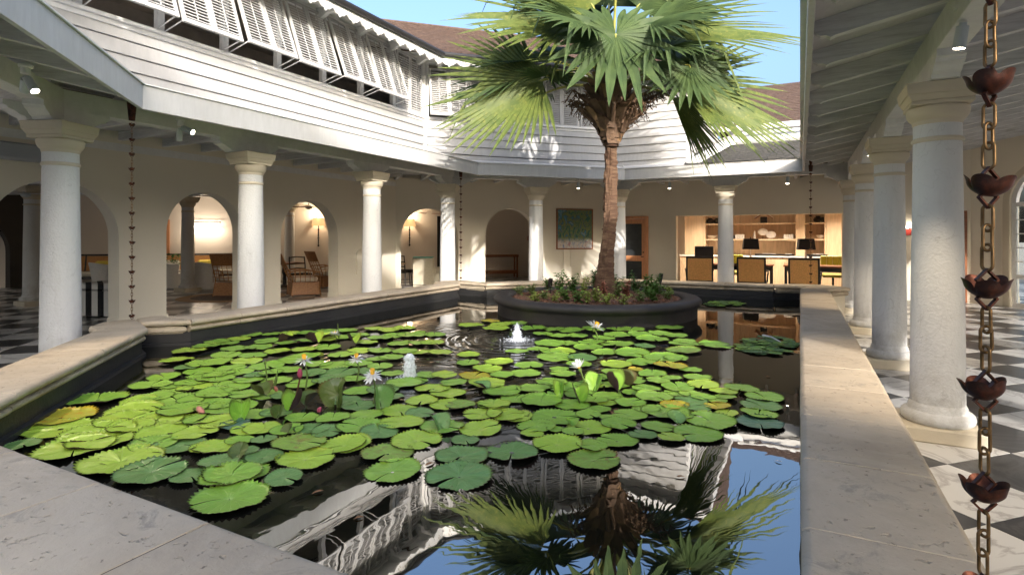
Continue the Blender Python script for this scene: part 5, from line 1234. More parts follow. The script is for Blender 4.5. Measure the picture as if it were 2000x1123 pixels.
def bud_mesh(mat, r, h, cup=False):
    m = MB()
    if cup: pr = [(.005, -h), (r*.6, -h*.6), (r*.95, 0), (r*.9, h*.5)]
    else: pr = [(r*.35, 0), (r*.8, h*.15), (r, h*.35), (r*.92, h*.6), (r*.5, h*.87), (r*.06, h)]
    N = 16; vs = []
    for q, z in pr:
        for k in range(N): a = 2*math.pi*k/N; rr_ = q*(1+.07*math.cos(4*a)); vs.append((rr_*math.cos(a), rr_*math.sin(a), z))
    m.add(vs, [(i*N+k, i*N+(k+1) % N, (i+1)*N+(k+1) % N, (i+1)*N+k) for i in range(len(pr)-1) for k in range(N)]+[tuple(range(N))[::-1], tuple((len(pr)-1)*N+k for k in range(N))])
    return m.mesh('bud_mesh', mat, True, 50)
def bud(xb, yb, xt, yt, h, r, mat, label, stem='stem_green', tilt=(0, 0), root=None):
    b = at(xb, yb, ZW); d = proj(b)[2]; top = cF*d+cR*(d*(xt-1000)/FPX); top = Vector((top.x, top.y, EYE+(465-yt)*d/FPX))
    if root is None: root = empty('lily_bud', b, 0, label, 'flower bud')
    if (top-b).length > .03:
        m = MB(); m.tube([b-Vector((0, 0, .05)), b.lerp(top, .5)+cR*.012, top], [.007, .006, .0055], 7); m.build('stem', M[stem], root, True)
    put('bud', bud_mesh(mat, r, h), root, top-b, Euler((tilt[0], tilt[1], 0))); return root
flower(596, 760, 594, 706, 'white water lily with drooping petals directly behind the tall magenta bud', (0, .1), down=.45)
flower(695, 745, 697, 704, 'white water lily with drooping petals farther back, between the bud and the larger jet', (.1, 0), down=.35)
flower(727, 792, 728, 735, 'white water lily on a tall stem at the folded dark leaf', (.1, 0), down=.5)
flower(1165, 668, 1161, 643, 'open white water lily floating highest beside the round planter', (.42, .1), sc=1.55, sepal=False)
flower(1141, 782, 1133, 722, 'half open white water lily rising among raised green leaves', (.25, -.5), sc=.95, down=-.55, sepal=False)
flower(654, 665, 653, 656, 'small spiky white water lily far back beside rolled bright leaves', (.4, 0), sc=.95, sepal=False)
bud(566, 800, 586, 738, .075, .019, M['pink'], 'tall magenta bud on a dark red stem in front of a white flower', 'stem_red', (.15, .12))
bud(518, 757, 518, 712, .036, .011, M['sepal_green'], 'thin closed green bud standing on its own stem')
bud(528, 760, 527, 752, .04, .010, M['sepal_green'], 'low green bud beside the taller thin green one')
bud(660, 662, 660, 640, .05, .006, M['sepal_green'], 'very thin green bud standing up far back by the pool wall')
bud(398, 812, 397, 808, .10, .021, M['pale_pink'], 'pale red bud lying across the lily pads', tilt=(-.2, -1.25))
bud(622, 808, 622, 804, .05, .016, M['pink'], 'bright magenta bud low beside the large dark upright leaf', tilt=(.2, .7))
bud(542, 768, 541, 764, .045, .014, M['pale_pink'], 'small pink bud low beside the bronze leaf', tilt=(.1, -.5))
# thin spear leaf
b = at(535, 760, ZW); m = MB(); m.tube([b, b+Vector((0, 0, .07))+cR*.015, b+Vector((0, 0, .15))+cR*.03], [.008, .013, .002], 6); thing1(m, 'rolled_leaf', M['stem_green'], b, 'narrow rolled green leaf spearing up beside the thin green bud', 'lily leaf')
# fine leaved floating drifts
def drift(cx, cy, wx, wy, n, seed, label, kinds=('d', 'g'), r0=.035):
    rr = random.Random(seed)
    for i in range(n):
        a = rr.uniform(0, 6.28); q = math.sqrt(rr.random()); x = cx+wx*q*math.cos(a); y = cy+wy*q*math.sin(a)
        if x > 1556: x = 1556-rr.uniform(0, 30)
        p = at(x, y, ZW); r = r0*rr.uniform(.7, 1.5)
        if p.x > -.06: p.x = -.06-rr.uniform(0, .1)
        if p.y > 11.5: continue
        o = put('floating_leaf', pad_mesh(rr.choice(kinds), rr.randrange(9)), None, (p.x, p.y, ZW+.005+rr.uniform(0, .01)), (rr.uniform(-.06, .06), rr.uniform(-.06, .06), rr.uniform(0, 6.28)), (r, r, r))
        tag(o, label, 'floating leaf', label)
drift(1500, 676, 62, 17, 120, 5, 'small notched leaf in the fine drift beside the right coping', r0=.055)
drift(1415, 594, 38, 5, 40, 6, 'small leaf in the far drift behind the round planter', r0=.08)
# ------------------------------------------------------------------ fountain jets
def foam():
    m = Mat('frothy_water'); v = m.pos(); n_ = m.noise(v, 60, 5, .7)
    m.set(col=(.86, .90, .94), rough=.35, spec=.6, alpha=m.ramp(n_, [(.3, .5), (.6, .95)])); m.bump(n_, .8, .01); return m.m
M['foam'] = foam()
for i, (J, h, w, lab) in enumerate(((JETS[0], .205, .056, 'larger frothy white fountain jet bubbling up in the middle of the pads'), (JETS[1], .20, .052, 'smaller white fountain jet in front of the round planter'))):
    root = empty('fountain_jet', J, 0, lab, 'fountain'); m = MB(); rr = random.Random(i+3)
    for q_ in range(1):
        K = 20; N = 20; vs = []
        for a_ in range(K+1):
            t = a_/K; r = w*(.92-.30*t if i == 0 else 1.0*(1-t)**.8+.06)*(1 if t < .88 else max(.1, math.sqrt(max(0, 1-((t-.88)/.13)**2))))
            for k in range(N): a = 2*math.pi*k/N; z_ = h*t; nn = 1+.22*noise.noise(Vector((math.cos(a)*1.6, math.sin(a)*1.6, z_*26+i*5))); vs.append(J+Vector((r*nn*math.cos(a), r*nn*math.sin(a), z_)))
        m.add(vs, [(a_*N+k, a_*N+(k+1) % N, (a_+1)*N+(k+1) % N, (a_+1)*N+k) for a_ in range(K) for k in range(N)])
    for k in range(620):
        t = rr.random()**.9; rad = w*(1.0-.32*t if i == 0 else 1.15*(1-t)**.8+.10)*(1 if t < .9 else .6); a = rr.uniform(0, 6.28); q = rad*(.75+.4*rr.random()); s_ = rr.uniform(.0025, .0065)*(1 if q < rad*.8 else .6); zz = h*t; wv = 1+.14*math.sin(t*17+i)
        c = J+Vector((q*wv*math.cos(a), q*wv*math.sin(a), zz)); st = rr.uniform(1, 1.9); m.lathe([(.0005, -s_*st), (s_*.75, -s_*.6*st), (s_, 0), (s_*.75, s_*.6*st), (.0005, s_*st)], 7, c, cap=False)
    m.build('jet', M['foam'], root, True, angle=180)
    m = MB(); 
    for k in range(260):
        a = rr.uniform(0, 6.28); q = w*1.0+abs(rr.gauss(0, .075)); m.lathe([(0.001, -.002), (.005*rr.uniform(.5, 1.6), .001), (.001, .004)], 5, J+Vector((q*math.cos(a), q*math.sin(a), .002)), cap=False)
    for k in range(60): a = rr.uniform(0, 6.28); q = w*rr.uniform(.7, 1.4); c = J+Vector((q*math.cos(a), q*math.sin(a), h*rr.uniform(.05, .95)*(1.3-q/w*.3))); m.box(c, (.004, .004, .006))
    o = m.build('splash_drops', M['foam'], root); o['kind'] = 'stuff'

# petals and dead leaves drifting on the water
rr = random.Random(90)
def litter(x, y, L, mat, label):
    p = at(x, y, ZW+.006); f = MB(); a = rr.uniform(0, 6.28); leaf_blade(f, p-Vector((math.cos(a), math.sin(a), 0))*L*.5, Vector((math.cos(a), math.sin(a), .03)).normalized(), Vector((0, 0, 1)), L, L*.42)
    thing1(f, 'fallen_leaf', mat, p, label, 'fallen leaf')
DL = basic('dead_brown_leaf', (.20, .10, .04), .7)
for x, y, L, lab in ((840, 905, .07, 'dead brown leaf floating between the dull pads near the palm reflection'), (1330, 930, .05, 'tiny dead leaf on the open reflecting water'), (620, 960, .06, 'dead leaf floating by the near coping in the dark water'), (1500, 735, .05, 'dead leaf near the fine leaf drift'), (700, 1010, .045, 'small dead leaf low in the roof reflection'), (1375, 640, .05, 'dead leaf near the planter side open water')): litter(x, y, L, DL, lab)
litter(1520, 900, .045, M['petal'], 'single white petal floating beside the right coping')
# old stalk lying on the fine drift
b = at(1490, 655, ZW+.02); e = at(1525, 668, ZW+.015); m = MB(); m.tube([b, b.lerp(e, .5)+Vector((0, 0, .02)), e], [.014, .008, .007], 7); thing1(m, 'old_stalk', M['petal'], b, 'pale spent flower stalk lying across the fine leaf drift', 'flower stalk')
# ------------------------------------------------------------------ copper rain chains
def cup_mesh():
    m = MB(); N = 72; K = 9; vs = []
    for i in range(K+1):
        t = i/K
        for k in range(N):
            a = 2*math.pi*k/N; pet_ = abs(math.cos(2.5*a))**.42        # five petals
            tt = t*(.66+.34*pet_); r = .006+.0265*math.sin(min(1.5, tt*1.9))+.0045*max(0, tt-.8)*5*pet_; z = .034*tt**1.35-.003
            if t > .75: r -= .0015*(1-pet_)
            vs.append((r*math.cos(a), r*math.sin(a), z))
    m.add(vs, [(i*N+k, i*N+(k+1) % N, (i+1)*N+(k+1) % N, (i+1)*N+k) for i in range(K) for k in range(N)]+[tuple(range(N))[::-1]])
    me = m.mesh('cup_mesh', M['copper'], True, 60); return me
CUP = cup_mesh()
def link_mesh(kind):
    m = MB()
    if kind == 'oval':
        pts = []; N = 24; vs = []
        # straight sided oval in the xz plane
        for i in range(N):
            a = 2*math.pi*i/N; pts.append(Vector((.0082*math.cos(a), 0, .0082*math.sin(a)+(.012 if math.sin(a) > 1e-6 else -.012))))
        K = 7
        for i in range(N):
            t = (pts[(i+1) % N]-pts[i-1]).normalized(); n_ = Vector((t.z, 0, -t.x))
            for j in range(K): u = 2*math.pi*j/K; vs.append(pts[i]+n_*.0025*math.cos(u)+Vector((0, 1, 0))*.0025*math.sin(u))
        m.add(vs, [(i*K+j, ((i+1) % N)*K+j, ((i+1) % N)*K+(j+1) % K, i*K+(j+1) % K) for i in range(N) for j in range(K)]); return m.mesh('link_mesh', M['brass'], True, 60)
    s = .0180; c = [Vector((0, 0, s)), Vector((s*.98, 0, 0)), Vector((0, 0, -s)), Vector((-s*.98, 0, 0))]; vs = []
    for p in c:
        for f_, y in ((1.0, -.003), (1.0, .003), (.76, .003), (.76, -.003)): vs.append((p.x*f_, y, p.z*f_))
    m.add(vs, [(i*4+j, ((i+1) % 4)*4+j, ((i+1) % 4)*4+(j+1) % 4, i*4+(j+1) % 4) for i in range(4) for j in range(4)]); return m.mesh('link_mesh', M['copper'])
OV, DI = link_mesh('oval'), link_mesh('diamond')
def chain(p, z0, z1, phase, label, lean=(0, 0), rz=0, funnel=False):
    root = empty('rain_chain', (p[0], p[1], z0), 0, label, 'rain chain', 'copper rain chains hanging at the pond corners'); k = 0; rr = random.Random(int(phase*1000))
    pos = lambda z: Vector((lean[0]*(z-z0), lean[1]*(z-z0), z-z0))
    z = phase
    while z > z0: z -= .1575
    z += .1575
    while z < z1+.1:
        a = rz+rr.uniform(-.18, .18)
        if z < z1: 
            put('cup', CUP, root, pos(z-.012), (rr.uniform(-.12, .12), rr.uniform(-.12, .12), a+rr.uniform(-.5, .5)), (.88*rr.uniform(.95, 1.05), .88, .98))
            put('link', DI, root, pos(z+.014), (0, 0, a)); put('link', DI, root, pos(z-.016), (0, 0, a+rr.uniform(-.2, .2)))
        for dz, ra in ((-.048, math.pi/2), (-.0785, 0), (-.109, math.pi/2)):
            if z0+.01 < z+dz < z1: put('link', OV, root, pos(z+dz), (0, 0, a+ra+rr.uniform(-.12, .12)))
        z += .1575
    if funnel:
        m = MB(); m.lathe([(.022, -.22), (.040, 0), (.044, .01)], 20, cap=False); m.lathe([(.030, -.22), (.050, .005)], 20, cap=False); o = m.build('funnel', M['copper'], root, True, world=False); o.location = pos(z1+.22)
    return root
dchn = .865; q = cF*dchn+cR*(dchn*.838)
chain((q.x, q.y), .605, 2.85, 1.579, 'large close copper rain chain in front of the right hand columns', lean=(.0135*cR.x, .0135*cR.y), rz=YAW+.1)
chain((-6.37, 3.45), .606, 2.76, .66, 'copper rain chain with a funnel landing on the pond corner by the striped ottoman', rz=.6, funnel=True)
chain((-6.24, 9.78), .606, 2.76, .67, 'copper rain chain beside the leaf shadowed column and the bench arch', rz=.2, funnel=True)
chain((.18, 12.0), .606, 2.76, .66, 'copper rain chain hanging in front of the reception desks', rz=.3, funnel=True)

# ------------------------------------------------------------------ spotlights on the beams
def spotlight(p, heads, label):
    root = empty('spotlight', p, 0, label, 'spotlight', 'small ceiling spotlights under the porch roof'); p = Vector(p)
    m = MB(); m.lathe([(.035, 0), (.035, .05), (.05, .055), (.05, .075)], 16, p); m.build('mount', M['white'], root, True)
    for (dx, dy, dz), on in heads:
        d = Vector((dx, dy, dz)).normalized(); c = p+d*.02+Vector((0, 0, -.01)); e_ = c+d*.15
        m = MB(); m.tube([c, c+d*.02, c+d*.021, e_], [.02, .02, .033, .035], 16); h = m.build('lamp_head', M['spot'], root, True)
        m = MB(); m.tube([e_-d*.004, e_+d*.002], [.028, .028], 16); m.build('lamp_lens', M['bulb'] if on else M['glass_dark'], h)
        if on:
            L = bpy.data.lights.new('spotlight_lamp', 'SPOT'); L.energy = 40; L.spot_size = R(75); L.spot_blend = .6; L.color = (1, .80, .55); L.shadow_soft_size = .03
            o = bpy.data.objects.new('spotlight_lamp', L); col.objects.link(o); o.parent = h; o.location = e_+d*.02-Vector(root.location); o.rotation_euler = (-d).to_track_quat('Z', 'Y').to_euler()
spotlight(at(50, 145, 2.86), [((.55, .15, -.8), True), ((-.6, .2, -.5), False)], 'twin headed spotlight on the beam above the largest left column')
spotlight(at(352, 246, 2.82), [((.7, .3, -.35), True), ((-.3, .1, -.9), False)], 'twin headed spotlight between the rain chain and the next column')
spotlight((.88, 4.25, 2.83), [((-.12, .1, -1), True)], 'spotlight on the beam just above the nearest capital on the right')
spotlight((.86, 9.0, 2.80), [((-.05, .1, -1), True)], 'spotlight on the right beam between the second and third capitals')
spotlight(at(1130, 353, 2.80), [((0, -.1, -1), True)], 'spotlight under the rear beam above the painting')
spotlight(at(1308, 353, 2.80), [((0, -.1, -1), True)], 'spotlight under the rear beam above the orange door')
spotlight(at(1538, 342, 2.80), [((0, -.1, -1), True)], 'spotlight under the rear beam above the reception opening')

# ------------------------------------------------------------------ painting, doors, signs on the walls
def onch(s, u, z): p = V2(XL, 11.7)+V2(r2, r2)*s-nC*u; return Vector((p.x, p.y, z))
def art():
    m = Mat('abstract_garden_canvas'); v = m.pos((1, 1, 1), obj=True); sx = m.node('ShaderNodeSeparateXYZ'); m.link(v, sx.inputs[0])
    a = m.noise(m.pos((1, 1, .55), obj=True), 4.2, 7, .72, 1.6); b = m.noise(m.pos((1.5, 1.5, .8), obj=True), 9, 6, .7, .8)
    top = m.ramp(a, [(.30, (.02, .035, .05)), (.42, (.04, .14, .10)), (.48, (.22, .24, .06)), (.53, (.05, .09, .12)), (.60, (.06, .26, .34)), (.68, (.42, .26, .10))])
    bot = m.ramp(b, [(.3, (.10, .13, .33)), (.42, (.42, .44, .50)), (.52, (.66, .60, .50)), (.62, (.36, .17, .20)), (.75, (.62, .42, .45))])
    mr = m.node('ShaderNodeMapRange'); mr.inputs[1].default_value = .35; mr.inputs[2].default_value = .5; ad = m.node('ShaderNodeMath', operation='MULTIPLY_ADD'); m.link(a, ad.inputs[0]); ad.inputs[1].default_value = .35; m.link(sx.outputs[2], ad.inputs[2]); m.link(ad.outputs[0], mr.inputs[0])
    m.set(col=m.mix(mr.outputs[0], bot, top), rough=.6); m.bump(b, .3, .004); return m.m
s0, s1 = s_on_ch(1086), s_on_ch(1157); pr_ = empty('painting', onch((s0+s1)/2, .02, 1.17), 0, 'framed abstract garden painting hanging on the rear wall left of the palm trunk', 'painting')
def chbox(sa, sb, za, zb_, ua, ub_):
    m = MB(); vs = [onch(s, u, z) for z in (za, zb_) for s, u in ((sa, ua), (sb, ua), (sb, ub_), (sa, ub_))]
    return m.add(vs, [(3, 2, 1, 0), (4, 5, 6, 7), (0, 1, 5, 4), (1, 2, 6, 5), (2, 3, 7, 6), (3, 0, 4, 7)])
chbox(s0+.03, s1-.03, 1.20, 2.32, .005, .03).build('canvas', art(), pr_)
for q in ((s0, s0+.035, 1.17, 2.35), (s1-.035, s1, 1.17, 2.35), (s0+.035, s1-.035, 1.17, 1.205), (s0+.035, s1-.035, 2.315, 2.35)): chbox(*q, .0, .045).build('frame', M['mahog'], pr_)
# orange glazed door
od = empty('glazed_door', (-4.4, 16.3, 0), 0, 'orange wooden door with two dark glass panels right of the palm trunk', 'door')
def bxo(name, mat, root, x0, x1, y0, y1, z0, z1, bev=.004):
    m = MB(); m.cbox(((x0+x1)/2, (y0+y1)/2, (z0+z1)/2), (x1-x0, y1-y0, z1-z0), bev); return m.build(name, M[mat], root)
bxo('frame', 'doorwood', od, -4.88, -4.80, 16.24, 16.44, 0, 2.14); bxo('frame', 'doorwood', od, -4.02, -3.93, 16.24, 16.44, 0, 2.14); bxo('frame', 'doorwood', od, -4.80, -4.02, 16.24, 16.44, 2.06, 2.14)
d_ = bxo('door_leaf', 'doorwood', od, -4.79, -4.69, 16.30, 16.345, 0, 2.05)
for q in ((-4.13, -4.03, 0, 2.05), (-4.69, -4.13, 1.92, 2.05), (-4.69, -4.13, .82, .98), (-4.69, -4.13, .01, .22)): bxo('door_leaf', 'doorwood', od, q[0], q[1], 16.30, 16.345, q[2], q[3])
bxo('glass', 'glass_dark', od, -4.69, -4.13, 16.318, 16.326, .22, .82, .001); bxo('glass', 'glass_dark', od, -4.69, -4.13, 16.318, 16.326, .98, 1.92, .001)
m = MB(); m.tube([(-4.08, 16.30, .95), (-4.08, 16.25, .95), (-4.14, 16.245, .95)], .011, 8); m.tube([(-4.08, 16.30, 1.08), (-4.08, 16.28, 1.08)], .022, 10); m.build('handle', M['iron'], od)
# brown door at the end of the right walkway, red sign and small light
bd = empty('panelled_door', (3.0, 16.3, 0), 0, 'brown panelled door at the far end of the right walkway', 'door')
bxo('door_leaf', 'mahog', bd, 2.66, 3.38, 16.33, 16.37, 0, 2.10)
for x in (2.62, 3.38): bxo('frame', 'mahog', bd, x, x+.05, 16.26, 16.44, 0, 2.13)
bxo('frame', 'mahog', bd, 2.67, 3.38, 16.26, 16.44, 2.08, 2.13)
for x in (2.74, 3.07):
    for z0, z1 in ((.15, .85), (.98, 1.95)): bxo('panel', 'mahog', bd, x, x+.26, 16.315, 16.335, z0, z1, .012)
def sgn(p, w, h, ang, label, mat='red'):
    m = MB(); m.cbox((0, 0, 0), (w, .02, h), .003, Matrix.Rotation(ang, 3, 'Z')); m.v = [(v[0]+p[0], v[1]+p[1], v[2]+p[2]) for v in m.v]; return thing1(m, 'wall_sign', M[mat], p, label, 'sign')
sgn((2.27, 16.28, 1.64), .2, .15, 0, 'small dark red sign on the rear wall between the right hand columns')
def wsc(p, label):
    root = empty('wall_light', p, 0, label, 'wall light'); m = MB(); m.lathe([(.09, 0), (.03, .13)], 14, p, cap=False); m.build('lamp_shade', M['glass_lit'], root, True); m = MB(); m.lathe([(.02, -.03), (.02, .02)], 10, p); m.build('holder', M['iron'], root)
wsc(Vector((2.33, 16.2, 1.74)), 'small lit cone wall light just above the red sign')
# tall arched glazed doors
aw = empty('arched_window', (4.9, 14.9, 0), 0, 'tall arched white glazed doors with small panes at the far end of the right walkway', 'window')
ee = (V2(6.6, 13.2)-V2(3.5, 16.3)).normalized()
def onr(s, u, z): p = V2(3.5, 16.3)+ee*s-nR2*u; return Vector((p.x, p.y, z))
def rb_(name, mat, s0, s1, z0, z1, u0=-.12, u1=-.06):
    m = MB(); m.add([onr(s, u, z) for z in (z0, z1) for s, u in ((s0, u0), (s1, u0), (s1, u1), (s0, u1))], [(3, 2, 1, 0), (4, 5, 6, 7), (0, 1, 5, 4), (1, 2, 6, 5), (2, 3, 7, 6), (3, 0, 4, 7)]); return m.build(name, mat if not isinstance(mat, str) else M[mat], aw)
def archband(s_c, r0, r1, zs, u0, u1, name, mat='white'):
    m = MB(); N = 20; vs = []
    for i in range(N+1):
        a = math.pi*i/N
        for r, u in ((r0, u0), (r1, u0), (r1, u1), (r0, u1)): vs.append(onr(s_c-r*math.cos(a), u, zs+r*math.sin(a)))
    m.add(vs, [(i*4+j, i*4+(j+1) % 4, (i+1)*4+(j+1) % 4, (i+1)*4+j) for i in range(N) for j in range(4)]); m.build(name, M[mat], aw)
sc_ = 1.61; archband(sc_, .83, .95, 2.25, .0, .03, 'frame', 'cap'); archband(sc_, .74, .825, 2.25, -.14, -.04, 'frame')
for s in (.66, 2.45): rb_('frame', 'cap', s, s+.12, 0, 2.25, .0, .03)
for s in (.785, 1.20, 1.585, 2.0, 2.36): rb_('stile', 'white', s, s+.075, 0, 2.25, -.13, -.05)
for z in (0, .62, 2.18): rb_('rail', 'white', .86, 2.36, z, z+.09, -.125, -.055)
for z in (.98, 1.28, 1.58, 1.88): rb_('glazing_bar', 'white', .86, 2.36, z, z+.022, -.11, -.07)
for s in (1.02, 1.39, 1.79, 2.18): rb_('glazing_bar', 'white', s, s+.02, .71, 2.18, -.109, -.071)
for a in (.5, 1.05, 1.57, 2.09, 2.64):
    m = MB(); m.tube([onr(sc_-.1*math.cos(a), -.09, 2.26+.1*math.sin(a)), onr(sc_-.76*math.cos(a), -.09, 2.26+.76*math.sin(a))], .012, 5); m.build('glazing_bar', M['white'], aw)
archband(sc_, .36, .385, 2.26, -.11, -.07, 'glazing_bar')
gl = Mat('window_glass'); gl.set(col=(.8, .85, .85), rough=.03, trans=.9, ior=1.1); rb_('glass', gl.m, .86, 2.36, .0, 2.2, -.093, -.087)
# outside beyond those doors: a pale garden wall
gw = MB(); gw.box((10.5, 20, 1.0), (9, .2, 2.0), Matrix.Rotation(R(-45), 3, 'Z')); thing1(gw, 'garden_wall', M['wall'], (10.5, 20, 0), 'pale garden wall outside the arched glazed doors', 'wall')
# pill shaped speaker on the arcade wall
sp = empty('wall_speaker', (-9.3, 3.66, 2.65), 0, 'long grey pill shaped speaker mounted high on the wall by the first arch', 'speaker')
m = MB(); pts = []
for i in range(9): a = math.pi/2+math.pi*i/8; pts.append((.115*math.cos(a)-.30, .115*math.sin(a)))
for i in range(9): a = -math.pi/2+math.pi*i/8; pts.append((.115*math.cos(a)+.30, .115*math.sin(a)))
m.prism(pts, lambda a, b, t: (-9.47+t, 3.60+a, 2.66+b), 0, .20); m.build('cabinet', M['speaker'], sp, True, bevel=.03)
m = MB(); m.box((-9.485, 3.60, 2.66), (.03, .2, .12)); m.build('bracket', M['white'], sp)

# ------------------------------------------------------------------ lounge furniture
def ondiag(x, back=0.0, z=0.0):
    """the point in front of the diagonal lounge wall seen at photo column x, 'back' metres off the wall"""
    c = Kb-back*math.sqrt(2); t = (x-1000)/FPX; kx, ky = cF.x+cR.x*t, cF.y+cR.y*t; d = c/(ky-kx); return Vector((kx*d, ky*d, z))
DG = R(45)           # run direction of the wall; things on it face -normal
def localroot(name, p, rz, label, cat, group=None): return empty(name, p, rz, label, cat, group)
def lb(root, name, mat, c, d, bev=.01, rot=None, kind=None):
    m = MB(); m.cbox(c, d, bev, rot); o = m.build(name, M[mat], root, world=False); return o
def lt(root, name, mat, pts, r, n=8, smooth=True):
    m = MB(); m.tube(pts, r, n); return m.build(name, M[mat], root, smooth, world=False)
def sofa(p, rz, w, label):
    r = localroot('sofa', p, rz, label, 'sofa')      # local x = run, -y = front
    lb(r, 'seat_frame', 'black', (0, 0, .30), (w, .72, .07)); lb(r, 'seat_cushion', 'cushion', (0, -.02, .41), (w-.16, .64, .14), .04)
    T = Matrix.Rotation(R(-12), 3, 'X'); lb(r, 'top_rail', 'black', (0, .40, .97), (w, .05, .05), .01, T); lb(r, 'backrest', 'orange_sofa', (0, .345, .70), (w-.08, .02, .48), .005, T)
    for k in range(4): lb(r, 'back_stile', 'black', (-w/2+.03+k*(w-.06)/3, .335, .70), (.04, .035, .52), .005, T)
    for s in (-1, 1):
        m = MB(); x = s*(w/2-.02)
        for pts in ([(x, -.36, 0), (x, -.33, .15), (x, -.30, .32)], [(x, .42, 0), (x, .34, .15), (x, .30, .34), (x, .42, .98)], [(x, -.30, .32), (x, -.33, .5), (x, -.34, .60), (x, -.20, .65), (x, .1, .66), (x, .28, .78), (x, .38, .92)], [(x, -.32, .32), (x, .32, .34)]): m.tube(pts, .03, 6)
        m.build('arm', M['black'], r, True, world=False); lb(r, 'side_panel', 'orange_sofa', (x, -.02, .49), (.015, .54, .27), .003)
    for x, mt in ((-w/2+.35, 'cushion'), (w/2-.35, 'cushion'), (.15, 'yellow')): lb(r, 'cushion', mt, (x, .20, .62), (.44, .13, .36), .06, Matrix.Rotation(R(-20), 3, 'X'))
    return r
pa = ondiag(184, .62); sofa(pa, DG, 2.1, 'black framed cane sofa seen through the first arch behind the striped ottoman')
pb_ = ondiag(388, .62); sofa(pb_, DG, 2.3, 'black framed cane sofa under the double wall lamp in the second arch')
def tub(p, rz, label, mat='whitefab'):
    r = localroot('tub_chair', p, rz, label, 'armchair'); m = MB(); N = 28; vs = []
    prof = [(.30, .02), (.33, .3), (.38, .62), (.415, .80), (.40, .82), (.36, .8), (.33, .62), (.30, .42)]
    for q, z in prof:
        for k in range(N+1):
            a = math.pi*1.30*(k/N)-math.pi*.15; zz = z if z < .45 else z-.10*(1-math.sin(max(0, min(math.pi, a))))**1.0*.9; vs.append((q*math.cos(a), q*math.sin(a), zz))
    m.add(vs, [(i*(N+1)+k, i*(N+1)+k+1, (i+1)*(N+1)+k+1, (i+1)*(N+1)+k) for i in range(len(prof)-1) for k in range(N)]+[tuple(i*(N+1) for i in range(len(prof))), tuple(i*(N+1)+N for i in range(len(prof)))[::-1]])
    m.build('shell', M[mat], r, True, world=False); m = MB(); m.lathe([(.30, .04), (.31, .40), (.30, .44), (.2, .46)], 28); m.build('seat', M[mat], r, True, world=False); return r
tub(at(402, 566, 0), R(190), 'white flared tub chair with its back toward the indoor column'); tub(at(335, 563, 0), R(150), 'white tub chair on the plant side of the indoor column'); tub(at(200, 572, 0)+Vector((-.6, .4, 0)), R(170), 'white tub chair behind the striped ottoman')
# striped ottoman
ot = localroot('ottoman', Vector((-12.05, 6.2, 0)), R(20), 'black and white striped skirted ottoman inside the first arch', 'ottoman')
def stripes():
    m = Mat('black_white_stripe'); v = m.pos((1, 1, 1), obj=True); sx = m.node('ShaderNodeSeparateXYZ'); m.link(v, sx.inputs[0]); ad = m.node('ShaderNodeMath', operation='ADD'); m.link(sx.outputs[0], ad.inputs[0]); m.link(sx.outputs[1], ad.inputs[1])
    mu = m.node('ShaderNodeMath', operation='MULTIPLY'); mu.inputs[1].default_value = 3.9; m.link(ad.outputs[0], mu.inputs[0]); fr = m.node('ShaderNodeMath', operation='FRACT'); m.link(mu.outputs[0], fr.inputs[0])
    m.set(col=m.ramp(fr.outputs[0], [(0, (.70, .69, .66)), (.5, (.012, .012, .014))], 'CONSTANT'), rough=.9); return m.m
M['stripe'] = stripes()
lb(ot, 'cushion', 'stripe', (0, 0, .57), (1.0, .9, .13), .03)
m = MB(); vs = []; N = 96
for z in (.02, .5):
    for k in range(N):
        a = 2*math.pi*k/N; c, s = math.cos(a), math.sin(a); q = .5/max(abs(c), abs(s)/.9*1.0, 1e-4); q *= 1+(.03*math.sin(k*1.9)+.02 if z < .1 else 0); vs.append((q*c, q*s, z))
m.add(vs, [(k, (k+1) % N, N+(k+1) % N, N+k) for k in range(N)]); m.build('skirt', M['stripe'], ot, True, world=False)
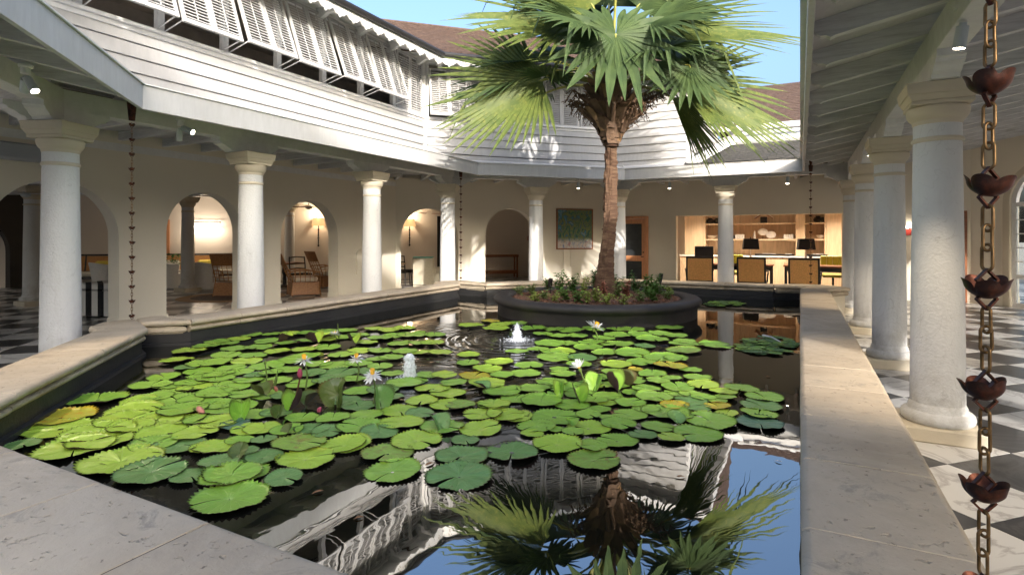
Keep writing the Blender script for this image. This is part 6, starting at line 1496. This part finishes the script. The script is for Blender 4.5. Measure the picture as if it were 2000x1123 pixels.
# rattan chairs
def rattan(p, rz, label):
    r = localroot('rattan_chair', p, rz, label, 'armchair', 'rattan armchairs in the lounge'); R_ = 'rattan'
    m = MB(); m.add([(-.36, -.36, .03), (.36, -.36, .03), (.30, .36, .03), (-.30, .36, .03), (-.32, -.34, .36), (.32, -.34, .36), (.27, .32, .36), (-.27, .32, .36)], [(3, 2, 1, 0), (4, 5, 6, 7), (0, 1, 5, 4), (1, 2, 6, 5), (2, 3, 7, 6), (3, 0, 4, 7)]); m.build('woven_base', M[R_], r, world=False)
    lb(r, 'seat_cushion', 'cushion', (0, -.02, .43), (.58, .60, .13), .04)
    m = MB(); m.add([(-.27, .30, .40), (.27, .30, .40), (.30, .60, 1.10), (-.30, .60, 1.10), (-.25, .27, .40), (.25, .27, .40), (.28, .565, 1.08), (-.28, .565, 1.08)], [])
    B = lambda u, v: Vector(((.27+.04*v)*u, .30+.30*v+.04*(1-u*u), .40+.70*v))
    for u in (-1, -.6, -.2, .2, .6, 1): m.tube([B(u, v/5) for v in range(6)], .014 if abs(u) == 1 else .009, 5)
    for v in (0, .13, .26, .39, .52): m.tube([B(u/4-1, v) for u in range(9)], .009, 5)
    m.build('lattice_back', M[R_], r, True, world=False)
    m = MB(); N = 8; m.add([B(-1+2*i/N, v)+Vector((0, dy, 0)) for dy in (-.012, .012) for v in (.56, 1.0) for i in range(N+1)], [(i, i+1, N+2+i, N+1+i) for i in range(N)]+[(2*N+2+i, 3*N+3+i, 3*N+4+i, 2*N+3+i) for i in range(N)]+[(N+1+i, N+2+i, 3*N+4+i, 3*N+3+i) for i in range(N)])
    m.build('woven_back', M[R_], r, True, world=False)
    for s in (-1, 1):
        m = MB(); m.tube([(s*.34, -.34, .02), (s*.35, -.36, .40), (s*.36, -.34, .60), (s*.37, -.1, .66), (s*.34, .25, .66), (s*.29, .42, .62)], .016, 6)
        for y in (-.22, -.1, .02, .14, .26): m.tube([(s*.35, y, .36), (s*.355, y, .65)], .008, 5)
        m.tube([(s*.345, -.35, .5), (s*.33, .34, .5)], .008, 5); m.build('arm', M[R_], r, True, world=False)
    for s in (-1, 1): lt(r, 'leg', R_, [(s*.33, .34, .0), (s*.28, .31, .4)], .016, 6); lt(r, 'leg', R_, [(s*.37, -.37, .0), (s*.33, -.33, .3)], .016, 6)
    return r
rattan(at(452, 577, 0), R(215), 'rattan armchair on the round rug at the edge of the second arch'); rattan(at(592, 576, 0), R(150), 'nearer rattan armchair with a woven back in the third arch'); rattan(at(630, 562, 0)+Vector((-.1, .3, 0)), R(165), 'farther rattan armchair tucked behind the other in the third arch')
# round rug
rg = MB(); c = at(455, 580, 0); 
rug = empty('rug', c, 0, 'round brown patterned rug on the marble floor in the second arch', 'rug')
m = MB(); m.lathe([(0.001, .012), (.95, .012)], 48, c, cap=False); m.build('centre', basic('patterned_rug', (.14, .10, .08), .95, .5, 14), rug)
m = MB(); m.lathe([(.951, .012), (1.25, .013), (1.27, .003)], 48, c, cap=False); m.build('border', basic('tan_rug_border', (.42, .28, .17), .95, .2, 30), rug)
# black round table and black chair in the third arch
tb_ = localroot('round_table', at(556, 560, 0), 0, 'dark round table at the edge of the third arch', 'table'); m = MB(); m.lathe([(.001, .70), (.56, .70), (.58, .72), (.57, .745), (.001, .75)], 40, cap=False); m.build('table_top', M['mahog'], tb_, True, world=False)
m = MB(); m.lathe([(.3, .0), (.28, .03), (.06, .08), (.05, .35), (.08, .45), (.05, .7)], 20); m.build('pedestal', M['black'], tb_, True, world=False)
def blackchair(p, rz, label, seat='blackfab'):
    r = localroot('side_chair', p, rz, label, 'chair'); lb(r, 'seat', seat, (0, 0, .44), (.5, .48, .09), .03)
    m = MB()
    for s in (-1, 1): m.tube([(s*.22, .22, .42), (s*.23, .27, .7), (s*.22, .31, .95)], .018, 6)
    for z in (.6, .75, .93): m.tube([(-.22, .24+.08*(z-.5), z), (0, .30+.08*(z-.5), z+.02), (.22, .24+.08*(z-.5), z)], .018, 6)
    m.build('backrest', M['black'], r, True, world=False)
    for sx_ in (-1, 1):
        for sy in (-1, 1): lt(r, 'leg', 'black', [(sx_*.22, sy*.2, .42), (sx_*.24, sy*.25, 0)], [.02, .014], 6)
    return r
blackchair(at(588, 566, 0), R(70), 'black side chair at the dark round table'); blackchair(at(772, 560, 0)+Vector((-.2, .5, 0)), R(200), 'black lattice back chair beside the cream slipcovered armchair'); blackchair(at(792, 556, 0), R(120), 'black chair half behind the cream armchair in the fourth arch')
t2 = localroot('side_table', at(790, 556, 0)+Vector((0, -.5, 0)), 0, 'small wooden table in front of the black lattice chairs', 'table'); m = MB(); m.lathe([(.001, .68), (.36, .68), (.37, .70), (.36, .72), (.001, .722)], 32, cap=False); m.build('table_top', M['oak'], t2, True, world=False); lt(t2, 'leg', 'black', [(0, 0, .02), (0, 0, .68)], .04); lt(t2, 'foot', 'black', [(-.25, 0, .02), (.25, 0, .02)], .02)
# cream slipcovered armchair
ca = localroot('slipcovered_armchair', at(832, 561, 0)+Vector((.05, 0, 0)), R(195), 'cream slipcovered armchair with teal piping in the sunlit arch', 'armchair')
lb(ca, 'skirt', 'creamfab', (0, 0, .25), (.66, .70, .46), .02); lb(ca, 'backrest', 'creamfab', (0, .30, .60), (.66, .14, .64), .03, Matrix.Rotation(R(-6), 3, 'X')); lb(ca, 'piping', 'teal', (0, .345, .925), (.62, .13, .03), .008, Matrix.Rotation(R(-6), 3, 'X'))
for s in (-1, 1): lb(ca, 'arm', 'creamfab', (s*.30, -.05, .52), (.10, .6, .2), .03)
lb(ca, 'hem_band', 'blackfab', (0, 0, .10), (.666, .706, .015), .003)
# wooden console bench
bn = localroot('console_bench', ondiag(972, .45), R(45), 'two tier brown wooden console bench beyond the bench arch', 'bench'); lb(bn, 'top_board', 'mahog', (-.1, 0, .83), (1.75, .42, .09)); lb(bn, 'lower_board', 'mahog', (-.1, 0, .22), (1.7, .42, .12))
for sx_ in (-.93, .72):
    for sy in (-1, 1): lb(bn, 'leg', 'mahog', (sx_, sy*.17, .41), (.06, .06, .80))
# black door on the return wall, small red plate
kd = empty('black_door', (-7.9, 18.2, 0), 0, 'black door standing beyond the bench arch next to a white column', 'door')
ra, rb2 = V2(-9.5, 19.8), V2(-5.4, 16.4); er = (rb2-ra).normalized(); nr_ = V2(er.y, -er.x)
def onret(s, u, z): p = ra+er*s+nr_*u; return Vector((p.x, p.y, z))
def rbx(name, mat, root, s0, s1, z0, z1, u0, u1):
    m = MB(); m.add([onret(s, u, z) for z in (z0, z1) for s, u in ((s0, u0), (s1, u0), (s1, u1), (s0, u1))], [(3, 2, 1, 0), (4, 5, 6, 7), (0, 1, 5, 4), (1, 2, 6, 5), (2, 3, 7, 6), (3, 0, 4, 7)]); return m.build(name, M[mat], root)
def s_ret(x):
    t = (x-1000)/FPX; k = Vector((cF.x+cR.x*t, cF.y+cR.y*t)); # intersect
    den = k.x*er.y-k.y*er.x; return (ra.x*k.y-ra.y*k.x)/(-(k.y*er.x-k.x*er.y)) if abs(den) > 1e-6 else 0
sd0 = max(.2, min(2.5, s_ret(1019)))
rbx('door_leaf', 'black', kd, sd0, sd0+.95, 0, 2.2, .005, .05); rbx('handle', 'brass', kd, sd0+.08, sd0+.2, 1.0, 1.03, .05, .10)
wp = empty('wall_plate', onret(sd0-.25, .01, 1.45), 0, 'small dark red plate on the wall beside the black door', 'sign'); rbx('plate', 'red', wp, sd0-.32, sd0-.17, 1.40, 1.58, .004, .03)
# dark panel standing in for the dark opening of the fourth arch doorway
dsn = empty('dark_opening_panel', ondiag(852, -.5), 0, 'tall dark cabinet filling the doorway behind the fourth arch', 'cabinet'); p = ondiag(838, -.45); q = ondiag(880, -.45); vwall(V2(p.x, p.y), V2(q.x, q.y), 0, 2.25, 'dark_room', dsn, .1, 'opening_sheet')
# red-brown door leaf and plant at the left edge of the second arch
rd_ = empty('tall_brown_door', ondiag(322, .03), 0, 'tall red brown door leaf at the edge of the second arch', 'door'); p = ondiag(300, .05); q = ondiag(331, .05); vwall(V2(p.x, p.y), V2(q.x, q.y), 0, 2.1, 'doorwood', rd_, .04, 'door_leaf')
pp = ondiag(338, .9); root = empty('potted_plant', pp, 0, 'leafy potted plant between the brown door and the indoor column', 'plant'); f = MB(); rr = random.Random(4)
for k in range(110):
    a = rr.uniform(0, 6.28); el = rr.uniform(0, 1.3); q = rr.uniform(.1, .42); c = pp+Vector((q*math.cos(a)*math.cos(el), q*math.sin(a)*math.cos(el), .62+q*math.sin(el)*1.0)); leaf_blade(f, c, Vector((math.cos(a), math.sin(a), rr.uniform(-.2, .8))).normalized(), Vector((0, 0, 1)), .14, .07)
f.build('foliage', SM['dark'], root); m = MB(); m.lathe([(.14, 0), (.2, .38), (.21, .4), (.17, .4), (.16, .34)], 20, pp); m.build('pot', M['cap'], root, True); m = MB(); m.tube([pp+Vector((0, 0, .3)), pp+Vector((.02, 0, .75))], .015, 6); m.build('stem', M['twig'], root)
# sconces with tapered linen shades
def sconce(x, label):
    p = ondiag(x, .16, 1.2); root = empty('wall_sconce', p, 0, label, 'wall sconce', 'linen shaded sconces on the lounge wall'); P = lambda dz: p+Vector((0, 0, dz))
    m = MB(); m.lathe([(.23, .72), (.17, 1.0)], 24, p, cap=False); sh = m.build('lamp_shade', M['shade_lit'], root, True)
    m = MB(); m.tube([P(0), P(.1), P(.35), P(.7), P(.8)], [.012, .016, .024, .016, .014], 8)
    for z in (.04, .30, .60): m.lathe([(.004, -.04), (.04, 0), (.004, .04)], 10, P(z), cap=False)
    m.tube([P(.3), ondiag(x, .0, 1.5)], .012, 6); m.build('rod', M['iron'], root, True); m = MB(); m.lathe([(.004, .95), (.035, .99), (.035, 1.02), (.004, 1.05)], 10, p, cap=False); m.build('bulb', M['bulb'], root, True)
    L = bpy.data.lights.new('sconce_lamp', 'POINT'); L.energy = 7; L.color = (1, .74, .46); L.shadow_soft_size = .08; o = bpy.data.objects.new('sconce_lamp', L); col.objects.link(o); o.location = P(1.12)+Vector((.12, -.12, 0))
sconce(622, 'linen shaded iron sconce on the lounge wall seen in the third arch'); sconce(800, 'linen shaded iron sconce on the lounge wall seen in the fourth arch')
# double lamp on a bar
p0 = ondiag(376, .14, 2.02); p1 = ondiag(430, .14, 2.02); dl = empty('double_wall_lamp', (p0+p1)/2, 0, 'two white glass lamps on a dark bar above the cane sofa', 'wall lamp'); m = MB(); m.tube([p0, p1], .014, 8); m.lathe([(.004, -.03), (.03, 0), (.004, .03)], 10, p1, cap=False); m.build('bar', M['iron'], dl, True)
for k in (.18, .82):
    c = p0.lerp(p1, k)-Vector((0, 0, .06)); m = MB(); m.lathe([(.03, .03), (.05, .0), (.11, -.10), (.13, -.12)], 18, c, cap=False); m.build('glass_shade', M['glass_lit'], dl, True)
    L = bpy.data.lights.new('wall_lamp_bulb', 'POINT'); L.energy = 4; L.color = (1, .80, .58); L.shadow_soft_size = .05; o = bpy.data.objects.new('wall_lamp_bulb', L); col.objects.link(o); o.location = c-Vector((0, 0, .16))+Vector((.2, -.2, 0))
# ceiling fans
def fan_(p, label, rz=0):
    root = localroot('ceiling_fan', p, rz, label, 'ceiling fan', 'ceiling fans in the lounge'); lt(root, 'rod', 'white', [(0, 0, 0), (0, 0, .35)], .015); m = MB(); m.lathe([(.02, -.09), (.10, -.06), (.11, 0), (.05, .04)], 20); m.build('motor', M['spot'], root, True, world=False)
    for k in range(4): a = math.pi/2*k+.3; lb(root, 'blade', 'whitefab' if 'white' in label else 'mahog', (.42*math.cos(a), .42*math.sin(a), -.01), (.62, .13, .012), .003, Euler((.15, 0, a)).to_matrix())
fan_(at(833, 417, 2.42), 'ceiling fan high in the fourth arch'); fan_(at(603, 404, 2.50), 'ceiling fan at the top of the third arch', .4); fan_(at(52, 378, 2.48), 'white ceiling fan beyond the first arch', .2)

# ------------------------------------------------------------------ reception office
rc = empty('reception_room', (-1, 18, 0), 0, 'pale reception office walls behind the wide rear opening', 'room')
bxo('wall_panel', 'roomwall', rc, -4.0, 2.6, 20.05, 20.15, 0, 2.8); bxo('wall_panel', 'roomwall', rc, -3.95, -3.85, 16.61, 20.04, 0, 2.8); bxo('wall_panel', 'oak', rc, 2.0, 2.1, 16.61, 20.04, 0, 2.8); bxo('ceiling_panel', 'white', rc, -4.0, 2.6, 16.601, 20.2, 2.81, 2.9)
cb = empty('bookcase', (-1, 19.7, 0), 0, 'pale oak built-in shelving with base cupboards across the back of the reception', 'bookcase')
bxo('back_panel', 'oak', cb, -3.5, 2.0, 19.98, 20.04, 0, 2.8)
bxo('side_panel', 'oak', cb, -3.45, -2.86, 19.35, 19.97, .95, 2.8); bxo('side_panel', 'oak', cb, .72, 2.0, 19.35, 19.97, .95, 2.8)
for x0, x1 in ((-2.86, -2.79), (-.12, .14), (.66, .72)): bxo('divider', 'oak', cb, x0, x1, 19.40, 19.97, .95, 2.8)
for x0, x1 in ((-2.788, -.122), (.142, .658)):
    for z in (1.42, 1.93): bxo('shelf', 'oak', cb, x0, x1, 19.42, 19.97, z, z+.045)
bxo('counter', 'white', cb, -3.6, 2.0, 19.2, 19.97, .895, .935)
x = -3.58; k = 0
while x < 1.9:
    d_ = bxo('cupboard_door', 'oak', cb, x+.005, x+.455, 19.235, 19.26, .06, .88)
    bxo('door_panel', 'oak', d_, x+.07, x+.39, 19.228, 19.234, .14, .80, .002)
    m = MB(); kx = x+(.40 if k % 2 == 0 else .06); m.lathe([(.004, -.01), (.014, 0), (.004, .01)], 8, (kx, 19.225, .72), cap=False); m.build('knob', M['iron'], d_); x += .46; k += 1
bxo('carcass', 'oak', cb, -3.58, 1.98, 19.27, 19.95, 0, .89)
# three small downlights actually light this room
for x in (-2.6, -.9, .9):
    r = empty('ceiling_downlight', (x, 18.2, 2.80), 0, 'round recessed ceiling downlight in the reception, %s from the white side wall' % ordinal({-2.6: 0, -.9: 1, .9: 2}[x]), 'downlight'); m = MB(); m.lathe([(.06, 0), (.075, 0), (.075, -.012), (.06, -.012)], 20, (x, 18.2, 2.81), cap=False); m.build('trim_ring', M['white'], r, True); m = MB(); m.lathe([(.001, -.002), (.058, -.002)], 20, (x, 18.2, 2.808), cap=False); m.build('lamp_lens', M['bulb'], r)
    L = bpy.data.lights.new('downlight_lamp', 'SPOT'); L.energy = 150; L.spot_size = R(120); L.spot_blend = .8; L.color = (1, .82, .60); L.shadow_soft_size = .06; o = bpy.data.objects.new('downlight_lamp', L); col.objects.link(o); o.location = (x, 18.2, 2.78)
def onY(x, Y, z): t = (x-1000)/FPX; d = Y/(cF.y+cR.y*t); return Vector(((cF.x+cR.x*t)*d, Y, z))
# ornaments
def orn(name, mat, prof, x, Y, z, label, cat='ornament', sc=(1, 1, 1)):
    p = onY(x, Y, z); m = MB(); m.lathe(prof, 20, (0, 0, 0)); m.v = [(v[0]*sc[0]+p.x, v[1]*sc[1]+p.y, v[2]*sc[2]+p.z) for v in m.v]; return thing1(m, name, M[mat], p, label, cat, smooth=True)
POT = [(.05, 0), (.11, .03), (.13, .09), (.10, .14), (.06, .16), (.07, .18)]; BOWL = [(.04, 0), (.10, .04), (.17, .12), (.16, .12), (.03, .02)]
orn('vase', 'black', POT, 1387, 19.65, 1.976, 'dark squat pot on the top shelf, nearer the oak side panel', 'vase'); orn('vase', 'black', POT, 1401, 19.65, 1.976, 'dark squat pot on the top shelf beside the first column', 'vase')
orn('bowl', 'whitefab', BOWL, 1391, 19.65, 1.467, 'white bowl on the lower shelf by the column', 'bowl'); orn('vase', 'black', POT, 1598, 19.65, 1.976, 'shiny black round jar on the narrow top shelf', 'vase', (1.1, 1.1, 1.1)); orn('vase', 'black', POT, 1607, 19.6, 1.976, 'smaller black jar at the outer end of the narrow top shelf', 'vase', (.8, .8, .9))
orn('bowl', 'whitefab', BOWL, 1603, 19.65, 1.467, 'pale shell bowl on the narrow lower shelf', 'bowl', (.8, .8, 1))
for x, z, lab in ((1490, 1.70, 'upper white coral disc standing on the reception shelf'), (1506, 1.60, 'lower white coral disc standing on the reception shelf')):
    p = onY(x, 19.7, z); m = MB(); m.lathe([(.001, -.012), (.14, -.006), (.145, 0), (.14, .006), (.001, .012)], 24, cap=False); m.v = [(v[0]+p.x, v[2]+p.y, v[1]*.8+p.z) for v in m.v]; o = thing1(m, 'coral_disc', M['whitefab'], p, lab, 'ornament', smooth=True)
    m = MB(); m.box((p.x, p.y+.0, (1.467+z-.11)/2), (.012, .012, max(.02, z-.11-1.467))); q = m.build('stand', M['iron'], o)
p = onY(1474, 19.7, 1.467); m = MB(); m.lathe([(.02, 0), (.035, .1), (.02, .22), (.008, .28)], 12, p); thing1(m, 'bottle', M['whitefab'], p, 'slim glass bottle on the middle reception shelf', 'bottle', smooth=True)
for x, lab in ((1446, 'short row of white books on the shelf by the column'), (1541, 'short row of white books on the shelf near the divider')):
    p = onY(x, 19.65, 1.467); r = empty('books', p, 0, lab, 'books')
    for k in range(4): lb(r, 'book', 'whitefab', (-.12+.07*k, 0, .075), (.06, .2, .15), .006)
    lb(r, 'bookend', 'black', (-.19 if x < 1500 else .19, 0, .07), (.07, .12, .12), .03)
p = onY(1492, 19.65, 1.976); r = empty('bird_house', p, 0, 'small dark bird house with a spread driftwood roof on the top shelf', 'ornament'); lb(r, 'box', 'black', (0, 0, .10), (.20, .16, .20), .005)
for s in (-1, 1):
    lb(r, 'roof_slat', 'mahog', (s*.13, 0, .235), (.34, .2, .022), .004, Matrix.Rotation(s*R(33), 3, 'Y')); lb(r, 'roof_slat', 'whitefab', (s*.15, 0, .262), (.3, .16, .015), .004, Matrix.Rotation(s*R(36), 3, 'Y'))
# desks with lamps, monitors, chairs
def desk(x, Y, w, label):
    p = onY(x, Y, 0); r = localroot('desk', p, 0, label, 'desk', 'dark reception desks'); lb(r, 'desk_top', 'mahog', (0, 0, .735), (w, .75, .045)); lb(r, 'apron', 'black', (0, -.3, .65), (w-.1, .03, .12))
    for sx_ in (-1, 1):
        for sy in (-1, 1): lb(r, 'leg', 'black', (sx_*(w/2-.06), sy*.3, .355), (.06, .06, .71))
    return r
desk(1405, 17.3, 1.3, 'dark desk with the computer screen behind the first cane chair'); desk(1468, 17.3, 1.15, 'dark desk with a black shaded lamp, seen behind the middle cane chair'); desk(1590, 17.3, 1.5, 'dark desk behind the cane chair with the hanging rain chain in front')
def dlamp(x, Y, label):
    p = onY(x, Y, .76); r = localroot('desk_lamp', p, R(12), label, 'desk lamp', 'black shaded desk lamps'); m = MB(); m.lathe([(.07, 0), (.08, .015), (.03, .04), (.05, .12), (.03, .22), (.012, .3), (.012, .72)], 16); m.build('base', M['whitefab'], r, True, world=False)
    m = MB(); w0, w1 = .215, .185; m.add([(sx_*w, sy*w*.62, z) for w, z in ((w0, .42), (w1, .72)) for sx_, sy in ((-1, -1), (1, -1), (1, 1), (-1, 1))], [(0, 1, 5, 4), (1, 2, 6, 5), (2, 3, 7, 6), (3, 0, 4, 7)]); m.build('lamp_shade', M['blackfab'], r, world=False); lt(r, 'finial', 'black', [(0, 0, .72), (0, 0, .77)], .012)
dlamp(1466, 17.25, 'black shaded desk lamp between the two centre chairs'); dlamp(1574, 17.25, 'black shaded desk lamp directly behind the far rain chain')
p = onY(1375, 17.1, .76); r = localroot('computer_screen', p, R(8), 'black computer screen above the first cane chair', 'screen'); lb(r, 'screen_panel', 'black', (0, 0, .33), (.52, .03, .34), .008); lb(r, 'stand', 'black', (0, .04, .1), (.06, .04, .2)); lb(r, 'stand_foot', 'black', (0, .03, .008), (.22, .18, .016), .004)
for x, lab, w in ((1500, 'long black tray of papers on the reception counter', .75), (1424, 'black printer tray on the counter beside the column', .4), (1538, 'short black tray on the reception counter', .38), (1596, 'stack of dark binders at the counter end', .55)):
    p = onY(x, 19.45, .936); r = localroot('paper_tray', p, 0, lab, 'tray'); lb(r, 'tray', 'black', (0, 0, .035), (w, .3, .06), .006); lb(r, 'paper', 'whitefab', (.03, 0, .07), (w*.5, .22, .008), .002)
def canechair(x, Y, rz, label):
    p = onY(x, Y, 0); r = localroot('cane_chair', p, rz, label, 'chair', 'orange cane backed chairs facing the reception desks'); T = Matrix.Rotation(R(9), 3, 'X')      # back towards -y
    lb(r, 'seat_cushion', 'cushion', (0, .05, .44), (.58, .56, .11), .03); lb(r, 'seat_rail', 'black', (0, .03, .36), (.64, .62, .06))
    for s in (-1, 1): lb(r, 'back_post', 'black', (s*.32, -.30, .66), (.042, .045, .70), .006, T)
    lb(r, 'top_rail', 'black', (0, -.352, .995), (.68, .045, .045), .006, T); lb(r, 'lower_rail', 'black', (0, -.25, .335), (.66, .045, .04), .006, T); lb(r, 'cane_panel', 'cane', (0, -.30, .665), (.60, .022, .63), .003, T)
    for s in (-1, 1):
        m = MB(); m.tube([(s*.33, -.30, .66), (s*.35, -.1, .68), (s*.35, .15, .66), (s*.34, .28, .60), (s*.33, .24, .5), (s*.32, .3, .36)], .02, 6); m.build('arm', M['black'], r, True, world=False)
    for sx_ in (-1, 1): lt(r, 'leg', 'black', [(sx_*.30, -.24, .36), (sx_*.31, -.33, 0)], [.025, .016], 6); lt(r, 'leg', 'black', [(sx_*.30, .3, .36), (sx_*.3, .32, 0)], [.025, .016], 6)
canechair(1366, 15.55, R(10), 'cane backed chair farthest toward the white cupboard, lit brightest orange'); canechair(1470, 15.6, R(-2), 'cane backed chair just beside the column in front of the reception'); canechair(1572, 15.5, R(-4), 'cane backed chair behind the far rain chain')
def olive(x, Y, rz, label):
    p = onY(x, Y, 0); r = localroot('office_chair', p, rz, label, 'chair', 'olive leather chairs behind the reception desks'); lb(r, 'seat', 'olive', (0, 0, .46), (.55, .5, .1), .03)
    for k in range(4): lb(r, 'backrest', 'olive', (-.225+.15*k, .26, .82), (.146, .09, .36), .02)
    lt(r, 'stem', 'iron', [(0, 0, .1), (0, 0, .42)], .03)
    for k in range(5): a = k*1.257; lt(r, 'foot', 'iron', [(0, 0, .1), (.28*math.cos(a), .28*math.sin(a), .03)], [.025, .015], 6)
olive(1627, 17.9, R(0), 'olive leather chair behind the desk at the oak wall'); olive(1432, 17.9, R(10), 'olive leather chair mostly hidden behind the white column')

for o in scene.objects:
    if o.get('category') and not o.get('kind'): o['kind'] = 'thing'
